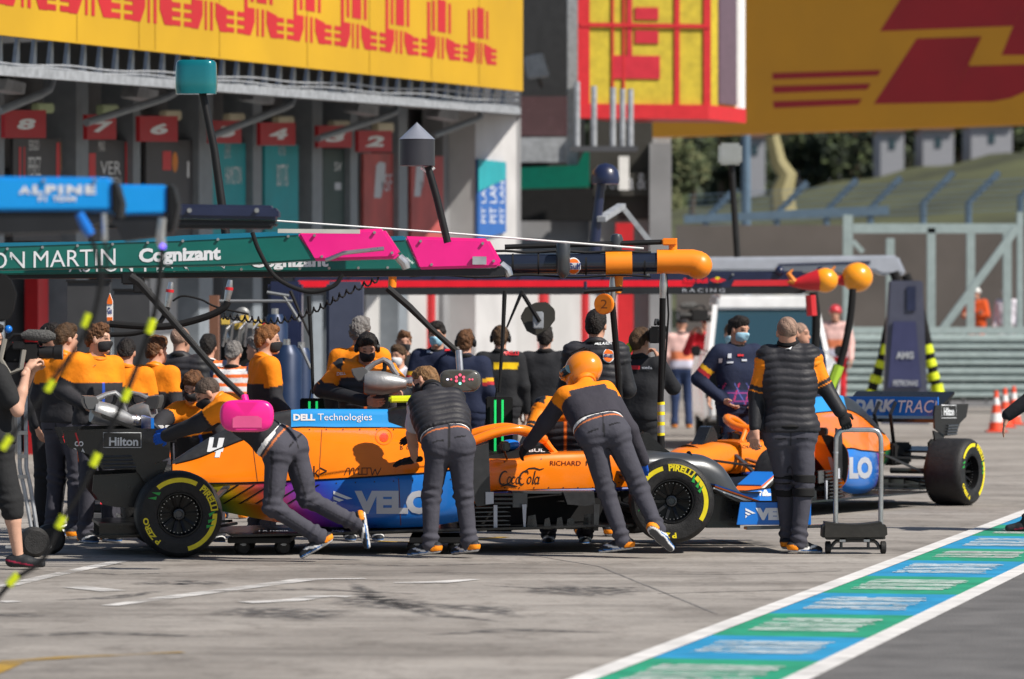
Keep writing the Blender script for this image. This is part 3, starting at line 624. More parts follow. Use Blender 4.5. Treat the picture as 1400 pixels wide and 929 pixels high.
# a wood closing the view far behind
ml = MB(); rr = random.Random(3)
for _ in range(9000):
    px = rr.uniform(640, 1600); p = P(px, rr.uniform(60, 330), rr.uniform(300, 330)); s = rr.uniform(.6, 1.3); u = Vector((rr.gauss(0, 1), rr.gauss(0, .3), rr.gauss(0, 1))).normalized(); v = u.orthogonal().normalized()
    ml.mi(rr.choice([0, 0, 1])); ml.add([p + u * s, p + v * s * .7, p - u * s, p - v * s * .7], [(0, 1, 2, 3)])
o = ml.build('far_wood', [M_leafs[0], M_leafs[1]], smooth=0, fix=False); o['kind'] = 'stuff'
mb = MB(); mb.prism([P(600, 450, 345), P(1700, 450, 345), P(1700, 20, 345), P(600, 20, 345)], (0, 1, 0)); struct(mb.build('far_hills', M_leafs[0], smooth=0))
# posts, catch fence
M_bfence = mat('blue_grey_steel', (.12, .19, .27), .5, metal=.3); M_gfence = mat('pale_green_steel', (.34, .42, .42), .5, metal=.2, var=.1)
tag(MB().cyl(P(1020, 450, 120) - Vector((0, 0, 2)), P(1020, 180, 120), .16, .12, 10).build('lamp_post', M_bfence), 'blue grey post beside the silver lamp', 'post')
tag(MB().tube([P(1072, 300, 130), P(1068, 262, 130), P(1076, 240, 130), P(1064, 222, 130), P(1056, 186, 130)], [.42, .38, .3, .24, .2], 8).build('bare_trunk', mat('straw_yellow', (.26, .23, .11), .7)), 'pale yellow bent bare trunk on the grass hill', 'trunk')
cf = thing('catch_fence', 'blue grey catch fence with tops leaning over along the grass hill', 'fence', P(1180, 440, 112).xy.to_3d())
for px, y0 in [(965, 300), (1062, 292), (1130, 288), (1190, 285), (1262, 278), (1324, 278), (1395, 270)]:
    Y = 112; MB().tube([Vector((P(px, 0, Y).x, Y, 0)), P(px, y0, Y), P(px + 42, y0 - 42, Y)], .09, 8).build('post', M_bfence, cf, world=True)
for k in range(7):
    MB().tube([P(940, 310 - k * 7, 111.9), P(1180, 296 - k * 7, 111.9), P(1420, 286 - k * 7, 111.9)], .009, 4).build('wire', M_bfence, cf, world=True)
MB().bar(P(935, 300, 112), P(1215, 288, 112), .22).build('rail', M_bfence, cf, world=True)
o = yrect(MB(), 925, 308, 1600, 470, 108, .3).build('concrete_wall', mat('dull_brown_wall', (.10, .09, .085), .9, var=.2, scale=.6, bump=.2, bscale=3)); tag(o, 'dull grey brown wall behind the gate frame', 'wall')
gf = thing('gate_frame', 'pale green steel gate frame with a diagonal brace before the brown wall', 'gate', P(1270, 560, 92).xy.to_3d())
def gpost(x0, x1, y0, y1, n='post', Y=92): yrect(MB(), x0, y0, x1, y1, Y, .2).build(n, M_gfence, gf, world=True, smooth=0)
gpost(1153, 1166, 294, 540); gpost(1268, 1279, 312, 540); gpost(1391, 1399, 290, 540); gpost(1166.5, 1390.5, 306, 319, 'beam')
MB().bar(P(1283, 458, 91.7), P(1390, 312, 91.7), .16).build('diagonal_brace', M_gfence, gf, world=True); MB().bar(P(1166, 330, 91.7), P(1180, 345, 91.7), .1).build('short_brace', M_gfence, gf, world=True)
for x in (1212, 1322, 1372): gpost(x, x + 11, 318 if x > 1300 else 326, 455, 'thin_post', 94)
# guard rail barrier with corrugated panels
gr = thing('guard_rail', 'pale green corrugated barrier with posts at the far end of the pit lane', 'barrier', P(1250, 545, 88).xy.to_3d())
for r_ in range(4):
    y0 = 458 + r_ * 22; mb = MB(); sec = []
    for x in (1110, 1480):
        sec.append([P(x, y0 + d, 88) + Vector((0, -o_, 0)) for d, o_ in ((0, 0), (3, .1), (8, .1), (11, .0), (14, .1), (18, .1), (20, 0))])
    mb.loft(sec, cap=False); mb.build('rail', M_gfence, gr, world=True, smooth=60)
for x in range(1130, 1420, 31): yrect(MB(), x, 455, x + 3.5, 552, 88.2, .15).build('post', M_galv, gr, world=True, smooth=0)
MB().bar(P(1110, 452, 88.05), P(1480, 452, 88.05), .14).build('top_rail', M_gfence, gr, world=True)
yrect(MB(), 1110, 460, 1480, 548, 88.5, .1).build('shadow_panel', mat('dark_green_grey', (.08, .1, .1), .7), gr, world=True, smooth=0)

# ================================================================== gantry booms over the pit boxes
def Yb(mb, pts, Y0, th): return yquad(mb, pts, Y0, th)
M_base = mat('boom_black_base', (.014, .015, .018), .45, var=.15)
# green booms with pink ends (the near one and the one behind it)
def green_boom(lbl, Y0, body, teal, pink, base, marks):
    t = thing('pit_gantry', lbl, 'gantry', P(body[0][0], body[0][1], Y0), group='pit gantry booms')
    o = Yb(MB(), body, Y0, .34).build('beam', M_amr, t, world=True, bevel=.012)
    if teal: Yb(MB(), teal, Y0 - .006, .30).build('teal_edge', M_amrt, t, world=True, bevel=.008)
    op = Yb(MB(), pink, Y0 - .012, .36).build('pink_end', M_pink, t, world=True, bevel=.02)
    if base: Yb(MB(), base, Y0 + .03, .24).build('under_rail', M_base, t, world=True, smooth=0)
    for g, box, m in marks: decal_px(g, box, [o], m, t, maxlen=40, skew=-.034 if Y0 < 32 else -.01)
    return t, o, op
ga, oa, opa = green_boom('green pit gantry boom whose pink end stops in mid picture, ON MARTIN lettering', 31.6,
    [(-60, 338), (407, 318.5), (436, 356), (320, 363), (-60, 371)], [(-60, 333), (150, 330), (250, 322), (407, 316), (409, 323), (250, 331), (-60, 341)], [(405, 317), (525, 312.5), (548, 347), (540, 354), (428, 357)], None,
    [(T('ON'), (10, 356.3, 48, 23), M_wdecal), (T('MARTIN'), (102, 353.1, 112, 22.5), M_wdecal), (T('Cognizant', .045), (246, 350.5, 112, 25), M_wdecal)])
gb, ob, opb = green_boom('green pit gantry boom behind with the longer pink end', 32.5,
    [(-60, 345), (556, 325), (576, 369), (-60, 377)], [(430, 329), (553, 322.5), (556, 330), (430, 336)], [(552, 323), (668, 326.5), (687, 360), (681, 366), (572, 369)], [(-60, 376), (690, 367), (690, 377), (-60, 382)],
    [(T('ASTON'), (138, 362, 88, 20), M_wdecal), (T('MARTIN'), (253, 361, 112, 20), M_wdecal), (T('Cognizant', .045), (396, 360, 106, 20), M_wdecal)])
for (a, b, Y0, par) in (((545, 352), (556, 368), 31.7, ga), ((684, 362), (697, 378), 32.6, gb)): MB().tube([P(*a, Y0), P((a[0] + b[0]) / 2 + 3, (a[1] + b[1]) / 2, Y0), P(*b, Y0)], [.035, .04, .03], 10).build('hose_outlet', M_steel, par, world=True)
Yb(MB(), [(646, 351), (665, 351), (665, 362), (646, 362)], 32.46, .02).build('grey_patch', M_galv, gb, world=True)
MB().tube([P(445, 356, 31.5), P(470, 346, 31.5), P(525, 340, 31.5)], .016, 8).build('grab_rail', M_steel, ga, world=True)
MB().bar(P(380, 316, 31.4), P(492, 317, 31.4), .05, .03).build('pale_strip', mat('pale_strip', (.5, .5, .46), .5), ga, world=True)
# blue boom close to the camera
def alpine(lbl, Y0, face, cap, under, name):
    t = thing('pit_gantry', lbl, 'gantry', P(face[0][0], face[0][1], Y0), group='pit gantry booms')
    o = Yb(MB(), face, Y0, .22).build('beam', M_alp, t, world=True, bevel=.012); Yb(MB(), cap, Y0 - .01, .26).build('end_cap', M_black, t, world=True, bevel=.012)
    if under: Yb(MB(), under, Y0 + .02, .18).build('under_rail', M_base, t, world=True)
    return t, o
gc, oc = alpine('bright blue pit gantry boom in the left foreground with white lettering', 19.0, [(-60, 241), (151, 243), (152, 288), (-60, 289)], [(151.5, 246), (158, 248), (166, 278), (163, 300), (152.5, 294)], [(-60, 290), (150, 290), (148, 302), (100, 318), (-60, 322)], 'a')
decal_px(poly2d([(-.5, -.5), (0, .5), (.5, -.5), (.2, -.5), (0, -.1), (-.2, -.5)]), (34, 259.5, 17, 12), [oc], M_wdecal, gc); decal_px(T('LPINE', .05, space=1.25), (88, 259.5, 86, 12.5), [oc], M_wdecal, gc); decal_px(T('F1', .04), (58, 272, 11, 7), [oc], M_wdecal, gc); decal_px(T('TEAM', .04), (88, 272, 32, 7), [oc], M_wdecal, gc)
gd, od = alpine('short bright blue pit gantry boom end just behind the lettered one', 20.4, [(120, 252), (227, 253), (227, 293), (120, 295)], [(227.5, 250), (236, 252), (243, 282), (236, 318), (228, 322)], [(150, 297), (226, 297), (224, 322), (170, 330)], 'b')
MB().tube([P(222, 298, 20.3), P(219, 326, 20.3), P(222, 337, 20.3)], [.02, .024, .02], 10).build('hose_outlet', M_steel, gd, world=True); MB().ball(P(222.5, 338, 20.25), .016).build('indicator_lamp', mat('violet_lamp', (.1, .05, .7), .3, emit=((.25, .15, 1), 1.2)), gd, world=True)
MB().tube([P(108, 292, 18.9), P(118, 312, 18.9), P(124, 322, 18.9)], [.02, .026, .02], 10).build('blue_coupling', M_blue, gc, world=True); MB().tube([P(142, 292, 18.95), P(143, 330, 18.95)], .013, 8).build('steel_coupling', M_steel, gc, world=True)
t = thing('pit_gantry', 'dark navy pit gantry boom behind the blue ones', 'gantry', P(240, 300, 27), group='pit gantry booms')
Yb(MB(), [(100, 277), (374, 281), (381, 290), (381, 301), (100, 296)], 27, .25).build('beam', M_navy, t, world=True, bevel=.02); Yb(MB(), [(100, 297), (381, 302), (374, 313), (100, 312)], 27.03, .2).build('under_rail', M_base, t, world=True, bevel=.02)
for x in (259, 351): MB().cyl(P(x, 288, 26.98), P(x, 288, 27.02), .015).build('bolt', M_steel, t, world=True)
# black tubular boom with orange fittings over the cars
t = gm = thing('pit_gantry', 'black tubular pit gantry boom with orange clamps and round orange end', 'gantry', P(840, 362, 35.3), group='pit gantry booms')
Y0 = 35.3; MB().tube([P(440, 365, Y0), P(905, 360, Y0)], .087, 24).build('beam', mat('blue_black_gloss', (.012, .016, .03), .2, coat=.5), t, world=True)
om = t.children[0]
MB().tube([P(828, 361.5, Y0), P(864, 361, Y0)], .105, 24).build('clamp', M_orange2, t, world=True); MB().cyl(P(846, 375, Y0), P(845, 401, Y0), .04, .03).build('clamp_stem', M_orange2, t, world=True)
MB().tube([P(898, 358, Y0), P(930, 358, Y0), P(945, 359, Y0), P(955, 362, Y0)], [.10, .10, .108, .112], 24).build('end_elbow', M_orange2, t, world=True); MB().ball(P(955, 363, Y0), .114, 20).build('end_ball', M_orange2, t, world=True)
MB().tube([P(690, 338, Y0), P(912, 331, Y0)], .022, 10).build('stay_tube', M_black, t, world=True); MB().bar(P(905, 331, Y0 - .02), P(925, 331, Y0 - .02), .06).build('stay_bracket', M_orange2, t, world=True, bevel=.01); MB().cyl(P(920, 326, Y0), P(920, 346, Y0), .035).build('stay_post', M_orange2, t, world=True)
MB().lathe([(-.14, 0), (-.13, .045), (-.10, .058), (.10, .058), (.14, .045), (.17, .02), (.17, 0)], P(770, 352, Y0 - .12), (0, 0, -1), 20).build('canister', M_satin, t, world=True)
MB().lathe([(-.10, 0), (-.09, .04), (-.05, .055), (.08, .035), (.08, 0)], P(843, 336, Y0 + .02), (0, 0, -1), 20).build('canister', M_satin, t, world=True)
decal_px(disc2d(28), (784, 364, 20, 22), [om], M_wdecal, t, 'badge_rim', off=.006); decal_px(disc2d(28), (784, 364, 17, 19), [om], M_odecal, t, 'badge', off=.010); decal_px(sq, (784, 364, 20, 8), [om], M_wdecal, t, 'badge_band', off=.014); decal_px(T('Gulf', .03), (785, 364, 18, 7), [om], mat('navy_lettering', (.01, .03, .2), .4), t, off=.018)
Yb(MB(), [(526, 370), (550, 370), (550, 378), (526, 378)], Y0 - .1, .1).build('clamp', M_orange2, t, world=True, bevel=.01); MB().cyl(P(537, 377, Y0 - .05), P(536, 393, Y0 - .05), .034).build('clamp_stem', M_orange2, t, world=True)
MB().tube([P(798, 399, Y0 - .12), P(851, 395, Y0 - .12)], .02, 8).build('cross_rod', M_black, t, world=True)
for x, y0, y1, y2, xb in ((838, 376, 414, 552, 848), (907, 372, 408, 552, 903)):
    h_ = thing('air_hose_drop', 'black drop pole with silver coupling ' + ('behind the badge jacket' if x == 838 else 'with yellow and grey sleeve near the foot'), 'hose', P(x, y0, Y0))
    MB().tube([P(x, y0, Y0), P(x, (y0 + y1) / 2, Y0), P(x - 1, y1, Y0)], [.022, .034, .026], 12).build('coupling', M_steel, h_, world=True); MB().tube([P(x - 1, y1, Y0), P((x + xb) / 2, (y1 + y2) / 2, Y0 + .1), P(xb, y2, Y0 + .2)], .026, 10).build('pole', M_mblack, h_, world=True)
    if x == 907:
        for k, (a, b, m) in enumerate(((550, 554, M_ydecal), (554, 563, M_galv), (563, 568, M_ydecal), (568, 577, M_galv), (577, 582, M_ydecal), (582, 592, M_galv), (592, 596, M_ydecal), (596, 616, M_mblack))): MB().cyl(P(903.5, a, Y0 + .2), P(904, b, Y0 + .2), .031).build('sleeve', m, h_, world=True)
        MB().tube([P(911, 374, Y0), P(914, 430, Y0 + .05), P(908, 520, Y0 + .15)], .008, 6).build('cable', M_black, h_, world=True)
bd_ = thing('signal_disc', 'small orange round board hanging under the tubular boom', 'board', P(826, 415, Y0 - .2))
MB().lathe([(-.02, .0), (-.02, .085), (.02, .085), (.02, 0)], P(826, 416, Y0 - .15), (-.5, -1, 0), 24).build('disc', M_orange2, bd_, world=True, bevel=.006); MB().tube([P(826, 398, Y0 - .13), P(826, 406, Y0 - .14)], .01, 6).build('hanger', M_black, bd_, world=True)
decal_px(T('2'), (826, 416, 9, 12), bvh_of(kids(bd_, 'disc')), mat('brown_lettering', (.25, .07, .01), .5), bd_)
# paddles hung on diagonal poles
def paddle(lbl, pole, Y0, box, m, stem, name='light_paddle', leds=False):
    t = thing(name, lbl, 'paddle', P(*pole[-1], Y0)); MB().tube([P(x, y, Y0 + .1) for x, y in pole], [.03, .03] + [.024] * (len(pole) - 2), 10).build('pole', M_black, t, world=True)
    cx, cy, w, h_ = box; ww, hh = w / F * Y0, h_ / F * Y0; c = P(cx, cy, Y0); pts = []
    for a in range(48):
        q = 2 * math.pi * a / 48; e = .42; pts.append((math.copysign(abs(math.cos(q)) ** e, math.cos(q)) * ww / 2 * (1 - .05 * max(0, -math.sin(q))), math.copysign(abs(math.sin(q)) ** .75, math.sin(q)) * hh / 2))
    secs = [[c + Vector((x * f, d, z * f)) for x, z in pts] for d, f in ((-.05, .0), (-.05, .86), (-.035, .96), (0, 1), (.03, .97), (.045, .85), (.045, .0))]
    o = MB().loft(secs, cap=False, closed=True).build('board', m, t, world=True, smooth=50); MB().tube([P(*stem[0], Y0 + .05), P(*stem[1], Y0)], .028, 10).build('stem', m if not leds else M_steel, t, world=True)
    if leds:
        lit = [mat('led_red', (.5, .05, .1), .4, emit=((1, .12, .2), .9)), mat('led_white', (.6, .6, .8), .4, emit=((.8, .8, 1), 1)), mat('led_green', (.1, .5, .4), .4, emit=((.4, 1, .8), .9))]
        for x, y, k in ((612, 519, 1), (617, 519, 0), (624, 516, 0), (624, 521, 0), (629, 513, 0), (634, 516, 0), (634, 521, 0), (629, 524.5, 2), (642, 519, 0), (646, 519, 0)): decal_px(disc2d(10), (x, y, 4 if k != 0 or 620 < x < 640 else 2.6, 4 if 620 < x < 640 else 2.6), [o], lit[k], t, 'led')
    else: decal_px(poly2d([(-.5, .3), (-.35, .5), (.35, .5), (.5, .3), (.5, -.5), (-.5, -.5)]), (338, 577, 40, 16), [o], mat('pale_pink_print', (.75, .10, .28), .35), t, 'print')
    return t
paddle('bright pink rounded paddle on a black diagonal pole over the pushing mechanic', [(178, 378), (190, 386), (300, 512), (334, 544)], 31.2, (337.5, 569, 74, 44), M_pink, [(334, 542), (337, 556)])
paddle('dark grey rounded paddle with small red lights on a diagonal pole', [(530, 394), (560, 420), (590, 450), (626, 482)], 34.6, (629, 521, 57, 31), mat('olive_grey_paddle', (.075, .075, .068), .3, coat=.4), [(627, 480), (629, 508)], leds=True)
t = thing('pole_mount', 'black clamp block under the green boom holding the pink paddle pole', 'clamp', P(182, 385, 31.4)); MB().box(P(176, 381, 31.5), (.10, .12, .09)).build('block', M_black, t, world=True, bevel=.01); MB().box(P(190, 390, 31.5), (.08, .1, .12)).build('jaw', M_black, t, world=True, bevel=.01)
# navy boom with red stripe and bull-nosed ends
t = gr_ = thing('pit_gantry', 'navy pit gantry boom with red stripe and two round yellow ends', 'gantry', P(900, 388, 53), group='pit gantry booms')
Y0 = 53; o = Yb(MB(), [(400, 372), (1100, 371), (1112, 386), (1104, 401), (400, 403)], Y0, .4).build('beam', M_navy, t, world=True, bevel=.03)
Yb(MB(), [(408, 384), (952, 383.5), (946, 392), (404, 393)], Y0 - .012, .01).build('red_stripe', mat('bright_red_stripe', (.75, .008, .025), .35), t, world=True, smooth=0); Yb(MB(), [(1004, 383.5), (1082, 383), (1078, 391), (1000, 391.5)], Y0 - .012, .01).build('red_stripe', M_rdecal, t, world=True, smooth=0)
Yb(MB(), [(400, 393.5), (1100, 393), (1096, 402), (400, 404)], Y0 - .01, .02).build('under_rail', M_base, t, world=True, smooth=0)
[decal_px(T(w_, .04), (x_, 384, 15, 7), bvh_of([o]), mat('bright_red_stripe', (0, 0, 0)), t, off=.02) for w_, x_ in (('Red', 942), ('Bull', 960))]; decal_px(T('RACING', space=1.4), (962, 397.3, 58, 5), bvh_of(kids(t, 'under_rail')), M_sdecal, t, off=.012)
decal_px(disc2d(14), (981, 383, 9, 9), [o], M_ydecal, t, 'sun_disc', off=.02); decal_px(poly2d([(-.5, .1), (-.2, .4), (0, .1), (.2, .4), (.5, .1), (.2, -.3), (-.2, -.3)]), (981, 384, 24, 9), [o], M_rdecal, t, 'emblem', off=.03)
M_yb = mat('egg_yellow_ball', (.88, .32, .008), .3, coat=.4)
for cx, cy, r, rx in ((1128, 383.5, 17, 1082), (1172, 379.5, 20.5, 1140)):
    Yc = Y0 - .2 if cx < 1150 else Y0 + 1.2; MB().ball(P(cx, cy, Yc), (r / F * Yc * 1.05, r / F * Yc, r / F * Yc), 24).build('yellow_ball', M_yb, t, world=True)
    MB().tube([P(rx - 4, cy + 5, Yc), P(rx + 10, cy + 4, Yc), P(rx + 26, cy + 2, Yc), P(cx - 8, cy, Yc)], [.02, .07, .115, .14], 14).build('red_muzzle', M_red, t, world=True)
    for k in (-1, 1): MB().tube([P(rx + 4, cy + 2, Yc - .05), P(rx - 4, cy - 4 + 5 * k, Yc - .05), P(rx + 2, cy - 8 + 7 * k, Yc - .05)], [.035, .03, .01], 8).build('orange_horn', M_orp, t, world=True)
Yb(MB(), [(810, 372), (817, 330), (824, 330), (820, 372)], Y0, .1).build('mast_foot', M_navy, t, world=True)
for x in (1066, 1122): MB().ball(P(x, 371, Y0), .06).build('dome_stud', M_navy, t, world=True)
# silver boom
t = thing('pit_gantry', 'silver grey pit gantry boom farthest along the pit lane', 'gantry', P(1240, 376, 68), group='pit gantry booms')
Yb(MB(), [(940, 352), (1060, 351), (1228, 349), (1240, 376), (1205, 376), (1195, 371), (940, 372)], 68, .5).build('beam', M_silver, t, world=True, bevel=.04)
Yb(MB(), [(1064, 361), (1190, 357), (1190, 361), (1064, 364)], 67.97, .02).build('dark_print', M_navy, t, world=True, smooth=0)
st_ = thing('sign_stand', 'silver and navy upright board standing under the silver boom', 'sign', P(1240, 600, 66))
Yb(MB(), [(1216, 384), (1262, 384), (1268, 545), (1208, 545)], 66, .2).build('frame', mat('slate_silver', (.06, .065, .10), .4), st_, world=True, bevel=.02); Yb(MB(), [(1240, 392), (1252, 392), (1252, 425), (1240, 425)], 65.97, .02).build('dark_slot', M_navy, st_, world=True); Yb(MB(), [(1221, 440), (1252, 440), (1260, 530), (1214, 530)], 65.96, .03).build('navy_panel', mat('slate_navy', (.03, .035, .10), .5), st_, world=True)
ob_ = kids(st_, 'navy_panel'); decal_px(T('AMG', .05), (1237, 486, 24, 10), ob_, M_galv, st_, off=.02); decal_px(T('PETRONAS', .03), (1238, 524, 34, 8), ob_, M_galv, st_, off=.02); Yb(MB(), [(1208, 546), (1268, 546), (1270, 580), (1206, 580)], 66, .3).build('foot', mat('slate_silver', (0, 0, 0)), st_, world=True)
# hoses hanging from booms, each a thing
def hose(lbl, pts, Y0, r, tapes=(), m=None, tr=None, name='air_hose'):
    q = catmull([list(P(x, y, Y0)) for x, y in pts], 5); t = thing(name, lbl, 'hose', P(*pts[0], Y0), group='air hoses'); MB().tube([Vector(p) for p in q], r, 10).build('tube', m or M_mblack, t, world=True)
    for (ax, ay), (bx, by) in tapes: MB().tube([P(ax, ay, Y0), P(bx, by, Y0)], (tr or r * 1.35), 12).build('yellow_tape', M_neon, t, world=True)
    return t
hose('blurred foreground air hose with yellow tapes hanging left', [(124, 322), (137, 370), (130, 425), (108, 470), (72, 520), (48, 555), (4, 612), (-30, 660)], 18.6, .010, [((121, 429), (114, 447)), ((72, 520), (64, 535)), ((14, 597), (3, 614))], tr=.016)
hose('blurred foreground air hose with yellow tapes sweeping down to the lower left corner', [(222, 340), (216, 400), (205, 450), (172, 540), (130, 630), (108, 676), (82, 716), (58, 766), (18, 794), (-20, 838)], 19.6, .0125, [((209, 436), (203, 456)), ((176, 532), (169, 548)), ((134, 620), (126, 637)), ((87, 706), (79, 722)), ((24, 786), (12, 800))], tr=.019)
hose('second thin foreground hose beside the left taped hose', [(143, 330), (146, 360), (135, 410), (128, 440)], 18.8, .007)
hose('black hose looping behind the crew from the left silver coupling', [(150, 443), (190, 446), (232, 446), (280, 434), (305, 422), (312, 412)], 37, .032)
hose('thin black hose sagging behind the bearded mechanic', [(150, 458), (185, 456), (215, 445), (230, 420)], 37.2, .022)
hose('thin grey cable arching to the right silver coupling', [(236, 412), (250, 405), (275, 410), (296, 420), (340, 430)], 37.1, .009)
for x, y0, y1, l in ((231, 386, 420, 'left'), (312, 383, 412, 'right')):
    t = thing('hose_coupling', 'silver hose coupling with a red band under the green boom, the %s one' % l, 'coupling', P(x, y0, 35)); MB().tube([P(x + 3, y0, 35), P(x + 1, (y0 + y1) / 2, 35), P(x - 2, y1, 35)], [.02, .032, .024], 12).build('barrel', M_steel, t, world=True); MB().cyl(P(x + 1.4, y0 + 10, 35), P(x + 1, y0 + 14, 35), .034).build('red_band', M_red, t, world=True)
pts = []; ctr = catmull([(305, 432), (345, 437), (385, 438), (430, 424), (470, 402), (518, 381)], 30); 
for i, (x, y) in enumerate(ctr): a = i * .95; pts.append(P(x + 3.0 * math.sin(a) * .5, y + 4.2 * math.cos(a), 34.3 + .04 * math.sin(a)))
t = tag(MB().tube(pts, .008, 6).build('coiled_cable', M_mblack), 'black coiled cable sagging behind the ginger haired crew member', 'cable')
hose('large black hose loop under the green boom', [(345, 318), (355, 345), (378, 380), (420, 399), (455, 392), (468, 375)], 31.3, .016)
hose('black hose with red sleeve hanging from the first yellow ball', [(1112, 400), (1116, 430), (1115, 470), (1113, 500)], 50, .05)
MB().tube([P(1108, 404, 49.9), P(1110, 432, 49.9)], .06, 8).build('red_sleeve', M_red, bpy.data.objects[[o.name for o in bpy.data.objects if o.get('label', '') == 'black hose with red sleeve hanging from the first yellow ball'][0]], world=True)
t = hose('black hose with lime end hanging from the second yellow ball', [(1166, 395), (1163, 430), (1156, 470), (1148, 500), (1138, 540)], 53, .045); MB().tube([P(1147, 500, 53), P(1134, 520 + 15, 53)], .07, 8).build('lime_end', mat('lime_green', (.35, .55, .04), .5), t, world=True)
hose('dark hose with yellow tapes left of the navy upright board', [(1222, 372), (1228, 400), (1214, 450), (1206, 490), (1190, 540)], 67, .075, [((1213, 472), (1210, 486)), ((1207, 494), (1204, 504)), ((1199, 514), (1196, 524)), ((1193, 534), (1190, 543))], tr=.10)
hose('dark hose with yellow tapes right of the navy upright board', [(1238, 376), (1256, 420), (1268, 470), (1276, 510), (1284, 545)], 66.5, .075, [((1266, 472), (1269, 484)), ((1270, 492), (1273, 502)), ((1274, 510), (1277, 520)), ((1280, 526), (1283, 540))], tr=.10)
tag(MB().tube([P(345, 300, 33), P(600, 318, 33), P(880, 340, 33)], .008, 5).build('steel_cable', M_white), 'thin pale cable running along above the booms', 'cable')
tag(MB().tube([P(800, 385, 46), P(800, 400, 46)], .02, 5).build('short_hanger', M_navy), 'short dark hanger under the navy boom', 'hanger')
# lamps on masts above the booms
t = thing('marker_lamp', 'glossy teal box lamp on a dark leaning mast', 'lamp', P(308, 320, 31.8)); MB().tube([P(277, 128, 31.8), P(293, 205, 31.8), P(309, 322, 31.8)], [.028, .03, .034], 12).build('mast', M_black, t, world=True)
secs = []
for f, z0, w in ((0, 129, .97), (.0, 120, 1.0), (0, 112, 1.0), (0, 92, .98), (0, 86, .95), (0, 83, .85)):
    c = P(268.5, z0, 31.8); hw = 28.5 / F * 31.8 * w; secs.append([c + Vector((hw * math.copysign(abs(math.cos(a)) ** .55, math.cos(a)), hw * .7 * math.copysign(abs(math.sin(a)) ** .6, math.sin(a)), 0)) for a in [2 * math.pi * k / 28 for k in range(28)]])
MB().loft(secs, closed=True).build('housing', mat('glossy_teal', (.002, .16, .19), .14, coat=.8, metal=.3), t, world=True, smooth=50)
t = thing('marker_lamp', 'dark grey lamp with a pale cone top on a black mast', 'lamp', P(612, 330, 32)); MB().tube([P(585, 228, 32), P(597, 270, 32), P(612, 332, 32)], .028, 12).build('mast', M_black, t, world=True)
MB().lathe([(0, 0), (0, .134), (.19, .134), (.195, .13)], P(570, 227, 32), (0, 0, 1), 28).build('housing', mat('slate_lamp', (.045, .045, .055), .35, metal=.3), t, world=True, smooth=30); MB().lathe([(.196, .136), (.325, .0)], P(570, 227, 32), (0, 0, 1), 28).build('cone_top', mat('pale_cone', (.42, .44, .50), .3, metal=.6), t, world=True, smooth=60)
MB().tube([P(576, 229, 32), P(585, 236, 32), P(594, 229, 32)], .014, 8).build('white_collar', M_white, t, world=True)
t = thing('marker_lamp', 'dark navy dome lamp on a navy mast', 'lamp', P(812, 372, 50)); MB().tube([P(822, 248, 50), P(816, 300, 50), P(810, 372, 50)], [.05, .06, .07], 12).build('mast', M_navy, t, world=True); MB().lathe([(-.06, .0), (-.05, .155), (.0, .165), (.10, .15), (.17, .09), (.195, 0)], P(828, 246, 50), (0, 0, 1), 28).build('dome', M_navy, t, world=True, smooth=50); MB().bar(P(822, 300, 49.9), P(850, 282, 51), .10, .06).build('pale_brace', M_galv, t, world=True); MB().bar(P(850, 282, 51), P(888, 330, 51), .10, .06).build('pale_brace', M_galv, t, world=True)
t = thing('marker_lamp', 'silver box lamp on a thin black mast before the trees', 'lamp', P(1008, 352, 66)); MB().tube([P(1000, 224, 66), P(1008, 352, 66)], .05, 8).build('mast', M_black, t, world=True); MB().box(P(998, 211, 66), (.36, .3, .33)).build('housing', mat('mirror_silver', (.62, .62, .66), .15, metal=.9), t, world=True, bevel=.04)
# uprights with green lights and thin poles
def sigstand(lbl, x, Y0, y0, y1, top, diag):
    t = thing('signal_stand', lbl, 'stand', P(x, 600, Y0)); gz = HZ + HC * F / Y0
    Yb(MB(), [(x - 18, y0), (x + 19, y0), (x + 19, gz - 2), (x - 18, gz - 2)], Y0, .12).build('panel', M_mblack, t, world=True, bevel=.01)
    for dx in (-5, 5): MB().cyl(P(x + dx, y0 + 4, Y0 - .04), P(x + dx, y1, Y0 - .04), .010, n=8).build('green_light', M_screen, t, world=True)
    MB().tube([P(top[0], top[1], Y0 - .1), P((top[0] + x) / 2 + 1, (top[1] + y0) / 2, Y0 - .1), P(x, y0 - 6, Y0 - .1)], [.02, .016, .014], 8).build('pole', M_black, t, world=True); MB().tube([P(*diag[0], Y0 - .1), P(*diag[1], Y0 - .1)], [.016, .008], 8).build('rod', M_black, t, world=True); MB().tube([P(x - 5, y0 + 4, Y0 - .05), P(x - 3, y0 - 12, Y0 - .08)], .006, 6).build('wire', M_black, t, world=True)
sigstand('dark stand with two green light strips behind the halo', 682, 37.2, 543, 618, (690, 398), ((714, 398), (693, 448)))
sigstand('dark stand with two short green light strips left of the headphones mechanic', 428, 37.6, 545, 570, (422, 405), ((397, 398), (425, 463)))
t = thing('round_board', 'dark many sided board on a pole seen from behind', 'board', P(737, 436, 40)); Yb(MB(), [(711, 434), (718, 421), (732, 414), (748, 413), (759, 424), (759, 438), (748, 452), (734, 460), (720, 453)], 40, .05).build('panel', mat('dark_olive_board', (.035, .033, .028), .5), t, world=True, bevel=.01); MB().tube([P(712, 398, 39.9), P(738, 440, 39.9)], .02, 8).build('pole', M_mblack, t, world=True); MB().box(P(736, 438, 39.93), (.10, .06, .16)).build('clamp', M_galv, t, world=True, bevel=.01)
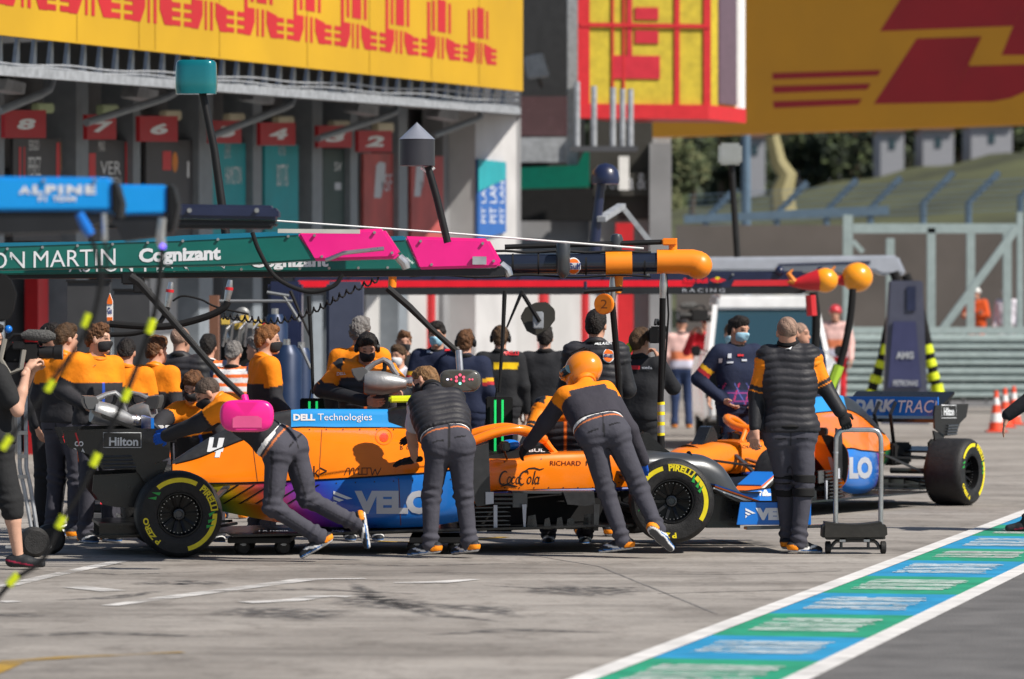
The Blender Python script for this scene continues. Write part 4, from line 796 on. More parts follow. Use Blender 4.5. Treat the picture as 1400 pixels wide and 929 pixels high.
t = thing('round_board', 'black rounded board cut by the left edge above the camera operator', 'board', P(5, 405, 26)); Yb(MB(), [(-30, 375), (4, 374), (15, 384), (22, 402), (18, 425), (8, 440), (-30, 441)], 26, .06).build('panel', M_mblack, t, world=True, bevel=.012); MB().tube([P(-10, 380, 25.98), P(-20, 300, 26)], .02, 8).build('pole', M_mblack, t, world=True)
t = thing('fin_sign', 'small white and orange fin shaped sign behind the bearded mechanic', 'sign', P(151, 440, 38)); o = Yb(MB(), [(146, 440), (146, 412), (150, 401), (154, 412), (154, 440)], 38, .04).build('panel', M_white, t, world=True); Yb(MB(), [(146.4, 412), (150, 402), (153.6, 412), (153.6, 416), (146.4, 416)], 37.99, .01).build('orange_tip', M_odecal, t, world=True); Yb(MB(), [(146.4, 434), (153.6, 434), (153.6, 439), (146.4, 439)], 37.99, .01).build('orange_foot', M_odecal, t, world=True); decal_px(T('Gu', .03), (150, 425, 6, 9), [o], mat('navy_lettering', (.01, .03, .2)), t)

# bolts, clips and cables on the booms
for par, pts, Yq in ((ga, [(x, 341 - x * .045) for x in range(10, 400, 48)], 31.59), (gb, [(x, 372.5 - x * .012) for x in range(330, 570, 40)], 32.49), (ga, [(430, 322), (512, 318), (536, 346), (440, 351)], 31.575), (gb, [(575, 330), (660, 333), (675, 357), (590, 362)], 32.475)):
    for x, y in pts: MB().cyl(P(x, y, Yq + .01), P(x, y, Yq - .006), .011, n=8).build('bolt', M_steel, par, world=True, smooth=0)
for x in (470, 560, 620, 700, 735, 800, 880): MB().tube([P(x, 362, 35.3), P(x + 2.2, 362, 35.3)], .0905, 20).build('cable_clip', M_mblack, gm, world=True)
MB().tube([P(x, 344.5 + 1.2 * math.sin(x * .08), 35.28) for x in range(560, 900, 10)], .012, 6).build('cable', M_black, gm, world=True)
MB().tube([P(x, 378 + 1.6 * math.sin(x * .05), 35.22) for x in range(560, 900, 10)], .009, 6).build('cable', M_mblack, gm, world=True)
for x in (-10, 60, 130): MB().cyl(P(x, 247, 19), P(x, 247, 18.985), .008, n=8).build('bolt', M_steel, gc, world=True, smooth=0)
for x in range(480, 1060, 58): MB().cyl(P(x, 375.5, 53), P(x, 375.5, 52.97), .016, n=8).build('bolt', M_steel, gr_, world=True, smooth=0)
for x0, x1, y0, lb in ((92, 150, 386, 'dark screen panel behind the left crew'), (156, 204, 398, 'second dark screen panel behind the left crew')):
    t = thing('garage_screen', lb, 'screen', P(x0, 690, 43.5)); yrect(MB(), x0, y0, x1, 686, 43.5, .08).build('panel', mat('graphite_screen', (.035, .036, .04), .6), t, world=True, smooth=0); yrect(MB(), x0 - 2, y0 - 3, x1 + 2, y0, 43.48, .12).build('top_rail', M_black, t, world=True); [yrect(MB(), x, 686, x + 4, 694, 43.4, .3).build('foot', M_black, t, world=True) for x in (x0, x1 - 4)]

# ================================================================== THE TWO RACING CARS
CARM1 = Matrix.Translation((-2.715, 34.19, 0)) @ Matrix.Rotation(R(9), 4, 'Z') @ Matrix.Rotation(R(-1.15), 4, 'Y')
CARM2 = Matrix.Translation((3.737, 43.4, 0)) @ Matrix.Rotation(R(240), 4, 'Z')
_ci = CARM1.inverted()
def L(px, py, ly):          # photo pixel -> (x, z) on the plane y = ly of the first car
    e = _ci @ EYE; d = (_ci @ P(px, py, 30)) - e; t = (ly - e.y) / d.y; q = e + d * t; return q.x, q.z
def L3(px, py, ly): x, z = L(px, py, ly); return Vector((x, ly, z))
def curved_geom(txt, r, ang, height, bold=0.04, squeeze=1.0):      # text bent clockwise along a circle; 2-D metres
    vs, fs = text_mesh(txt, bold); bm_v, bm_f = refine(vs, fs, lambda v: (v.x, v.y), 0.06); asp = {'PIRELLI': 4.2, 'P ZERO': 5.2}.get(txt, 4) * squeeze
    out = []
    for x, y in bm_v:
        a = ang - x * asp * height / r; rr = r + y * height; out.append((rr * math.cos(a), rr * math.sin(a)))
    return out, bm_f
def arc_geom(r0, r1, a0, a1, n=24):
    v = []; f = []
    for i in range(n + 1):
        a = a0 + (a1 - a0) * i / n; v += [(r0 * math.cos(a), r0 * math.sin(a)), (r1 * math.cos(a), r1 * math.sin(a))]
    for i in range(n): f.append((2 * i, 2 * i + 1, 2 * i + 3, 2 * i + 2))
    return v, f
def make_wheel(car, wx, side, wid, phase, steer=0.0, rad=0.335, zc=None):
    """side -1 right, +1 left; built in car space"""
    zc = rad if zc is None else zc; yc = side * (1.0 - wid / 2)
    Mw = Matrix.Translation((wx, yc, zc)) @ Matrix.Rotation(steer, 4, 'Z')
    ax = Vector((0, side, 0)); h = wid / 2
    def tr(mb): mb.v = [tuple(Mw @ Vector(v)) for v in mb.v]; return mb
    prof = [(-h * .8, .17), (-h, .20), (-h, .285), (-h * .93, rad - .018), (-h * .80, rad - .004), (-h * .6, rad), (h * .6, rad), (h * .80, rad - .004), (h * .93, rad - .018), (h, .297), (h + .002, .24), (h, .20), (h - .012, .176), (h * .8, .17)]
    w = tr(MB().lathe(prof, (0, 0, 0), ax, 56, close=True)).build('wheel', M_rubber, car, smooth=28)
    mb = MB(); mb.lathe([(-h * .7, .168), (h * .86, .168), (h * .90, .172), (h * .96, .172), (h * .96, .163), (h * .6, .155), (h * .25, .15), (h * .22, .05), (h * .30, .045), (h * .30, .0)], (0, 0, 0), ax, 40)
    for k in range(10):
        a = 2 * math.pi * k / 10; d = Vector((math.cos(a), 0, math.sin(a)))
        mb.bar(d * .04 + ax * h * .30, d * .155 + ax * h * .52, .022, .03, up=ax)
    tr(mb).build('rim', mat('black_magnesium', (.012, .012, .013), .32, metal=.5, var=.2), w, smooth=40)
    mb = MB(); mb.lathe([(h * .28, .046), (h * .50, .042), (h * .52, .03), (h * .42, .026), (h * .42, 0)], (0, 0, 0), ax, 20)
    tr(mb).build('wheel_nut', M_satin, w, smooth=30)
    mb = MB()      # bolt-like ring of small bright slots
    for k in range(30):
        a = 2 * math.pi * k / 30; d = Vector((math.cos(a), 0, math.sin(a))); mb.bar(d * .139 + ax * h * .66, d * .147 + ax * h * .66, .004, .004, up=ax)
    tr(mb).build('rim_slots', M_steel, w, smooth=0)
    def flat(g, m, name, lift=.0035):
        mb = MB(); sx = -side * -1
        mb.add([(x * (-side), side * (h + lift), y) for x, y in g[0]], g[1]); tr(mb).build(name, m, w, smooth=0, fix=False)
    flat(curved_geom('PIRELLI', .266, phase, .050), M_ydecal, 'lettering')
    flat(curved_geom('P ZERO', .268, phase + math.pi, .044), M_ydecal, 'lettering')
    flat(arc_geom(.292, .297, phase + .40, phase - .40), M_ydecal, 'stripe')
    g1, g2 = arc_geom(.252, .287, phase + .56, phase + 1.75), arc_geom(.252, .287, phase - .48, phase - 1.85)
    flat(g1, M_ydecal, 'stripe'); flat(g2, M_ydecal, 'stripe')
    for a in (phase + 1.86, phase + 2.05, phase - .5, phase - .72, phase - .9):
        c, s_ = math.cos, math.sin; r = .25
        flat(([(r * c(a), r * s_(a)), ((r + .03) * c(a + .1), (r + .03) * s_(a + .1)), ((r - .03) * c(a + .02), (r - .03) * s_(a + .02)), ((r - .02) * c(a - .09), (r - .02) * s_(a - .09))], [(0, 1, 2, 3)]), M_gdecal, 'wear_mark', .0045)
    return w

def make_car(name, label, M, num, steer, phases, hand_raise):
    car = thing(name, label, 'racing car', M=M, group='papaya orange racing cars')
    car.location = M.translation
    sides = (-1, 1)
    # ---------------- engine cover and sidepods
    st = [  # px, rows (ly, py) from the spine to the floor
        (236, [(0, 630), (.03, 631), (.05, 635), (.07, 640), (.09, 645), (.10, 652), (.11, 660), (.11, 666), (.10, 674), (.08, 682), (.06, 686)]),
        (270, [(0, 608), (.03, 612), (.06, 626), (.10, 634), (.14, 645), (.17, 653), (.18, 661), (.18, 668), (.17, 678), (.14, 688), (.12, 692)]),
        (302, [(0, 590), (.03, 596), (.06, 613), (.13, 625), (.20, 640), (.25, 651), (.28, 661), (.28, 669), (.27, 682), (.22, 694), (.20, 699)]),
        (345, [(0, 572), (.035, 576), (.07, 597), (.16, 608), (.25, 627), (.33, 645), (.38, 660), (.39, 671), (.38, 688), (.33, 702), (.30, 708)]),
        (398, [(0, 561), (.04, 563), (.09, 585), (.18, 595), (.30, 613), (.41, 636), (.48, 658), (.50, 671), (.50, 692), (.46, 710), (.42, 717)]),
        (460, [(0, 560), (.05, 562), (.10, 585), (.20, 592), (.34, 608), (.48, 632), (.57, 655), (.60, 670), (.61, 694), (.58, 713), (.52, 721)]),
        (525, [(0, 560), (.06, 562), (.11, 585), (.22, 594), (.38, 607), (.53, 630), (.63, 651), (.66, 668), (.67, 694), (.64, 713), (.58, 722)]),
        (580, [(0, 558), (.07, 561), (.12, 586), (.23, 598), (.42, 608), (.58, 626), (.68, 647), (.71, 666), (.71, 692), (.68, 710), (.62, 720)]),
        (622, [(0, 558), (.07, 562), (.12, 588), (.25, 602), (.46, 611), (.62, 623), (.72, 642), (.74, 662), (.73, 688), (.70, 704), (.64, 714)]),
        (643, [(0, 566), (.07, 569), (.12, 592), (.25, 605), (.46, 614), (.62, 624), (.715, 641), (.735, 660), (.725, 684), (.70, 698), (.64, 708)])]
    nar = lambda px: np.interp(px, [236, 270, 302, 345, 398, 460, 525], [1, .8, .74, .74, .80, .91, 1])
    A = np.array([[list(L3(px, py, -ly * (nar(px) if ly > .08 else 1))) for ly, py in rows] for px, rows in st]); n1, n2 = 5, 3
    A = catmull(A, n1); A = np.swapaxes(catmull(np.swapaxes(A, 0, 1), n2), 0, 1)
    px_of = np.interp(np.arange(len(A)), np.arange(len(st)) * n1, [s[0] for s in st])
    cover = None
    for sd_ in sides:
        V = A.copy(); V[:, :, 1] *= -sd_ if sd_ > 0 else 1
        def rm(i, k):
            r = k // n2
            if r < 2: return 1 if px_of[i] > 392 else 2
            if r < 6: return 0
            return 3
        mb = MB(); mb.loft([[Vector(p) for p in row] for row in V], rowmat=rm, cap=True)
        o = mb.build('engine_cover' if sd_ < 0 else 'engine_cover', [M_orange, M_lblue, M_carbon2, 'ph'] if 0 else [M_orange, M_lblue, M_carbon2, rainbow], car, smooth=50)
        # gradient along the lower flank: blue, violet, red, orange, yellow, green towards the tail
        me = o.data; at = me.color_attributes.new('Col', 'FLOAT_COLOR', 'POINT'); xs = np.array([v.co.x for v in me.vertices]); zs = np.array([v.co.z for v in me.vertices])
        key = xs + (zs - .4) * .8
        stops = [(.15, (.01, .02, .02)), (.33, (.01, .20, .06)), (.47, (.45, .35, .01)), (.62, (.60, .16, .01)), (.80, (.55, .03, .06)), (.98, (.30, .03, .40)), (1.2, (.03, .04, .42)), (1.45, (.01, .13, .50)), (1.9, (.012, .17, .60))]
        cols = np.stack([np.interp(key, [s[0] for s in stops], [s[1][c] for s in stops]) for c in range(3)] + [np.ones(len(key))], 1)
        at.data.foreach_set('color', cols.astype(np.float32).ravel())
        if sd_ < 0: cover = o
        # dark seam between the cover and the flank, and below the blue strip
        for row, x0, x1 in ((6, 280, 645), (2, 240, 640)):
            pts = [Vector(V[i, row * n2]) + Vector((0, .004 * sd_, 0)) for i in range(len(V)) if x0 < px_of[i] < x1]
            MB().tube(pts, .007, 6).build('seam', M_black, car)
        # inlet mouth
        q = V[-1]; mb = MB(); c = [Vector(p) + Vector((.012, 0, 0)) for p in q[4 * n2:9 * n2 + 1]]; mb.prism(c, (.01, 0, 0)); mb.build('sidepod_inlet', M_mblack, car, smooth=0)
        # dark louvre and vents on the flank
        mb = MB()
        for px, py, w in ((516, 616, 22),): mb.tube([L3(px - w / 2, py, .385 * -1) * 1 if sd_ < 0 else Vector((L3(px - w / 2, py, -.385).x, .385, L3(px - w / 2, py, -.385).z)), L3(px + w / 2, py - 1, -.40) if sd_ < 0 else Vector((L3(px + w / 2, py, -.40).x, .40, L3(px + w / 2, py, -.4).z))], .016, 8)
        mb.build('vent', M_mblack, car)
    # shark fin spine plate and airbox
    fin = [L3(300, 592, 0), L3(345, 574, 0), L3(398, 562, 0), L3(398, 575, 0), L3(340, 590, 0), L3(270, 618, 0), L3(240, 632, 0)]
    MB().prism([p + Vector((0, -.012, 0)) for p in fin], (0, .024, 0)).build('shark_fin', M_carbon2, car, smooth=0)
    x0, z0 = L(530, 586, 0); x1, z1 = L(622, 555, 0)
    secs = []
    for x, w, zt, zb in ((x0, .09, z1 - .01, z0), (x0 + .12, .115, z1 + .01, z0 - .02), (x0 + .32, .13, z1 + .015, z0 - .03), (x1, .125, z1 - .005, z0 - .06)):
        secs.append([Vector((x, w * a, zb + (zt - zb) * b)) for a, b in ((-1, 0), (-1.02, .5), (-.8, .9), (-.4, 1), (.4, 1), (.8, .9), (1.02, .5), (1, 0))])
    MB().loft(secs).build('airbox', M_carbon, car, smooth=40)
    xc, zc = L(549, 546, 0)
    MB().box((xc, 0, zc), (.20, .11, .055)).build('onboard_camera', M_neon, car, bevel=.012); MB().box((xc, 0, zc - .055), (.08, .03, .06)).build('camera_mount', M_black, car)
    # ---------------- monocoque: orange tub and graphite nose
    tub = [(640, 628, 700, .36), (668, 628, 675, .37), (706, 628, 673, .37), (726, 623, 672, .36), (756, 621, 671, .34), (800, 620, 670, .31), (860, 618, 668, .28)]
    secs = []
    for px, t, b, w in tub:
        xt, zt = L(px, t, -w); _, zb = L(px, b, -w)
        secs.append([Vector((xt, y * w, zb + (zt - zb) * v)) for y, v in ((-.86, 0), (-.97, .05), (-1, .2), (-1, .55), (-1, .85), (-.93, .97), (-.8, 1), (-.4, 1.02), (.4, 1.02), (.8, 1), (.93, .97), (1, .85), (1, .55), (1, .2), (.97, .05), (.86, 0))])
    secs = [[Vector(p) for p in s] for s in catmull([[list(p) for p in s] for s in secs], 4)]
    tubo = MB().loft(secs, closed=True).build('monocoque', M_orange, car, smooth=40)
    for s_ in sides:
        pts = [Vector((L(px, b, -w)[0], s_ * w * 1.003, L(px, b + .5, -w)[1])) for px, t, b, w in tub[1:]]
        MB().tube(pts, .014, 6).build('blue_edge', mat('deep_blue_edge', (.008, .03, .22), .35), car)
    nose = [(858, 617, 668, .27), (885, 615, 672, .25), (915, 618, 676, .225), (941, 620, 684, .20), (962, 623, 692, .185), (982, 634, 700, .165), (995, 650, 706, .14), (1010, 672, 708, .11), (1040, 694, 711, .085), (1062, 702, 710, .05)]
    secs = []
    for px, t, b, w in nose:
        xt, zt = L(px, t, 0); _, zb = L(px, b, 0); zc = (zt + zb) / 2; hh = (zt - zb) / 2
        secs.append([Vector((xt, w * math.copysign(abs(math.cos(a)) ** .7, math.cos(a)), zc + hh * math.copysign(abs(math.sin(a)) ** .7, math.sin(a)))) for a in [2 * math.pi * k / 20 for k in range(20)]])
    secs = [[Vector(p) for p in s] for s in catmull([[list(p) for p in s] for s in secs], 4)]
    MB().loft(secs, closed=True).build('nose', M_satin if num == 4 else M_orange, car, smooth=50)
    x, z = L(941, 621, 0); MB().lathe([(0, .195), (.012, .195)], (x, 0, z - .17), (1, 0, 0), 24).build('nose_joint', M_black, car)
    # fairing with the inspection bulge on the bulkhead
    bul = [L3(*p) for p in ((862, 616, 0), (866, 602, 0), (877, 590, 0), (886, 592, 0), (893, 600, 0), (904, 611, 0), (916, 619, 0))]
    MB().prism([p + Vector((0, -.07, 0)) for p in bul], (0, .14, 0)).build('bulkhead_fairing', M_carbon, car, bevel=.012)
    if num == 4: MB().ball(L3(874, 607, -.08), (.03, .012, .04)).build('filler_cap', M_white, car)
    # cockpit: rim, headrest, mirrors, steering wheel, halo
    cop = [L3(*p) for p in ((655, 630, -.27), (662, 618, -.27), (690, 620, -.27), (712, 614, -.27), (735, 609, -.27), (757, 622, -.27), (757, 630, -.27))]
    for s_ in sides:
        MB().prism([Vector((p.x, s_ * .23 - .04, p.z)) for p in cop], (0, .08, 0)).build('cockpit_rim', M_carbon, car, bevel=.008)
        xm, zm = L(680, 610, -.5); MB().box((xm + .05, s_ * .56, zm), (.06, .19, .075)).build('mirror', M_carbon, car, bevel=.012); MB().tube([(xm + .05, s_ * .5, zm - .03), (xm + .1, s_ * .34, zm - .11)], .009, 6).build('mirror_stay', M_black, car)
    x, z = L(693, 612, -.12); MB().box((x, -.02, z - .02), (.09, .30, .13)).build('steering_wheel', M_black, car, bevel=.03)
    MB().ball((x + .02, -.16, z + .02), (.085, .06, .045)).build('blue_glove_pad', M_blue, car)
    x0, _ = L(655, 628, 0); x1, _ = L(750, 628, 0); _, z = L(690, 626, 0); MB().box(((x0 + x1) / 2, 0, z + .008), (x1 - x0, .42, .02)).build('cockpit_opening', M_mblack, car)
    x, z = L(655, 610, 0); MB().box((x - .06, 0, z), (.16, .5, .16)).build('headrest', M_carbon, car, bevel=.03)
    ring = []
    pr = [(640, 606, .36), (655, 600, .36), (675, 593, .355), (700, 588, .345), (716, 588, .32), (728, 592, .26), (737, 597, .17), (742, 600, .08), (743, 601, 0)]
    half = [Vector((L(px, py, -w)[0], -w, L(px, py, -w)[1])) for px, py, w in pr]
    full = half + [Vector((p.x, -p.y, p.z)) for p in half[-2::-1]]
    full = [Vector(p) for p in catmull([list(p) for p in full], 4)]
    MB().tube(full, .038, 12).build('halo', M_orange, car); pc = half[-1]
    xe, ze = L(764, 626, 0); MB().tube([pc, ((pc.x + xe) / 2 + .0, 0, (pc.z + ze) / 2), (xe, 0, ze)], [.032, .024, .028], 10).build('halo_pillar', M_orange, car)
    # ---------------- floor, bargeboards, diffuser
    xa, za = L(318, 735, -.75); xb, zb = L(866, 722, -.75); zf0, zf1 = za, L(600, 724, -.75)[1]
    def fl(x0, x1, w0, w1, z0, z1, nm='floor', m=M_carbon): MB().hexa([Vector((x, y * w, z)) for x, w in ((x0, w0), (x1, w1)) for y in (-1, 1) for z in (z0, z1)]).build(nm, m, car, bevel=.006)
    xm = L(668, 730, -.75)[0]
    fl(xa, xb, .72, .78, zf0, zf1); fl(-.62, xa - .003, .46, .52, zf0 + .02, zf1 + .01, 'rear_floor')
    fl(xa + .1, xb - .3, .32, .25, zf0 - .03, zf0 - .003, 'plank', M_mblack)
    x0, z0 = L(640, 722, -.30); x1, z1 = L(850, 672, -.30); fl(x0, x1, .34, .26, zf1 + .003, z1, 'chassis_core', M_mblack)
    for s_ in sides:
        def sp(pts, ly, th, nm, m): MB().prism([Vector((L(px, py, -ly)[0], s_ * ly, L(px, py, -ly)[1])) for px, py in pts], (0, th * -s_, 0)).build(nm, m, car, smooth=0)
        sp([(648, 612), (668, 606), (671, 690), (652, 693), (640, 660)], .68, .015, 'deflector', M_carbon2)
        sp([(664, 673), (675, 673), (675, 689), (664, 690)], .70, .02, 'pale_bracket', M_sdecal)
        for k in range(3): sp([(676, 675 + k * 6), (702, 675 + k * 6), (702, 678 + k * 6), (676, 678 + k * 6)], .66, .1, 'slat', M_carbon2)
        sp([(701, 674), (721, 674), (721, 694), (701, 694)], .64, .01, 'clear_vane', mat('smoky_vane', (.07, .075, .08), .2, coat=.4))
        for k in range(5): sp([(650, 694 + k * 6), (698 - (k % 2) * 8, 693 + k * 6), (698, 694.6 + k * 6), (650, 695.6 + k * 6)], .69, .12, 'slat', M_satin)
        sp([(675, 691), (680, 691), (680, 722), (675, 722)], .70, .015, 'stay', M_sdecal); sp([(714, 690), (720, 690), (718.5, 723), (716, 723)], .71, .015, 'stay', M_sdecal)
        for x, w, t in ((727, 10, 706), (748, 6, 710), (765, 6, 709), (780, 8, 710), (806, 14, 704)): sp([(x - w / 2, t), (x + w / 2, t - 2), (x + w / 2 + 3, 724), (x - w / 2 - 2, 724)], .62, .012, 'turning_vane', M_carbon)
        sp([(770, 673), (812, 673), (814, 690), (800, 692), (776, 690)], .60, .12, 'boomerang_vane', M_carbon2)
        sp([(700, 671.5), (812, 671.5), (812, 675), (700, 675)], .55, .2, 'sill', M_satin)
        sp([(812, 690), (820, 690), (818, 726), (812, 726)], .70, .015, 'edge_vane', M_carbon2)
    # ---------------- rear wing, diffuser, light
    ep = [(84, 589), (140, 587), (228, 586), (233, 600), (232, 626), (190, 642), (140, 642), (122, 622), (94, 612)]
    for s_ in sides:
        e = MB().prism([Vector((L(px, py, -.565)[0], s_ * .565, L(px, py, -.565)[1])) for px, py in ep], (0, -.018 * s_, 0)).build('rear_wing_endplate', M_carbon, car, bevel=.004)
        for k in range(4):
            pa, pb = L3(136 + k * 2, 625 + k * 5, -.577), L3(180 + k * 2, 624 + k * 5, -.577); MB().tube([(pa.x, s_ * .577, pa.z), (pb.x, s_ * .577, pb.z)], .009, 6).build('louvre', M_satin, car)
        MB().prism([Vector((L(px, py, -.55)[0], s_ * .55, L(px, py, -.55)[1])) for px, py in ((184, 640), (230, 630), (218, 664), (206, 678), (198, 660))], (0, -.018 * s_, 0)).build('endplate_strake', M_carbon, car, smooth=0)
        low = [(128, 650), (200, 646), (214, 652), (205, 700), (190, 694), (160, 694), (140, 690), (126, 672)]
        MB().prism([Vector((L(px, py, -.46)[0], s_ * .46, L(px, py, -.46)[1])) for px, py in low], (0, -.02 * s_, 0)).build('diffuser_side', M_carbon, car, smooth=0)
    if num == 4:
        pass
    xa, za = L(88, 600, 0); 
    def wing(x0, z0, x1, z1, th, w, nm, m): MB().hexa([Vector((x0, -w, z0)), Vector((x0, -w, z0 + th)), Vector((x0, w, z0)), Vector((x0, w, z0 + th)), Vector((x1, -w, z1)), Vector((x1, -w, z1 + th)), Vector((x1, w, z1)), Vector((x1, w, z1 + th))]).build(nm, m, car, bevel=.006)
    xr, zr = L(100, 580, 0); xf, zf = L(222, 606, 0); xm, zm = L(150, 600, 0)
    fx_, fz_ = L(205, 596, 0); wing(xm - .02, zm - .03, fx_ + .06, L(205, 614, 0)[1], .035,   .548, 'rear_main_plane', M_carbon)
    wing(xm - .10, L(150, 568, 0)[1], fx_ - .05, L(200, 594, 0)[1], .03,   .548, 'rear_flap', M_carbon)
    MB().hexa([Vector((xx, y * .546, z)) for xx, z0_, z1_ in ((fx_ - .03, 0, 0), (fx_ - .005, 0, 0)) for y in (-1, 1) for z in (L(200, 603, 0)[1], L(200, 570, 0)[1])]).build('rear_wing_board', M_blue, car, smooth=0)
    for s_ in sides: MB().tube([(fx_ + .02, s_ * .09, L(200, 580, 0)[1]), (fx_ + .14, s_ * .09, L(200, 600, 0)[1]), (fx_ + .02, s_ * .07, L(200, 650, 0)[1]), (-.25, s_ * .06, L(200, 668, 0)[1])], .02, 8).build('wing_pylon', M_carbon, car)
    wing(-.55, L(150, 662, 0)[1], -.30, L(190, 668, 0)[1], .02, .44, 'beam_wing', M_carbon)
    xd0, zd0 = L(140, 690, 0); fl(xd0 - .06, -.22, .44, .45, zf0 + .10, zf0 + .125, 'diffuser_roof'); 
    for k in range(5): MB().box((xd0 + .16, (k - 2) * .17, zf0 + .06), (.42, .012, .12)).build('diffuser_strake', M_carbon, car)
    x, z = L(150, 665, 0); MB().hexa([Vector((a, y * w, zz)) for a, w in ((x - .05, .09), (.05, .16)) for y in (-1, 1) for zz in (L(150, 690, 0)[1], L(150, 652, 0)[1])]).build('gearbox', M_mblack, car, bevel=.02)
    lx, lz = L(117, 679, 0); MB().box((x - .065, 0, lz), (.02, .04, .13)).build('rain_light', mat('red_led', (.5, .01, .02), .4, emit=((1, .03, .05), .8)), car)
    # ---------------- front wing
    fe = [(1012, 687), (1109, 687), (1109, 718), (1007, 718)]; feo = None
    for s_ in sides:
        q = MB().prism([Vector((L(px, py, -.96)[0], s_ * .96, L(px, py, -.96)[1])) for px, py in fe], (0, -.012 * s_, 0)).build('front_wing_endplate', M_blue, car, bevel=.003)
        if s_ == (-1 if num == 4 else 1): feo = q
        MB().hexa([Vector((x, s_ * y, z)) for x in (L(1006, 0, -.96)[0], L(1112, 0, -.96)[0]) for y in (.86, .985) for z in (L(1060, 723.5, -.96)[1], L(1060, 719.5, -.96)[1])]).build('footplate', M_satin, car, bevel=.004)
        MB().prism([Vector((L(px, py, -.945)[0], s_ * .945, L(px, py, -.945)[1])) for px, py in ((1009, 685), (1109, 685), (1109, 687), (1011, 687))], (0, -.02 * s_, 0)).build('endplate_cap', M_black, car, smooth=0)
        els = [((1100, 719), (1056, 712), M_carbon), ((1072, 711), (1040, 700), M_black), ((1050, 703), (1018, 688), M_carbon), ((1032, 697), (998, 678), M_black), ((1016, 690), (975, 668), M_carbon)]
        for k, (a, b, m) in enumerate(els):
            secs = []
            for ly, f in ((.20, .55), (.45, .8), (.70, 1.0), (.935, 1.0)):
                xa, za = L(*a, -.9); xb, zb_ = L(*b, -.9); xb2 = xa + (xb - xa) * f; zb2 = za + (zb_ - za) * f
                secs.append([Vector((xa, s_ * ly, za)), Vector(((xa + xb2) / 2, s_ * ly, (za + zb2) / 2 - .012)), Vector((xb2, s_ * ly, zb2)), Vector(((xa + xb2) / 2, s_ * ly, (za + zb2) / 2 + .010))])
            MB().loft(secs, closed=True).build('front_wing_flap', m, car, smooth=30)
        # coloured edges of the flaps
        for (a, b), m, dz in ((((1040, 693), (976, 668.5)), M_white, .012), (((1046, 690), (978, 667)), M_odecal, .028), (((1030, 683), (978, 665.5)), M_blue, .045)):
            pa, pb = L3(*a, -.93), L3(*b, -.93); MB().bar((pa.x, s_ * .80, pa.z + dz * .3), (pb.x, s_ * .80, pb.z + dz * .3), .24, .012).build('flap_stripe', m, car, smooth=0)
        MB().prism([Vector((L(px, py, -.62)[0], s_ * .62, L(px, py, -.62)[1])) for px, py in ((972, 672), (1012, 690), (1012, 722), (966, 722))], (0, -.25 * s_, 0)).build('under_wing_vane', M_carbon, car, smooth=0)
        MB().tube([(L(1050, 708, 0)[0], s_ * .07, L(1050, 700, 0)[1]), (L(1060, 716, 0)[0], s_ * .08, L(1060, 716, 0)[1])], .02, 6).build('wing_pillar', M_carbon, car)
    # ---------------- wheels and suspension
    WB_ = 3.9; zf = .335
    ws = []
    for wx, wid, k in ((0, .405, 0), (WB_, .345, 2)):
        for j, s_ in enumerate(sides): ws.append(make_wheel(car, wx, s_, wid, phases[k + j], steer if k else 0.0))
    for s_ in sides:
        for (a, b) in (((3.55, .22, .56), (3.9, .78, .47)), ((4.1, .2, .55), (3.92, .78, .47)), ((3.6, .22, .30), (3.9, .78, .20)), ((4.15, .18, .30), (3.9, .78, .20)), ((3.75, .24, .60), (3.88, .76, .24)), ((3.6, .24, .52), (3.75, .78, .40)),
                       ((.35, .16, .48), (0, .75, .46)), ((-.2, .10, .48), (0, .75, .46)), ((.5, .2, .22), (0, .75, .18)), ((-.25, .12, .25), (0, .75, .18)), ((.45, .2, .52), (.05, .75, .22))):
            MB().bar((a[0], s_ * a[1], a[2]), (b[0], s_ * b[1], b[2]), .055, .022).build('wishbone', M_carbon if a[0] < 1 and a[0] != .45 else M_satin, car, bevel=.004)
        MB().cyl((0, s_ * .1, .335), (0, s_ * .8, .335), .03, n=10).build('drive_shaft', M_satin, car)
        MB().lathe([(0, .14), (.10, .15), (.12, .10)], (3.9, s_ * .58, .335), (0, s_, 0), 20).build('brake_duct', M_carbon, car); MB().lathe([(0, .14), (.10, .15), (.12, .10)], (0, s_ * .52, .335), (0, s_, 0), 20).build('brake_duct', M_carbon, car)
    return car, dict(cover=cover, tub=tubo, fe=feo)
rainbow = mat('rainbow_gradient_paint', 'attr', .3, coat=.5, var=.03)
car1, c1 = make_car('racing_car', 'papaya orange and blue racing car number 4 seen side on, being pushed by mechanics', CARM1, 4, R(-9), [R(28), R(60), R(72), R(40)], True)
car2, c2 = make_car('racing_car', 'second papaya orange racing car waiting nose towards us behind the standing man with the trolley', CARM2, 3, R(0), [R(40), R(48), R(60), R(110)], False)
b1 = bvh_of(kids(car1, 'engine_cover', 'monocoque', 'airbox', 'shark_fin'))
SH = 0.18
decal_px(T('VELO', .06), (538, 687, 106, 32), b1, M_sdecal, car1)
tri = poly2d([(-.5, .5), (.5, 0), (.2, -.05), (-.5, .28)], [(-.5, .15), (.05, -.1), (-.2, -.2), (-.5, -.05)], [(-.5, -.18), (-.3, -.26), (-.5, -.5)])
decal_px(tri, (469, 682, 26, 21), b1, M_wdecal, car1, 'arrow_emblem')
decal_px(T('DELL', .05), (416, 571, 30, 9), b1, M_wdecal, car1); decal_px(T('Technologies'), (471.5, 572, 74, 12), b1, M_wdecal, car1)
decal_px(T('bank>', .0), (424, 645, 46, 15), b1, M_kdecal, car1)
w2 = lambda a, b, t=.06: None
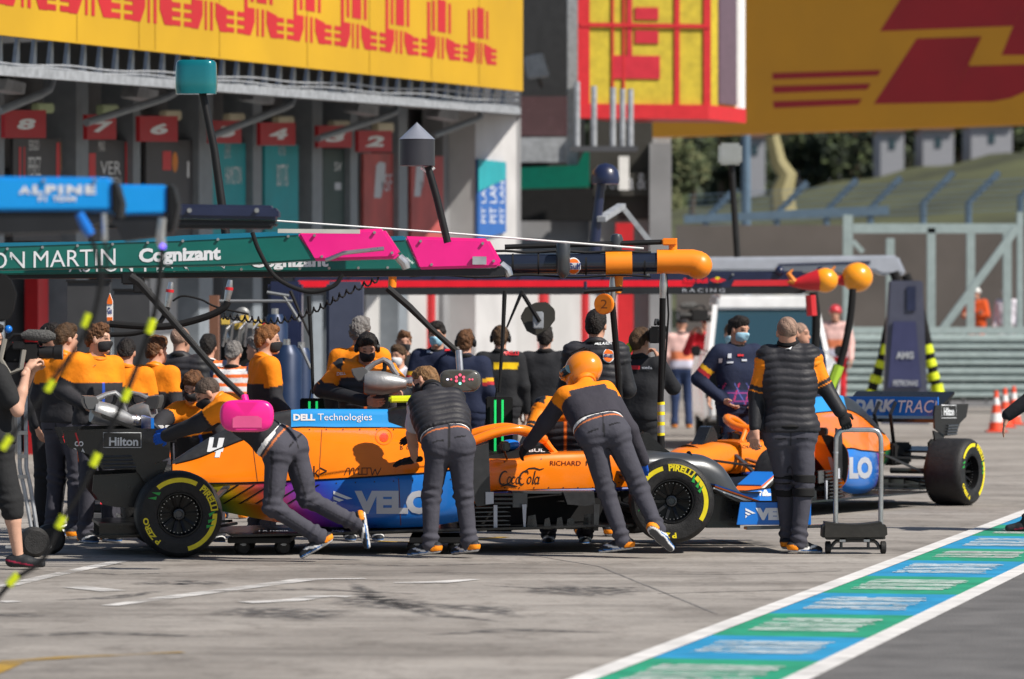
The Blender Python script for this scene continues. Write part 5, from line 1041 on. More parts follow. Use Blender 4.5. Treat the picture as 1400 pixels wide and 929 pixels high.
def strokes(pts, t):      # 2-D polyline as a chain of quads
    polys = []
    for (x0, y0), (x1, y1) in zip(pts[:-1], pts[1:]):
        d = Vector((x1 - x0, y1 - y0)); n = Vector((-d.y, d.x)).normalized() * t / 2; e = d.normalized() * t * .3
        a = Vector((x0, y0)) - e; b = Vector((x1, y1)) + e; polys.append([a + n, a - n, b - n, b + n])
    return polys
arrow = strokes([(0, 0), (4, 9.5), (7, 9.5), (7, 0)], .9) + strokes([(7, 0), (10.5, 9.5), (13, 9.5), (13, 0)], .9) + strokes([(13, 0), (17, 9.5), (19, 9.5), (19, 1)], .9) + strokes([(19, 1), (31, 1), (31, 9.5), (24, 9.5), (24, 1)], .9) + strokes([(31, 9.5), (36, 9.5), (38, 0), (42, 8), (45, 0), (50, 9.5)], .9)
decal_px(poly2d(*[[(p[0], p[1]) for p in q] for q in arrow]), (471, 650, 1, 1), b1, M_kdecal, car1)
decal_px(disc2d(24, .86), (525, 597, 24, 24), b1, M_odecal, car1, 'ring_mark'); decal_px(disc2d(24), (525, 599, 12, 12), b1, mat('deep_orange_mark', (.75, .07, .01), .3, coat=.4), car1, 'round_mark')
decal_px(T('B'), (549, 613, 4, 5), b1, M_kdecal, car1); decal_px(T('DB'), (559, 613, 6, 4), b1, M_kdecal, car1)
decal_px(T('RICHARD'), (773, 633.5, 42, 6.5), b1, mat('dark_red_lettering', (.10, .005, .005), .4), car1); decal_px(T('MILLE'), (816, 633.5, 30, 6.5), b1, M_kdecal, car1)
# flowing script as thin strokes
def arcp(cx, cy, rx, ry, a0, a1, n=12): return [(cx + rx * math.cos(R(a0 + (a1 - a0) * i / n)), cy + ry * math.sin(R(a0 + (a1 - a0) * i / n))) for i in range(n + 1)]
def thick(pts, t0, t1=None):
    out = []; n = len(pts)
    for i in range(n - 1):
        (x0, y0), (x1, y1) = pts[i], pts[i + 1]; d = Vector((x1 - x0, y1 - y0)); nn = Vector((-d.y, d.x)).normalized()
        w = lambda k: (t0 + ((t1 if t1 is not None else t0) - t0) * math.sin(math.pi * k / (n - 1))) / 2
        a, b = Vector((x0, y0)), Vector((x1, y1)); e = d.normalized() * .25; out.append([a - e + nn * w(i), a - e - nn * w(i), b + e - nn * w(i + 1), b + e + nn * w(i + 1)])
    return out
sl = lambda pts: [(x + .28 * y, y) for x, y in pts]
S_ = []
for dx in (0, 29):
    S_ += thick(sl(arcp(5 + dx, 7, 5.5, 8, 55, 300)), 1.2, 2.6)
S_ += thick(sl(arcp(36, 9.5, 4, 6.5, 120, 20)), 1.0, 1.4) + thick([(38, 15.5), (44, 18.5), (52, 19), (60, 17), (66, 18.5)], .8, 2.0)
for cx in (14, 27.5, 43.5):
    S_ += thick(sl(arcp(cx, 4.2, 2.7, 4, 0, 360)), 1.0, 1.5) if cx != 27.5 else thick(sl(arcp(cx - .5, 4.2, 2.6, 4, 40, 320)), 1.0, 1.6)
S_ += thick(sl(arcp(20.5, 4.2, 2.6, 4, 45, 320)), 1.0, 1.7) + thick(sl([(29.5, 8), (29.5, .3), (31, .3)]), 1.2)
S_ += thick(sl([(49.2, 15.5), (49.2, .5), (51, .3)]), 1.7) + thick(sl(arcp(54.5, 4.2, 2.7, 4, 0, 360)), 1.0, 1.5) + thick(sl([(57.3, 8), (57.3, .3), (59, .5)]), 1.3)
S_ += thick([(3, -3.2), (12, -1), (20, -2.6), (27, -3.4)], 1.2, 2.8) + thick([(31, 6), (33.5, 6)], 1.0)
decal_px(poly2d(*[[(p[0], p[1]) for p in q] for q in S_]), (682, 661.5, .93, 1.12), b1, M_kdecal, car1, 'script_lettering', maxlen=20)
decal_px(poly2d([(-.30, .5), (-.06, .5), (-.20, -.08), (-.46, -.08)], [(-.46, -.08), (.46, -.08), (.40, -.26), (-.5, -.26)], [(.18, .34), (.5, .34), (.22, -.5), (-.06, -.5)]), (295, 610, 24, 32), b1, M_wdecal, car1, 'number')
for k in range(6):
    decal_px(poly2d([(-.5, -.5), (-.42, -.5), (.5, .5), (.42, .5)]), (305 + k * 22, 676, 46, 26), b1, M_black, car1, 'livery_stripe', maxlen=12)
bF = bvh_of(kids(car1, 'front_wing_endplate'))
decal_px(T('VELO', .08), (1064, 703, 62, 17), bF, M_wdecal, car1); decal_px(tri, (1026, 702, 14, 14), bF, M_wdecal, car1, 'arrow_emblem')
bR = bvh_of(kids(car1, 'rear_wing_endplate', 'airbox'))
decal_px(T('Hilton', .03), (169, 604, 40, 12), bR, M_wdecal, car1)
fr = poly2d([(-.5, -.5), (.5, -.5), (.5, -.46), (-.5, -.46)], [(-.5, .46), (.5, .46), (.5, .5), (-.5, .5)], [(-.5, -.46), (-.492, -.46), (-.492, .46), (-.5, .46)], [(.492, -.46), (.5, -.46), (.5, .46), (.492, .46)])
decal_px(fr, (167, 602, 52, 21), bR, M_wdecal, car1, 'frame_mark', maxlen=40)
for x in (88, 106): decal_px(poly2d([(-.5, .5), (-.2, .5), (.5, -.5), (.2, -.5)]), (x, 601, 8, 18), bR, M_rdecal, car1, 'red_slash')
decal_px(T('CO', .04), (108, 607, 12, 7), bR, M_wdecal, car1); decal_px(T('BLA', .04), (108, 616, 16, 6), bR, M_wdecal, car1)
decal_px(T('BUL', .03), (734, 616, 22, 4.5), bvh_of(kids(car1, 'cockpit_rim')), M_wdecal, car1)
decal_px(T('KAUS', .03), (462, 726, 16, 3.5), bvh_of(kids(car1, 'floor')), M_sdecal, car1); decal_px(T('FX rontis', .02), (374, 726, 40, 3.5), bvh_of(kids(car1, 'floor')), M_sdecal, car1)
# panel joints and fasteners on the first car's flank
for pts in ([(640, 600), (610, 640), (606, 650)], [(600, 590), (596, 646)], [(440, 588), (436, 655)], [(545, 655), (548, 718)], [(346, 612), (352, 658)]):
    g = strokes([(x, -y) for x, y in pts], 1.0); decal_px(poly2d(*[[(p[0], p[1]) for p in q] for q in g]), (0, 0, 1, 1), b1, mat('panel_gap', (.16, .04, .005), .6), car1, 'panel_joint', maxlen=6, off=.002)
for x, y in [(400 + k * 23, 588) for k in range(10)] + [(460 + k * 26, 661 - k * .9) for k in range(7)] + [(690 + k * 20, 667) for k in range(8)] + [(690, 632), (740, 628), (846, 626), (846, 660)]:
    decal_px(disc2d(8), (x, y, 2.0, 2.0), b1, mat('dark_fastener', (.06, .05, .05), .4, metal=.5), car1, 'fastener', off=.003)
for k in range(4): decal_px(poly2d([(-.5, -.2), (.5, -.5), (.5, .2), (-.5, .5)]), (574 + k * 8, 604 + k * 1.2, 5, 3), b1, M_mblack, car1, 'cooling_slot', off=.003)
# second car's marks
b2 = bvh_of(kids(car2, 'engine_cover', 'monocoque')); bw2 = bvh_of(kids(car2, 'rear_wing_endplate')); bw3 = bvh_of(kids(car2, 'rear_wing_board')); bf2 = bvh_of(kids(car2, 'front_wing_endplate'))

decal_px(T('DARK', .06, shear=.25), (1196, 555, 56, 17), bw3, M_wdecal, car2, off=.01); decal_px(T('TRACE', shear=.25), (1258, 556, 60, 17), bw3, M_wdecal, car2, off=.01)
decal_px(T('Hilton', .03), (1297, 563, 14, 11), bw2, M_wdecal, car2); decal_px(fr, (1297, 563, 20, 18), bw2, M_wdecal, car2, 'frame_mark', maxlen=40)
decal_px(T('VELO', .08), (1048, 672, 28, 13), bf2, M_wdecal, car2); decal_px(tri, (1026, 673, 9, 10), bf2, M_wdecal, car2, 'arrow_emblem')
decal_px(T('VELO', .06), (1162, 640, 60, 30), b2, M_sdecal, car2)
decal_px(T('RICHARD'), (1022, 611, 24, 4), b2, M_kdecal, car2)

# ================================================================== PEOPLE (signed distance bodies turned into smooth meshes)
EDG = [((0, 0, 0), 0), ((0, 1, 0), 0), ((0, 0, 1), 0), ((0, 1, 1), 0), ((0, 0, 0), 1), ((1, 0, 0), 1), ((0, 0, 1), 1), ((1, 0, 1), 1), ((0, 0, 0), 2), ((1, 0, 0), 2), ((0, 1, 0), 2), ((1, 1, 0), 2)]
def surface_nets(V, org, h):
    nx, ny, nz = V.shape; ins = V < 0
    acc = np.zeros((nx - 1, ny - 1, nz - 1, 3), np.float32); cnt = np.zeros((nx - 1, ny - 1, nz - 1), np.float32)
    for (o, ax) in EDG:
        e = list(o); e[ax] += 1
        s = lambda q: tuple(slice(q[i], q[i] + (nx, ny, nz)[i] - 1) for i in range(3))
        a, b = V[s(o)], V[s(e)]; m = (a < 0) != (b < 0)
        if not m.any(): continue
        t = a[m] / (a[m] - b[m])
        for i in range(3): acc[..., i][m] += o[i] + (t if i == ax else 0)
        cnt[m] += 1
    act = cnt > 0; idx = -np.ones(cnt.shape, np.int64); n = int(act.sum()); idx[act] = np.arange(n)
    g = np.argwhere(act); verts = (g + acc[act] / cnt[act][:, None]) * h + org
    quads = []
    for ax in range(3):
        sl0 = [slice(1, -1)] * 3; sl1 = [slice(1, -1)] * 3; sl0[ax] = slice(0, -1); sl1[ax] = slice(1, None)
        A, B = ins[tuple(sl0)], ins[tuple(sl1)]
        for m, flip in ((A & ~B, False), (~A & B, True)):
            c = np.argwhere(m)
            if not len(c): continue
            off = np.ones(3, int); off[ax] = 0; c = c + off; u, v = [(1, 2), (2, 0), (0, 1)][ax]
            def at(du, dv): q = c.copy(); q[:, u] -= du; q[:, v] -= dv; return idx[q[:, 0], q[:, 1], q[:, 2]]
            qd = np.stack([at(1, 1), at(0, 1), at(0, 0), at(1, 0)], 1); quads.append(qd[:, ::-1] if flip else qd)
    return verts, np.concatenate(quads) if quads else np.zeros((0, 4), int)
def V3(p): return np.array([p[0], p[1], p[2]], float)
def cone(a, b, ra, rb, k=.03, flat=None, f=1.0): return dict(t='c', a=V3(a), b=V3(b), ra=ra, rb=rb, k=k, n=None if flat is None else V3(flat) / np.linalg.norm(V3(flat)), f=f)
def ell(c, r, M=None, k=.02, sub=False): return dict(t='e', c=V3(c), r=np.array(r, float), M=np.eye(3) if M is None else np.array(M), k=k, sub=sub)
def sdf_mesh(prims, h, grow=0.0, cut=None, post=(), cut2=None):
    n_main = len(prims); prims = list(prims) + list(post)
    lo = []; hi = []
    for p in prims:
        if p['t'] == 'c':
            m = max(p['ra'], p['rb']) * max(1, p['f']); lo.append(np.minimum(p['a'], p['b']) - m); hi.append(np.maximum(p['a'], p['b']) + m)
        elif not p.get('sub'):
            m = max(p['r']); lo.append(p['c'] - m); hi.append(p['c'] + m)
    lo = np.min(lo, 0) - grow - .05; hi = np.max(hi, 0) + grow + .05
    n = np.ceil((hi - lo) / h).astype(int) + 1; V = np.full(n, 9.0, np.float32)
    def docut(fns):
        g = np.stack(np.meshgrid(*[lo[i] + h * np.arange(n[i]) for i in range(3)], indexing='ij'), -1)
        for fn in fns: V[:] = np.maximum(V, fn(g).astype(np.float32) - (grow if False else 0))
    for ip, p in enumerate(prims):
        if ip == n_main and cut is not None: V -= grow; docut(cut); V += grow
        if p['t'] == 'c':
            m = max(p['ra'], p['rb']) * max(1, p['f']); l, u = np.minimum(p['a'], p['b']) - m, np.maximum(p['a'], p['b']) + m
        else: m = max(p['r']); l, u = p['c'] - m, p['c'] + m
        mg = grow + .07
        i0 = np.maximum(0, np.floor((l - mg - lo) / h).astype(int)); i1 = np.minimum(n, np.ceil((u + mg - lo) / h).astype(int) + 1)
        if (i1 <= i0).any(): continue
        g = np.stack(np.meshgrid(*[lo[i] + h * np.arange(i0[i], i1[i]) for i in range(3)], indexing='ij'), -1)
        if p['t'] == 'c':
            d = g - p['a']; ab = p['b'] - p['a']
            if p['n'] is not None:
                q = (1 / p['f'] - 1); d = d + q * (d @ p['n'])[..., None] * p['n']; ab = ab + q * (ab @ p['n']) * p['n']
            L2 = max(1e-9, ab @ ab); t = np.clip((d @ ab) / L2, 0, 1)
            v = np.linalg.norm(d - t[..., None] * ab, axis=-1) - (p['ra'] + (p['rb'] - p['ra']) * t)
        else:
            d = (g - p['c']) @ p['M']; k0 = np.linalg.norm(d / p['r'], axis=-1); k1 = np.linalg.norm(d / p['r'] ** 2, axis=-1)
            v = k0 * (k0 - 1) / np.maximum(k1, 1e-6)
        sl = tuple(slice(i0[i], i1[i]) for i in range(3)); W = V[sl]
        if p.get('sub'): V[sl] = np.maximum(W, -v)
        else:
            k = p['k']; hh = np.maximum(k - np.abs(W - v), 0) / k; V[sl] = np.minimum(W, v) - hh * hh * k * .25
    V -= grow
    if cut is not None and not len(post): docut(cut)
    if cut2 is not None: docut(cut2)
    V = np.pad(V, 1, constant_values=9.0)
    return surface_nets(V, lo - h, h)
def plane(pt, n):
    pt, n = V3(pt), V3(n) / np.linalg.norm(V3(n)); return lambda g: (g - pt) @ n
def np_obj(name, verts, quads, m, parent, color=None, relax=1):
    me = bpy.data.meshes.new(name); Mi = np.array(ROOTM[parent.name].inverted())
    if relax and len(verts):
        e = np.concatenate([quads[:, [0, 1]], quads[:, [1, 2]], quads[:, [2, 3]], quads[:, [3, 0]]])
        for _ in range(relax):
            s = np.zeros_like(verts); c = np.zeros(len(verts))
            for i in range(3): s[:, i] = np.bincount(e[:, 0], verts[e[:, 1], i], len(verts))
            c = np.bincount(e[:, 0], minlength=len(verts)); ok = c > 0
            verts = verts.copy(); verts[ok] = .5 * verts[ok] + .5 * s[ok] / c[ok][:, None]
    lv = verts @ Mi[:3, :3].T + Mi[:3, 3]
    me.vertices.add(len(lv)); me.vertices.foreach_set('co', lv.astype(np.float32).ravel())
    me.loops.add(len(quads) * 4); me.loops.foreach_set('vertex_index', quads.astype(np.int32).ravel())
    me.polygons.add(len(quads)); me.polygons.foreach_set('loop_start', (np.arange(len(quads)) * 4).astype(np.int32))
    me.update(calc_edges=True); me.validate(); me.polygons.foreach_set('use_smooth', [True] * len(me.polygons))
    if color is not None:
        at = me.color_attributes.new('Col', 'FLOAT_COLOR', 'POINT'); at.data.foreach_set('color', np.concatenate([color, np.ones((len(color), 1))], 1).astype(np.float32).ravel())
    me.materials.append(m); o = bpy.data.objects.new(name, me); COL.objects.link(o); o.parent = parent; ROOTM[o.name] = ROOTM[parent.name]
    return o
def wrinkle(v, amp, seed, f=14):
    r = np.random.default_rng(seed); s = np.zeros(len(v))
    for k in range(7):
        d = r.normal(size=3); d /= np.linalg.norm(d); s += np.sin(v @ d * f * r.uniform(.6, 2.2) + r.uniform(0, 6)) * r.uniform(.4, 1)
    return s * amp / 3
def vnormals(v, q):
    n = np.cross(v[q[:, 2]] - v[q[:, 0]], v[q[:, 3]] - v[q[:, 1]]); o = np.zeros_like(v)
    for j in range(4):
        for i in range(3): o[:, i] += np.bincount(q[:, j], n[:, i], len(v))
    return o / np.maximum(1e-9, np.linalg.norm(o, axis=1))[:, None]
def fabric(name, rough=.85, bump=.35, sc=90):
    m = mat(name, 'attr', rough, var=.10, scale=9, bump=bump, bscale=sc, spec=.25); return m
M_cloth = fabric('woven_fabric', .85, .38, 17); M_nylon = fabric('quilted_nylon', .55, .15, 40); M_skin = fabric('skin', .5, .08, 120); M_hair = fabric('hair', .6, .8, 70); M_shoe = fabric('shoe_upper', .6, .2, 60)
SKIN = np.array((.50, .27, .19)); SKIN2 = np.array((.56, .33, .24)); SKIND = np.array((.36, .19, .13)); BLK = np.array((.021, .022, .026)); CHAR = np.array((.040, .040, .048)); ORG = np.array((.84, .24, .008)); NAVY = np.array((.014, .020, .048)); WHT = np.array((.72, .72, .72)); GREY = np.array((.42, .42, .44))
def seg(v, a, b):
    ab = b - a; t = np.clip((v - a) @ ab / max(1e-9, ab @ ab), 0, 1); return np.linalg.norm(v - a - t[:, None] * ab, axis=1), t
def nrm(v): v = V3(v); return v / max(1e-9, np.linalg.norm(v))

def base_pose(H=1.8, arms='down', legs='stand', lean=0.0, seed=0):
    """joints in a person frame: x to the person's right, y forward, z up"""
    s = H / 1.8; r = random.Random(seed); J = {}
    for sd, sx in (('l', -1), ('r', 1)):
        J['hip' + sd] = [sx * .088, 0, .93]; J['knee' + sd] = [sx * .105, .03, .50]; J['ank' + sd] = [sx * .115, -.02 + sx * r.uniform(-.05, .05), .085]
        J['sho' + sd] = [sx * .185, 0, 1.455]; J['elb' + sd] = [sx * .245, -.03, 1.175]; J['wri' + sd] = [sx * .255, .07, .935]
        if arms == 'hold': J['elb' + sd] = [sx * .25, .02, 1.16]; J['wri' + sd] = [sx * .10, .26, 1.17]
        if arms == 'fold': J['elb' + sd] = [sx * .26, .06, 1.17]; J['wri' + sd] = [-sx * .09, .22, 1.20 + sx * .02]
        if arms == 'camera': J['elb' + sd] = [sx * .27, .16, 1.25]; J['wri' + sd] = [sx * .10, .30, 1.50]
        if arms == 'back': J['elb' + sd] = [sx * .28, -.10, 1.18]; J['wri' + sd] = [sx * .06, -.16, 1.02]
        if arms == 'hips': J['elb' + sd] = [sx * .36, -.08, 1.20]; J['wri' + sd] = [sx * .19, .06, 1.02]
    J['neck'] = [0, -.01, 1.50]; J['head'] = [0, .03, 1.665]
    return {k: np.array(v, float) * s for k, v in J.items()}

def make_hand(w, d, n, side, sc=1.0, curl=.5):
    """w wrist, d pointing direction, n palm normal (the way the fingers curl), side +1 when the thumb leaves towards cross(d, n)"""
    d = nrm(d); n = V3(n) - (V3(n) @ d) * d; n = nrm(n); x = np.cross(d, n) * side; w = V3(w); pr = []
    for k in range(4):
        f = (k - 1.5) / 1.5; b = w + d * .03 * sc - x * f * .018 * sc; t = w + d * .088 * sc - x * f * .030 * sc; pr.append(cone(b, t, .017 * sc, .013 * sc, .02))
        lens = (.040, .045, .042, .032)[k] * sc; p = t
        for j in range(3):
            a = curl * (.5 + j * .75); q = p + (d * math.cos(a) + n * math.sin(a)) * lens * (1 - .22 * j); pr.append(cone(p, q, (.0095 - .0008 * j) * sc, (.0088 - .001 * j) * sc, .006)); p = q
    b = w + d * .035 * sc + x * .022 * sc; q = b + (d * .55 + x * .75 + n * .25) * .042 * sc; q2 = q + (d * .9 + x * .2 + n * .5 * curl) * .034 * sc
    pr += [cone(b, q, .013 * sc, .011 * sc, .015), cone(q, q2, .0105 * sc, .009 * sc, .006), cone(w - d * .045 * sc, w + d * .04 * sc, .024 * sc, .021 * sc, .02)]
    return sdf_mesh(pr, .0055)

def make_person(label, J, group, top='mcl', legs='char', hair='brown', H=1.8, skin=SKIN, mask=None, gloves=(None, None), hface=None, hup=None, extras=(), h=.0115, seed=0, hand_dir={}, palm={}, curl=.5, shoes='mcl', fwd=None, bare=(), toe={}, hand_sc=1.0, trouser_loose=.014, rootxy=None):
    """J: world joints"""
    J = {k: V3(v) for k, v in J.items()}; s = H / 1.8
    pel = (J['hipl'] + J['hipr']) / 2; chest = (J['shol'] + J['shor']) / 2; up = nrm(chest - pel); rt = nrm(J['shor'] - J['shol']); rt = nrm(rt - (rt @ up) * up); fw = np.cross(up, rt)
    hrt = nrm(J['hipr'] - J['hipl']); T_ = np.linalg.norm(chest - pel)
    hf = nrm(hface) if hface is not None else fw; hu = nrm(hup) if hup is not None else nrm(J['head'] - J['neck']); hf = nrm(hf - (hf @ hu) * hu); hr = np.cross(hf, hu); HM = np.stack([hr, hf, hu], 1); hc = J['head']
    lowz = min(J['ankl'][2], J['ankr'][2]) - .085
    root = thing('person', label, 'person', ((J['ankl'][0] + J['ankr'][0]) / 2, (J['ankl'][1] + J['ankr'][1]) / 2, 0) if rootxy is None else rootxy, group=group)
    hp = lambda x, y, z: hc + HM @ np.array([x, y, z]) * s
    rs = lambda r: r * s
    # ---- prim lists
    low_c = pel + up * T_ * .18; ch_c = pel + up * T_ * .70
    torso = [cone(J['hipl'] + up * .03, J['hipr'] + up * .03, rs(.112), rs(.112), .05, fw, 1.0), cone(pel - hrt * .05 + up * T_ * .25, pel + hrt * .05 + up * T_ * .25, rs(.112), rs(.112), .08, fw, .92),
             cone(pel - rt * .065 + up * T_ * .5, pel + rt * .065 + up * T_ * .5, rs(.118), rs(.118), .08, fw, .92), cone(ch_c - rt * .085, ch_c + rt * .085, rs(.122), rs(.122), .08, fw, .92),
             cone(J['shol'] + rt * .05 - up * .02, J['shor'] - rt * .05 - up * .02, rs(.078), rs(.078), .07), cone(chest + up * .0, J['neck'] + (J['head'] - J['neck']) * .15, rs(.075), rs(.055), .06)]
    def arm(sd, e=0): return [cone(J['sho' + sd], J['elb' + sd], rs(.058), rs(.044), .03), cone(J['elb' + sd], J['elb' + sd] * .55 + J['wri' + sd] * .45, rs(.044), rs(.040), .02), cone(J['elb' + sd] * .55 + J['wri' + sd] * .45, J['wri' + sd], rs(.040), rs(.028), .02)]
    def leg(sd): return [cone(J['hip' + sd], J['knee' + sd], rs(.092), rs(.058), .04), cone(J['knee' + sd], J['knee' + sd] * .65 + J['ank' + sd] * .35, rs(.057), rs(.056), .03), cone(J['knee' + sd] * .65 + J['ank' + sd] * .35, J['ank' + sd], rs(.056), rs(.038), .03)]
    headp = [ell(hp(0, -.012, .03), np.array((.074, .094, .084)) * s, HM, .02), ell(hp(0, .022, -.045), np.array((.058, .070, .070)) * s, HM, .035), cone(hp(0, .078, .005), hp(0, .100, -.030), rs(.010), rs(.014), .015), cone(hp(-.035, .074, .026), hp(.035, .074, .026), rs(.014), rs(.014), .02),
             cone(hp(-.018, .083, -.068), hp(.018, .083, -.068), rs(.010), rs(.010), .015), ell(hp(0, .072, -.098), np.array((.022, .02, .018)) * s, HM, .03), ell(hp(-.076, -.008, -.008), np.array((.010, .020, .032)) * s, HM, .008), ell(hp(.076, -.008, -.008), np.array((.010, .020, .032)) * s, HM, .008),
             cone(J['neck'] - (J['head'] - J['neck']) * .3, hp(0, -.02, -.05), rs(.058), rs(.053), .03)]
    body = torso + arm('l') + arm('r') + leg('l') + leg('r') + headp
    for sd in 'lr':
        f = toe.get(sd); f = nrm(f) if f is not None else nrm(V3((fw[0], fw[1], 0)) if abs(up[2]) > .5 else np.cross((0, 0, 1), hrt) * -1)
        dn = nrm(J['ank' + sd] - J['knee' + sd]) if abs(f[2]) > .25 else V3((0, 0, -1)); dn = nrm(dn - (dn @ f) * f); body.append(cone(J['ank' + sd] + dn * .03, J['ank' + sd] + f * .12 + dn * .05, rs(.030), rs(.022), .03))
        J['toe' + sd] = f
    v, q = sdf_mesh(body, h if h < .014 else h)
    col = np.tile(skin, (len(v), 1)); loc = (v - hc) @ HM / s
    near = np.linalg.norm(loc, axis=1) < .16
    for sx in (-1, 1):
        e = near & (loc[:, 1] > .05) & (np.hypot((loc[:, 0] - sx * .032) / .016, (loc[:, 2] - .004) / .007) < 1); col[e] = (.05, .035, .03)
        e = near & (loc[:, 1] > .05) & (np.hypot((loc[:, 0] - sx * .034) / .024, (loc[:, 2] - .03) / .006) < 1); col[e] = col[e] * .35
    e = near & (loc[:, 1] > .05) & (np.hypot(loc[:, 0] / .026, (loc[:, 2] + .068) / .009) < 1); col[e] = (.42, .16, .14)
    hv, hq = [v], [q]; n0 = len(v); cols = [col]; gl = {}
    for sd, sgn in (('l', -1), ('r', 1)):
        d = hand_dir.get(sd); d = nrm(d) if d is not None else nrm(J['wri' + sd] - J['elb' + sd]); pn = palm.get(sd); pn = nrm(pn) if pn is not None else -rt * sgn + fw * .2
        if abs(nrm(pn) @ d) > .9: pn = fw
        x = np.cross(d, nrm(pn)); side = 1 if (x @ fw + (x @ up) * .3) > 0 else -1
        a, b = make_hand(J['wri' + sd], d, pn, side, s * hand_sc, curl)
        gi = 0 if sd == 'l' else 1
        if gloves[gi] is not None:
            np_obj('glove', a, b, M_cloth, root, np.tile(gloves[gi], (len(a), 1)), relax=0)
        else: hv.append(a); hq.append(b + n0); n0 += len(a); cols.append(np.tile(skin, (len(a), 1)))
    np_obj('body', np.concatenate(hv), np.concatenate(hq), M_skin, root, np.concatenate(cols), relax=0)
    # ---- trousers
    short = 'short' in legs; cl = {'char': np.array((.056, .056, .073)), 'navy': NAVY, 'black': BLK, 'jeans': np.array((.03, .05, .12)), 'shortblack': np.array((.02, .021, .023)), 'red': np.array((.5, .02, .03)), 'orange': np.array((.62, .09, .02)), 'white': np.array((.6, .58, .6))}[legs]
    lp = [cone(J['hipl'] + up * .02, J['hipr'] + up * .02, rs(.118), rs(.118), .05, fw, .95), cone(pel - hrt * .04 + up * T_ * .16, pel + hrt * .04 + up * T_ * .16, rs(.110), rs(.110), .06, fw, .92)]
    for sd in 'lr':
        K, Hh, A = J['knee' + sd], J['hip' + sd], J['ank' + sd]; e = trouser_loose
        if short: lp += [cone(Hh, K, rs(.098), rs(.082), .04), cone(K, K * .8 + A * .2, rs(.084), rs(.080), .03)]
        else: lp += [cone(Hh, K, rs(.096), rs(.062) + e * .5, .04), cone(K, A * .9 + K * .1, rs(.060) + e * .6, rs(.040) + e, .03), cone(A * .9 + K * .1, A + nrm(A - K) * .012, rs(.046) + e, rs(.048) + e * .9, .02)]
    lp.append(cone(pel - hrt * .05 + up * T_ * .25, pel + hrt * .05 + up * T_ * .25, rs(.114), rs(.114), .08, fw, .93))
    v, q = sdf_mesh(lp, h, .006, [plane(pel + up * T_ * .26, up)])
    nn = vnormals(v, q); dsp = wrinkle(v, .005, seed + 5, 16); rg = np.random.default_rng(seed + 77)
    for sd in 'lr':        # folds gathered at the crotch, the knee and above the shoe
        for A_, B_, spots in ((J['hip' + sd], J['knee' + sd], ((.12, .14, .004), (1.0, .20, .005))), (J['knee' + sd], J['ank' + sd], ((.0, .20, .005), (.90, .16, .008)))):
            ab = B_ - A_; tt = ((v - A_) @ ab) / (ab @ ab); dd = np.linalg.norm(v - A_ - np.clip(tt, 0, 1)[:, None] * ab, axis=1); ring = (v - A_) @ rt * 9 + (v - A_) @ fw * 7
            for c_, w_, am in spots: dsp = dsp + am * np.exp(-((tt - c_) / w_) ** 2) * np.sin(tt * np.linalg.norm(ab) * 95 + 2.6 * np.sin(ring + rg.uniform(0, 6)) + rg.uniform(0, 6)) * (dd < .16)
    v = v + nn * dsp[:, None]
    c = np.tile(cl, (len(v), 1))
    if legs == 'char':
        dpl = (v - pel) @ up; c[np.abs(dpl - T_ * .17) < .007] = (.55, .16, .05)
        for sd in 'lr':
            dl, tl = seg(v, J['hip' + sd], J['knee' + sd]); side = (v - J['hip' + sd]) @ (hrt if sd == 'r' else -hrt); fv = (v - J['hip' + sd]) @ fw
            c[(tl > .35) & (tl < .62) & (dl < .14) & (side > .035) & (np.abs(fv + .02 - (tl - .48) * .18) < .008)] = (.75, .14, .02)
    if legs == 'char':
        bk = (v - pel) @ -fw; la = np.abs((v - pel) @ hrt); c[(bk > .05) & (np.abs(dpl + .02) < .006) & (la > .04) & (la < .13)] = (.012, .012, .015)
        c[(bk > .02) & (la < .007) & (dpl > -.08)] = (.02, .02, .024)
        for sd in 'lr':
            for A_, B_ in ((J['hip' + sd], J['knee' + sd]), (J['knee' + sd], J['ank' + sd])):
                d_, t_ = seg(v, A_, B_); c[(d_ < .13) & (np.abs((v - A_ - t_[:, None] * (B_ - A_)) @ fw) < .006) & (t_ > .02) & (t_ < .98)] *= .45
    np_obj('trousers', v, q, M_cloth, root, c)
    # ---- upper garment
    tp = torso[:]; tail = top in ('tee_vest', 'mcl_back') or 'waist' in extras; cut = [plane(pel + up * T_ * (.27 if tail else .06), -up)]
    tp[0] = cone(J['hipl'] + up * .05, J['hipr'] + up * .05, rs(.118), rs(.118), .05, fw, .98)
    ap = []; arms_short = top in ('tee_vest', 'camera_tee')
    for sd in 'lr':
        if arms_short: E = J['sho' + sd] * .3 + J['elb' + sd] * .7; ap += [cone(J['sho' + sd], E, rs(.066), rs(.060), .04)]
        else: ap += [cone(J['sho' + sd], J['elb' + sd], rs(.066), rs(.052), .04), cone(J['elb' + sd], J['wri' + sd], rs(.051), rs(.036), .025)]
    v, q = sdf_mesh(tp, h, .014, cut, ap, [lambda g: .075 * s - np.linalg.norm(g - hp(0, .01, -.10), axis=-1)])
    ts = (v - pel) @ up / T_
    darm = {}; best = np.full(len(v), 9.); ua = np.zeros(len(v)); which = np.zeros(len(v), int)
    for i, sd in enumerate('lr'):
        d1, t1 = seg(v, J['sho' + sd], J['elb' + sd]); d2, t2 = seg(v, J['elb' + sd], J['wri' + sd]); u_ = np.where(d1 < d2, t1, 1 + t2); d_ = np.minimum(d1, d2); mm = d_ < best; best[mm] = d_[mm]; ua[mm] = u_[mm]; which[mm] = i
    dt, _ = seg(v, pel, J['neck']); isarm = (best < .085) & ((ua > .22) | (best < dt - .06)) & (best < dt)
    lat = (v - pel) @ rt; frn = (v - pel) @ fw
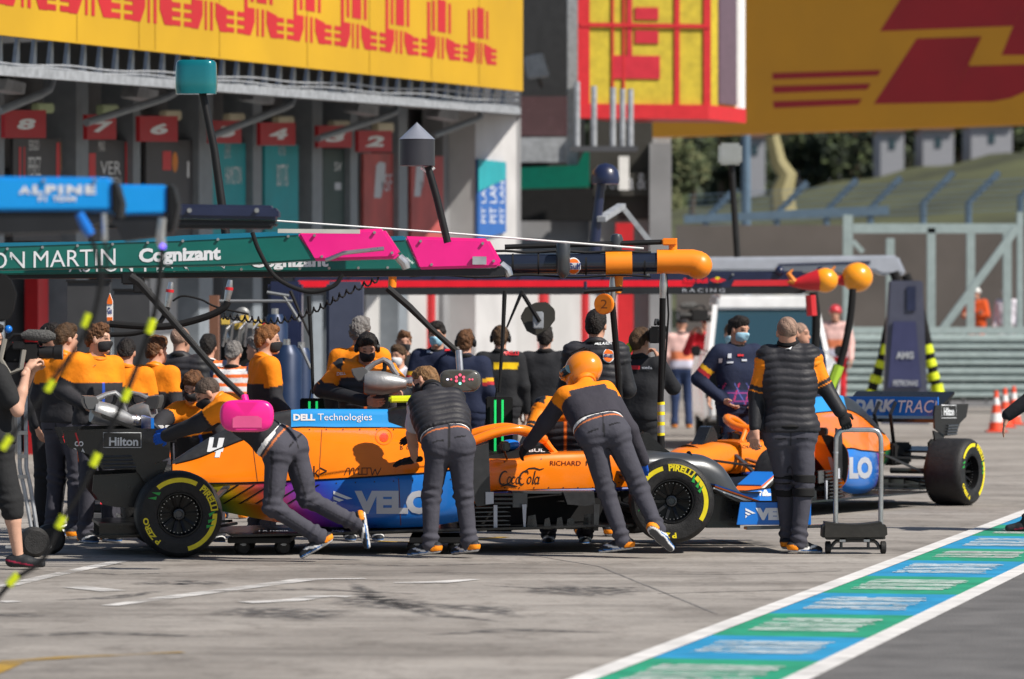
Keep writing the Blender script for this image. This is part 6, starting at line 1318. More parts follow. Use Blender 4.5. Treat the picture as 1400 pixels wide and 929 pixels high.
    nn = vnormals(v, q); disp = wrinkle(v, .0055, seed, 15); M_ = M_cloth; c = np.tile(BLK, (len(v), 1))
    if top in ('vest', 'vest_all', 'tee_vest', 'gilet'):
        qd = np.abs(np.sin(math.pi * ts * T_ / .058 + .4 * np.sin(lat * 18 + seed))); disp = np.where(isarm & (ua > .3), disp, .012 * qd ** .6 + disp * .4); M_ = M_nylon
        c[~isarm] = (.028, .028, .034)
        if top == 'tee_vest': c[isarm & (ua > .12)] = (.50, .48, .53)
        elif top in ('vest', 'gilet'): c[isarm & (ua > .10) & (ua < .78)] = ORG; c[isarm & (ua >= .78)] = BLK; c[isarm & (ua > .9) & (ua < .93)] = ORG
        if top == 'gilet': c[~isarm & (ts > .86)] = ORG; c[(~isarm) & (frn > 0) & (np.abs(lat) < .013)] = (.8, .16, .02)
    elif top == 'mcl':
        o = (~isarm & (ts > .70)) | (isarm & (ua < .62)); c[:] = (.03, .03, .035); c[o] = ORG; c[isarm & (ua > .62) & (ua < .72)] = BLK
        c[(~o) & (~isarm) & (frn > 0) & (np.abs(lat) < .012)] = (.02, .08, .45)
    elif top == 'mcl_back':      # race suit: orange yoke and shoulders only
        c[:] = (.040, .038, .050); o = (ts > .93) & ~isarm; c[o] = ORG; c[(ts > .80) & (np.abs(lat) > .15) & ~isarm] = ORG; c[isarm & (ua < .30)] = ORG
    elif top == 'rb':
        c[:] = NAVY; c[(ts > .03) & (ts < .34) & (frn > 0) & ~isarm] = (.02, .028, .10); m = (frn > 0) & (ts < .46) & ~isarm
        c[m & (np.abs(np.sin(lat * 24 + ts * 5)) < .16)] = (.45, .03, .12); c[m & (np.abs(np.sin(lat * 24 - ts * 7 + 1)) < .12)] = (.10, .12, .40); c[m & (np.abs(np.sin(ts * 22)) < .2) & (ts < .3)] = (.30, .05, .22)
        c[isarm & (ua > .55) & (ua < .68)] = (.75, .40, .02); c[isarm & (ua > .68) & (ua < .80)] = (.45, .03, .04)
    elif top == 'navy': c[:] = NAVY
    elif top == 'black': c[:] = (.018, .019, .023)
    elif top == 'camera_tee': c[:] = (.02, .021, .023)
    elif top == 'tabard':
        c[:] = NAVY; m = ~isarm; c[m] = (.74, .72, .72); z = (ts * 6) % 1; c[m & (z > .62)] = (.85, .17, .04); c[m & (z > .30) & (z < .38)] = (.5, .52, .6)
    elif top == 'pink_tabard': c[:] = (.70, .45, .42); c[~isarm & (ts < .6) & (ts > .35)] = (.8, .25, .12); c[~isarm & (ts < .3)] = (.5, .5, .62)
    elif top == 'red': c[:] = (.55, .025, .04)
    elif top == 'marshal': c[:] = (.62, .09, .02); c[~isarm & (np.abs(ts - .55) < .05)] = (.6, .6, .6)
    elif top == 'white': c[:] = (.66, .63, .70)
    elif top == 'pirelli': c[:] = (.018, .019, .022); c[(frn < 0) & (ts > .80) & (ts < .93) & (lat > -.06) & ~isarm] = (.78, .50, .01)
    v = v + nn * disp[:, None]
    topo = np_obj('jacket' if top not in ('tee_vest', 'camera_tee') else 'shirt', v, q, M_, root, c)
    if top not in ('camera_tee', 'white'):
        pts = [V3(J['neck']) + (hc - J['neck']) * .12 + (rt * math.cos(a) * .066 + np.cross(rt, nrm(hc - J['neck'])) * -math.sin(a) * .070) * s for a in np.linspace(0, 2 * math.pi, 21)]
        MB().tube([Vector(p) for p in pts], .022 * s, 8).build('collar', M_orange2 if top in ('mcl', 'mcl_back', 'gilet') else M_mblack, root, world=True)
    if tail:     # white shirt tail showing at the waist
        v, q = sdf_mesh([cone(J['hipl'] + up * .06, J['hipr'] + up * .06, rs(.115), rs(.115), .05, fw, .96), cone(pel - hrt * .04 + up * T_ * .3, pel + hrt * .04 + up * T_ * .3, rs(.11), rs(.11), .06, fw, .92)], h, .012, [plane(pel + up * T_ * .215, -up), plane(pel + up * T_ * .40, up)])
        np_obj('shirt_tail', v, q, M_cloth, root, np.tile(WHT, (len(v), 1)))
    # ---- shoes
    for sd in 'lr':
        A = J['ank' + sd]; f = J['toe' + sd]; dn = nrm(A - J['knee' + sd]) if abs(f[2]) > .25 else V3((0, 0, -1)); dn = nrm(dn - (dn @ f) * f); o = A + dn * .048; rr_ = np.cross(f, dn)
        pr = [cone(o - f * .055 - dn * .01, o + f * .06 - dn * .0, rs(.040), rs(.042), .03), cone(o + f * .06, o + f * .172 + dn * .012, rs(.042), rs(.030), .03), cone(A + dn * .01, o - f * .025, rs(.036), rs(.041), .03)]
        v, q = sdf_mesh(pr, min(h, .0085), .003, [plane(o + dn * .037, dn)])
        dd = (v - o) @ dn; al = (v - o) @ f; c = np.tile((.02, .022, .026), (len(v), 1))
        if shoes == 'mcl':
            sw = np.abs((v - o) @ rr_); c[(al < -.022) & (dd < .018) & (dd > -.020)] = (.86, .26, .01); c[np.abs(dd - .004 + (al - .05) * .35) < .009] = (.7, .7, .7); c[dd > .022] = (.60, .61, .62); c[dd > .034] = (.09, .09, .095); c[(dd > .012) & (dd < .020) & (al > 0)] = (.02, .14, .42)
        elif shoes == 'black': c[(np.abs(dd - al * .2) < .006)] = (.35, .02, .06); c[dd > .026] = (.03, .03, .03)
        else: c[dd > .022] = (.5, .5, .5)
        np_obj('shoe', v, q, M_shoe, root, c)
    # ---- hair, headgear
    HC_ = {'brown': (.065, .036, .018), 'dark': (.015, .012, .011), 'blond': (.20, .11, .05), 'ginger': (.20, .085, .03), 'grey': (.16, .15, .145), 'auburn': (.11, .05, .022), 'buzz': (.075, .055, .045), 'stub': (.29, .19, .145)}
    if hair in HC_:
        thin = hair in ('buzz', 'stub'); g_ = .003 if thin else .008
        pr = [ell(hp(0, -.016, .034), np.array((.076, .096, .086)) * s, HM, .02)]
        if not thin: pr += [ell(hp(0, .02, .095), np.array((.058, .070, .034)) * s, HM, .03), ell(hp(0, -.075, -.02), np.array((.058, .028, .055)) * s, HM, .03)]
        fl_ = lambda g: (lambda l: np.maximum(.75 * l[..., 1] + .004 - l[..., 2] - .012 * np.clip(np.abs(l[..., 0]) / .07, 0, 1), -.078 - l[..., 2]))((g - hc) @ HM / s)
        v, q = sdf_mesh(pr, min(h, .007), g_, [lambda g: fl_(g) * .8])
        if len(v):
            nn = vnormals(v, q); v = v + nn * (wrinkle(v, (.008 if hair in ('auburn', 'grey') else .005) if not thin else .0005, seed + 9, 60) + wrinkle(v, (.006 if hair in ('auburn', 'grey') else .0028) if not thin else 0, seed + 3, 150))[:, None]
            np_obj('hair', v, q, M_hair, root, np.tile(HC_[hair], (len(v), 1)) * (1 + .25 * np.sin(v @ np.array((90, 60, 40.))))[:, None], relax=0)
    if mask is not None:
        v, q = sdf_mesh([ell(hp(0, .026, -.048), np.array((.060, .074, .066)) * s, HM, .02), cone(hp(0, .078, -.02), hp(0, .100, -.03), rs(.012), rs(.016), .02)], min(h, .009), .008, [plane(hp(0, 0, -.012), hu), plane(hp(0, .012, 0), -hf), plane(hp(0, 0, -.105), -hu)])
        np_obj('face_mask', v, q, M_cloth, root, np.tile(mask, (len(v), 1)))
    if 'headphones' in extras:
        pts = [Vector(hp(.092 * math.cos(a), -.01, .02 + .105 * math.sin(a))) for a in np.linspace(0, math.pi, 15)]; MB().tube(pts, .010, 8).build('headband', M_black, root, world=True)
        for sx in (-1, 1): MB().cyl(Vector(hp(sx * .078, -.008, -.005)), Vector(hp(sx * .108, -.008, -.005)), .040, .036, 16).build('earcup', M_black, root, world=True, bevel=.005)
    if 'helmet' in extras:
        hcx = np.array((.84, .25, .008)); v, q = sdf_mesh([ell(hp(0, -.005, .02), np.array((.128, .156, .140)) * s, HM, .02), ell(hp(0, .045, -.055), np.array((.105, .115, .085)) * s, HM, .05)], .0095, .0, [plane(hp(0, 0, -.10), -hu)])
        c = np.tile(hcx, (len(v), 1)); np_obj('helmet', v, q, mat('helmet_paint', 'attr', .22, var=.02, coat=.8), root, c)
        pts = [Vector(hp(.130 * math.sin(a), .03 + .135 * math.cos(a), .02)) for a in np.linspace(-1.3, 1.3, 12)]; MB().tube(pts, .036, 10).build('goggles', M_glass, root, world=True)
        for k in range(3): MB().bar(Vector(hp(-.05 + k * .05, -.09, .160)), Vector(hp(-.05 + k * .05, .04, .164)), .014, .01).build('helmet_vent', M_black, root, world=True)
    if 'red_helmet' in extras or 'white_helmet' in extras:
        v, q = sdf_mesh([ell(hp(0, -.005, .03), np.array((.105, .128, .112)) * s, HM, .02)], .012, 0, [plane(hp(0, 0, -.0), -hu + hf * .2)])
        np_obj('helmet', v, q, mat('helmet_paint', 'attr', .22, var=.02, coat=.8), root, np.tile((.55, .03, .04) if 'red_helmet' in extras else (.7, .7, .68), (len(v), 1)))
    if 'cap' in extras:
        v, q = sdf_mesh([ell(hp(0, -.012, .035), np.array((.082, .102, .092)) * s, HM, .02), ell(hp(0, .12, .045), np.array((.065, .07, .012)) * s, HM, .02)], .010, .004, [plane(hp(0, 0, .03), -hu + hf * .05)])
        np_obj('cap', v, q, M_cloth, root, np.tile(BLK, (len(v), 1)))
    if 'radio' in extras:
        p = pel + up * T_ * .16 + hrt * .125 * s - fw * .06; MB().bar(Vector(p - up * .07), Vector(p + up * .06), .055, .035, up=Vector(fw)).build('radio', mat('grey_radio', (.18, .18, .18), .5), root, world=True, bevel=.006); MB().cyl(Vector(p + up * .06 + rt * .015), Vector(p + up * .18 + rt * .02), .008, .006, 8).build('aerial', M_black, root, world=True)
    if 'belt' in extras:
        p0 = pel + up * T_ * .12; pts = [Vector(p0 + (hrt * math.cos(a) * .165 + fw * math.sin(a) * .132) * s) for a in np.linspace(0, 2 * math.pi, 24)]; MB().tube(pts, .022, 6).build('belt', M_mblack, root, world=True)
    if 'kneepads' in extras:
        for sd in 'lr':
            k_ = J['knee' + sd]; a_ = nrm(J['ank' + sd] - J['hip' + sd])
            for o_ in (-.075, .03): MB().lathe([(0, .078), (.010, .090), (.062, .090), (.072, .078)], Vector(k_ + a_ * o_), Vector(a_), 20).build('knee_strap', M_mblack, root, world=True)
    return root, topo, J

# ---- poses from the photograph: joints as (photo x, photo y, metres behind the base depth)
def pose(Y, d):
    J = {}
    for k, (x, y, dy) in d.items(): J[k] = np.array(P(x, y, Y + dy))
    return J
def place(px, Y, face, H=1.8, arms='down', seed=0, head_turn=0, head_down=0.0):
    """standing figure: px column of the body, face = heading in degrees (0 looks at the camera, 90 looks right, 180 back)"""
    J = base_pose(H, arms, seed=seed); a = R(face - 90); fwd = np.array((math.cos(a), math.sin(a), 0)); rt = np.array((fwd[1], -fwd[0], 0))
    o = np.array(P(px, 500, Y)); o[2] = 0
    W = {k: o + rt * v[0] + fwd * v[1] + np.array((0, 0, v[2])) for k, v in J.items()}
    b = R(face + head_turn - 90); hf = np.array((math.cos(b), math.sin(b), -head_down)); hu = np.array((math.cos(b) * head_down, math.sin(b) * head_down, 1.0))
    W['head'] = W['head'] + np.array((math.cos(b), math.sin(b), 0)) * .03 * head_down - np.array((0, 0, .02 * head_down))
    return W, hf, hu

# ================================================================== who stands where
BLUEG = np.array((.01, .09, .50)); KG = np.array((.015, .015, .017)); LBM = np.array((.30, .52, .66)); WM = np.array((.6, .6, .62)); KM = np.array((.022, .022, .025))
GR = 'pit crew around the cars'
Y = 32.78
p1, t1, j1 = make_person('mechanic bent low pushing the rear wing with blue gloves, pink paddle over his back',
    pose(Y, dict(hipl=(380, 617, -.09), hipr=(402, 612, .10), kneel=(372, 693, -.12), kneer=(421, 682, .10), ankl=(436, 734, -.10), ankr=(487, 716, .12), shol=(305, 557, -.14), shor=(314, 552, .20), elbl=(270, 580, -.12), elbr=(284, 578, .30), wril=(228, 596, .12), wrir=(236, 590, .45), neck=(298, 549, .02), head=(284, 539, .0))),
    GR, top='mcl', hair='buzz', gloves=(BLUEG, BLUEG), hface=(-.8, -.1, -.55), hup=(-.5, 0, .8), mask=KM, seed=1, toe={'l': (-.86, 0, -.5), 'r': (.15, 0, -1)}, extras=('waist', 'radio'), curl=.25, palm={'l': (0, 1, 0), 'r': (0, 1, 0)}, h=.010)
Y = 35.55
make_person('mechanic with curly brown hair and headset leaning on the rear wing from behind',
    pose(Y, dict(hipl=(292, 632, .30), hipr=(262, 632, .30), kneel=(296, 688, .22), kneer=(262, 688, .22), ankl=(298, 729, .30), ankr=(262, 729, .30), shol=(293, 563, .08), shor=(243, 562, 0), elbl=(306, 600, -.1), elbr=(222, 575, -.16), wril=(292, 618, -.3), wrir=(203, 600, -.42), neck=(268, 551, -.02), head=(264, 529, -.10))),
    GR, top='mcl', hair='auburn', gloves=(BLUEG, BLUEG), hface=(-.25, -.8, -.5), hup=(0, -.5, .85), mask=KM, seed=2, extras=('headphones',), curl=.3)
Y = 33.2
p3, t3, j3 = make_person('man in dark quilted vest and pale tee shirt bent over the sidepod',
    pose(Y, dict(hipl=(599, 611, 0), hipr=(629, 611, 0), kneel=(590, 678, .05), kneer=(634, 678, .05), ankl=(588, 743, .02), ankr=(642, 741, .02), shol=(573, 552, .30), shor=(621, 546, .36), elbl=(563, 594, .34), elbr=(605, 586, .50), wril=(567, 629, .44), wrir=(576, 595, .52), neck=(591, 534, .40), head=(581, 523, .50))),
    GR, top='tee_vest', hair='blond', gloves=(KG, KG), hface=(-.85, .45, -.35), hup=(-.15, .55, .8), mask=KM, seed=3, toe={'l': (-.80, .35, -.12), 'r': (-.62, .6, -.12)}, extras=('radio',), curl=.25, hand_dir={'l': (-.95, .28, -.15)}, palm={'l': (0, .55, -.85)}, h=.010)
Y = 33.25
p4, t4, j4 = make_person('mechanic in an orange helmet bent over the cockpit, one foot lifted',
    pose(Y, dict(hipl=(809, 596, 0), hipr=(842, 594, 0), kneel=(828, 669, .04), kneer=(874, 667, .02), ankl=(851, 738, .0), ankr=(898, 723, -.10), shol=(772, 542, .28), shor=(828, 534, .34), elbl=(746, 578, .36), elbr=(861, 588, .20), wril=(723, 607, .48), wrir=(879, 630, .28), neck=(800, 524, .42), head=(798, 508, .52))),
    GR, top='mcl_back', hair='none', gloves=(KG, BLUEG), hface=(-.85, .35, -.4), hup=(-.25, .35, .85), seed=4, toe={'l': (-.85, .3, -.12), 'r': (.62, .35, -.62)}, extras=('helmet', 'radio'), hand_dir={'r': (.05, .4, -.9)}, palm={'r': (0, 1, 0)}, curl=.5, h=.010)
Y = 35.55
make_person('crouching mechanic facing us behind the cockpit, orange zip on black chest',
    pose(Y, dict(hipl=(794, 642, .18), hipr=(752, 642, .18), kneel=(806, 685, -.12), kneer=(742, 685, -.12), ankl=(800, 730, .12), ankr=(750, 730, .12), shol=(802, 559, 0), shor=(743, 556, 0), elbl=(826, 600, -.02), elbr=(728, 590, -.14), wril=(806, 630, -.2), wrir=(716, 612, -.38), neck=(782, 549, -.03), head=(793, 532, .05))),
    GR, top='gilet', hair='dark', hface=(-.2, -.8, -.5), hup=(.2, -.3, 1), seed=5)
Y = 33.85
p6, t6, j6 = make_person('man in a black quilted vest standing with his back to us holding the trolley handle',
    pose(Y, dict(hipl=(1063, 596, 0), hipr=(1097, 596, 0), kneel=(1074, 660, .10), kneer=(1099, 662, -.02), ankl=(1077, 736, .16), ankr=(1092, 741, -.02), shol=(1049, 487, 0), shor=(1107, 486, 0), elbl=(1035, 540, .02), elbr=(1127, 529, .03), wril=(1032, 584, -.05), wrir=(1149, 562, -.06), neck=(1078, 471, 0), head=(1076, 455, -.02))),
    GR, top='vest', hair='stub', H=1.86, gloves=(None, KG), hface=(-.1, 1, -.05), hup=(0, 0, 1), seed=6, toe={'l': (.3, .9, 0), 'r': (.9, .3, -.05)}, extras=('radio', 'belt', 'kneepads'), hand_dir={'r': (.40, .1, -.9)}, curl=.9, palm={'r': (-.15, 1, 0), 'l': (.5, .8, .1)}, hand_sc=1.12, h=.010)
def up(W, Y, d):
    for k, (x, y, dy) in d.items(): W[k] = np.array(P(x, y, Y + dy))
    return W
def stand(label, px, Y, face, H=1.8, arms='down', seed=0, turn=0, down=0, over=None, sh=0, **kw):
    W, hf, hu = place(px, Y, face, H, arms, seed, turn, down)
    if over: up(W, Y, over)
    return make_person(label, W, GR, H=H, hface=hf, hup=hu, seed=seed, **kw)
# photographer at the left edge
Y = 31.72
make_person('camera operator in black shorts at the left edge, bare leg and forearm showing',
    pose(Y, dict(hipr=(-2, 612, -.09), hipl=(-6, 612, .1), kneer=(14, 684, -.08), kneel=(-48, 690, .1), ankr=(25, 760, -.06), ankl=(-66, 762, .1), shor=(-3, 512, -.18), shol=(-8, 508, .2), elbr=(24, 562, -.22), elbl=(18, 562, .25), wrir=(37, 506, -.14), wril=(44, 508, .06), neck=(-16, 492, 0), head=(-13, 466, .0))),
    GR, top='camera_tee', legs='shortblack', hair='dark', hface=(1, 0, 0), hup=(0, 0, 1), shoes='black', seed=7, hand_dir={'r': (.45, .5, .7)}, curl=1.0, palm={'r': (.5, .6, -.4)}, toe={'r': (1, -.1, 0), 'l': (1, 0, 0)}, skin=SKIN2)
# left group behind the rear wing
stand('crew member with light brown hair seen from behind beside the camera', 88, 36.4, 150, 1.82, seed=11, turn=-25, hair='brown', skin=SKIN2)
stand('dark haired man in black partly hidden behind the light brown haired crew member', 66, 37.3, 60, 1.82, seed=12, top='black', legs='black', hair='dark', extras=('headphones',))
p12, t12, j12 = stand('bearded mechanic with black face mask looking right, hand on a wheel gun', 132, 35.6, 42, 1.82, seed=13, turn=35, hair='auburn', mask=KM, skin=SKIN2,
    over=dict(shor=(104, 495, -.08), elbr=(84, 535, -.10), wrir=(113, 553, -.26)), hand_dir={'r': (.8, -.1, -.35)}, curl=.8)
stand('dark haired crew member bending with his back to us behind the wheel gun', 172, 36.6, 178, 1.70, seed=14, arms='hold', down=.35, hair='dark')
stand('crew member with wavy brown hair in orange shoulders left of the bald man', 212, 37.1, 150, 1.71, seed=15, turn=-20, hair='auburn')
stand('bald man in a shiny black quilted jacket with his back to us', 246, 38.2, 165, 1.80, seed=16, turn=-20, top='vest_all', legs='black', hair='stub')
stand('dark haired man in a white and orange tabard half behind the bald man', 284, 40.6, 170, 1.72, seed=17, top='tabard', legs='navy', hair='dark')
stand('stooping grey haired man in a white and orange striped tabard', 318, 40.0, 172, 1.66, seed=18, top='tabard', legs='navy', hair='grey', down=.3)
stand('grey haired man in navy seen in profile behind the tabards', 354, 41.2, 250, 1.70, seed=19, top='navy', legs='navy', hair='grey')
p10, t10, j10 = stand('ginger haired crew member in orange and black looking right over the car', 362, 36.2, 108, 1.81, seed=20, turn=-12, hair='ginger', mask=KM, skin=SKIN2, over=dict(elbr=(377, 548, -.2), wrir=(398, 574, -.25)))
p8, t8, j8 = stand('mechanic in headphones and orange shouldered vest holding the silver wheel gun', 497, 35.9, 8, 1.78, seed=21, down=.45, arms='hold', top='gilet', hair='dark', mask=KM, extras=('headphones',), over=dict(wrir=(500, 548, -.36), wril=(548, 540, -.34), elbr=(440, 533, -.05), elbl=(556, 535, -.08), head=(502, 476, -.09)), curl=.7)
stand('man with curly grey hair and orange shoulders seen from behind', 492, 37.4, 168, 1.88, seed=22, turn=-10, hair='grey')
stand('auburn haired man with black mask far behind the silver wheel gun', 552, 47, 10, 1.74, seed=23, top='black', legs='black', hair='auburn', mask=KM)
stand('shorter man with white mask facing left behind the wheel gun', 546, 44.2, 330, 1.60, seed=24, top='white', legs='navy', hair='brown', mask=WM)
p21, t21, j21 = stand('man in navy team jacket with pale blue mask facing us left of the grey paddle', 598, 42.5, 350, 1.84, seed=25, arms='fold', top='rb', legs='navy', hair='dark', mask=LBM)
stand('brown haired person in navy seen from behind above the grey paddle', 636, 42.2, 172, 1.76, seed=26, top='rb', legs='navy', hair='auburn', extras=('headphones',))
p25, t25, j25 = stand('person in headphones with a yellow patch across the back', 684, 44.0, 176, 1.80, seed=27, top='pirelli', legs='black', hair='brown', extras=('headphones',))
p26, t26, j26 = stand('broad man in black with white lettering on the back, head behind the dark round board', 745, 44.2, 178, 1.80, seed=28, top='black', legs='black', hair='dark')
p27, t27, j27 = stand('tall dark haired man in a black quilted jacket with a round orange badge', 815, 36.7, 172, 1.94, seed=29, turn=-12, arms='hold', top='vest_all', legs='black', hair='dark')
p28, t28, j28 = stand('camera operator in black right of the badge jacket, facing away', 874, 38.4, 160, 1.78, seed=30, arms='camera', top='black', legs='black', hair='brown', turn=-20)
MB().ball(Vector(j28['head'] + np.array((-.10, -.02, -.05))), (.035, .05, .05)).build('lime_earcup', M_neon, p28, world=True)
stand('person in a pale pink tabard and jeans standing far back', 932, 75, 180, 1.95, seed=31, top='pink_tabard', legs='jeans', hair='none', extras=('cap',), h=.016)
stand('camera operator in a red helmet and red trousers standing far back', 968, 70, 330, 1.98, seed=32, arms='camera', top='red', legs='red', hair='none', extras=('red_helmet',), h=.016)
stand('man with light blue mask behind the navy jacket with mask', 1000, 52, 350, 1.82, seed=33, top='black', legs='black', hair='brown', mask=LBM, h=.014)
p7, t7, j7 = stand('dark haired man in a navy jacket with light blue mask, hand on his hip', 1008, 42.2, 22, 1.90, seed=34, turn=28, top='rb', legs='navy', hair='dark', mask=LBM, down=.15, arms='hips')
stand('bald man in navy almost hidden behind the standing man', 1093, 45, 10, 1.84, seed=35, top='navy', legs='navy', hair='stub', turn=60)
stand('far person in pink and red right of the white car', 1142, 84, 350, 2.2, seed=36, top='pink_tabard', legs='red', hair='none', extras=('red_helmet',), h=.016)
pl = thing('marshal_platform', 'low concrete platform behind the guard rail carrying the marshals', 'platform', P(1355, 520, 96).xy.to_3d())
pz = .85; MB().hexa([Vector((x, y, z)) for x in (P(1290, 0, 96).x, P(1450, 0, 96).x) for y in (94.5, 97.5) for z in (0, pz)]).build('slab', M_fac, pl, world=True)
for k in range(3): MB().box((P(1300, 0, 96).x - .3 - .3 * k, 96, (pz - .25 - .2 * k) / 2), (.3, 1.6, pz - .25 - .2 * k)).build('step', M_fac, pl, world=True)
for lb, px, top, ex in (('marshal in orange overalls with a white helmet behind the guard rail', 1335, 'marshal', 'white_helmet'), ('figure in white overalls right of the orange marshal', 1376, 'white', 'white_helmet')):
    W, hf, hu = place(px, 96, 340, 1.80, 'fold' if top == 'marshal' else 'down', px)
    for k in W: W[k] = W[k] + np.array((0, 0, pz))
    make_person(lb, W, GR, top=top, legs='orange' if top == 'marshal' else 'white', hair='none', hface=hf, hup=hu, extras=(ex,), h=.016, seed=px, rootxy=(W['ankl'][0], W['ankl'][1], pz))
# walker leaving at the right edge
Y = 37.4
make_person('person walking out at the right edge, only a hand and a shoe tip in view',
    pose(Y, dict(hipl=(1446, 588, -.1), hipr=(1448, 588, .1), kneel=(1432, 650, -.1), kneer=(1462, 655, .1), ankl=(1406, 713, -.1), ankr=(1492, 700, .1), shol=(1432, 505, -.18), shor=(1436, 505, .18), elbl=(1412, 543, -.22), elbr=(1452, 550, .2), wril=(1378, 568, -.2), wrir=(1450, 590, .1), neck=(1436, 492, 0), head=(1433, 467, 0))),
    GR, top='black', legs='black', hair='dark', hface=(-1, 0, 0), hup=(0, 0, 1), seed=40, hand_dir={'l': (-.35, 0, -1)}, palm={'l': (.8, 0, -.4)}, curl=.25, toe={'l': (-1, 0, 0), 'r': (-.8, 0, -.6)}, shoes='black')

# marks on clothing
def cl(txt, box, o, m, par, nm='lettering', **k): return decal_px(txt, box, [o], m, par, nm, off=.012, maxlen=6, **k)
swoosh = poly2d([(-.5, -.35), (.1, -.1), (.5, .5), (.25, -.5), (.05, -.25), (-.2, -.15)])
cl(swoosh, (1078, 477, 10, 4), t6, M_wdecal, p6, 'emblem')
cl(T('DELL', .03), (467, 511, 12, 4), t8, M_wdecal, p8)
cl(disc2d(24), (832, 487, 16, 18), t27, M_wdecal, p27, 'badge_rim'); 
decal_px(disc2d(24), (832, 487, 14, 16), [t27], M_odecal, p27, 'badge', off=.015, maxlen=6); decal_px(poly2d([(-.5, -.5), (.5, -.5), (.5, .5), (-.5, .5)]), (832, 487, 14, 5), [t27], M_wdecal, p27, 'badge_band', off=.018, maxlen=6); decal_px(T('Gulf', .02), (832, 487, 13, 4.5), [t27], mat('navy_lettering', (.01, .03, .2), .4), p27, 'lettering', off=.021, maxlen=6)
cl(T('McLAREN', .02, shear=.2), (825, 471, 24, 3.5), t27, M_wdecal, p27)
cl(T('MOTORSPORT', .03), (746, 473, 42, 5.5), t26, M_sdecal, p26)
cl(T('PIRELLI', .03), (698, 484, 22, 5), t25, M_rdecal, p25)
cl(poly2d([(-.5, -.5), (.5, -.5), (.5, .5), (-.5, .5)]), (868, 503, 14, 5), t28, M_rdecal, p28, 'patch'); cl(T('media', .02), (885, 503, 14, 4), t28, M_sdecal, p28)
for (x, y, w, h_, m) in ((997, 487, 5, 6, M_sdecal), (1012, 486, 8, 2.6, M_rdecal), (998, 496, 8, 2.4, M_sdecal), (1017, 493, 7, 3, M_sdecal), (985, 493, 5, 6, M_sdecal)): cl(sq, (x, y, w, h_), t7, m, p7, 'patch')
for (x, y, w, h_, m) in ((588, 482, 8, 3, M_sdecal), (612, 480, 8, 2.5, M_rdecal), (612, 488, 6, 3, M_sdecal)): cl(sq, (x, y, w, h_), t21, m, p21, 'patch')
cl(swoosh, (128, 500, 6, 2.5), t12, M_kdecal, p12, 'emblem')

# ================================================================== tools, trolleys, cones, the white car
def wheel_gun(lbl, M):
    t = thing('wheel_gun', lbl, 'wheel gun', M=M, group='silver wheel guns'); k = .0058
    V = lambda x, y, d=0: Vector(((x - 525) * k, d, -(y - 520) * k))
    MB().lathe([(-.13, 0), (-.13, .085), (-.10, .098), (.02, .098), (.12, .075), (.19, .050), (.215, .046), (.215, 0)], V(520, 523), (1, 0, -.03), 28).build('motor_body', M_alu, t, smooth=40)
    MB().lathe([(0, .040), (.03, .040), (.035, .046), (.06, .046), (.06, 0)], V(555, 522), (1, 0, -.03), 24).build('socket', M_steel, t, smooth=30)
    MB().tube([V(500, 504), V(512, 495), V(524, 490), V(533, 495), V(538, 504), V(545, 513)], [.026, .022, .024, .028, .024, .018], 10).build('handle', M_alu, t)
    MB().tube([V(526, 492), V(526, 503), V(522, 510)], .018, 8).build('trigger_grip', M_black, t)
    MB().prism([V(478, 503, -.05), V(497, 500, -.05), V(504, 510, -.05), V(501, 518, -.05), V(488, 521, -.05), V(481, 512, -.05)], (0, .11, 0)).build('rear_housing', mat('dark_cast_metal', (.16, .165, .17), .45, metal=.5), t, bevel=.008)
    MB().tube([V(500, 518), V(505, 530), V(516, 536), V(545, 534)], [.03, .03, .022, .016], 8).build('lower_guard', M_alu, t)
    return t
wg1 = wheel_gun('silver wheel gun held by the headphones mechanic above the car', Matrix.Translation(P(525, 521, 35.4)))
wg2 = copy_thing(wg1, label='silver wheel gun in the hand of the bearded mechanic behind the rear wing'); wg2.matrix_basis = Matrix.Translation(P(152, 566, 35.15)) @ Matrix.Rotation(R(12), 4, 'Y') @ Matrix.Rotation(R(20), 4, 'Z')
wg3 = copy_thing(wg1, label='silver wheel gun lying right of the first one behind the rear wing'); wg3.matrix_basis = Matrix.Translation(P(186, 566, 35.9)) @ Matrix.Rotation(R(-14), 4, 'Y') @ Matrix.Rotation(R(160), 4, 'Z')
# hand trolley with padded cradle
t = thing('cradle_trolley', 'tall steel handled trolley with a curved black pad on small wheels', 'trolley', G(1170, 757))
Y0 = 33.85; MB().tube([Vector(p) for p in catmull([list(P(x, y, Y0)) for x, y in ((1142.5, 722), (1142.5, 660), (1143, 606), (1145, 594), (1152, 588.5), (1173, 588), (1195, 588.5), (1202, 594), (1204.5, 606), (1204.5, 660), (1204, 722))], 4)], .019, 12).build('handle', M_steel, t, world=True)
for x in (1142.5, 1204.3): MB().cyl(P(x, 618, Y0), P(x, 620, Y0), .022).build('sleeve', M_galv, t, world=True)
pad = [(1125, 716)] + [(1129 + i * 8.4, 714 + 3.4 * math.sin(math.pi * i / 9)) for i in range(10)] + [(1209, 715), (1213, 722), (1214, 735), (1209, 738), (1127, 738.5), (1124, 734)]
yquad(MB(), pad, Y0 - .12, .24).build('padded_cradle', mat('black_vinyl', (.02, .018, .015), .55, var=.2, bump=.1, bscale=25), t, world=True, bevel=.02)
for x in (1152, 1185): yrect(MB(), x - 4, 736, x + 4, 741, Y0 - .1, .2).build('pad_bracket', M_steel, t, world=True)
MB().tube([Vector(p) for p in catmull([list(P(x, y, Y0)) for x, y in ((1135, 751), (1141, 742), (1150, 739.5), (1188, 739.5), (1198, 742), (1203, 751))], 4)], .014, 8).build('frame', M_satin, t, world=True)
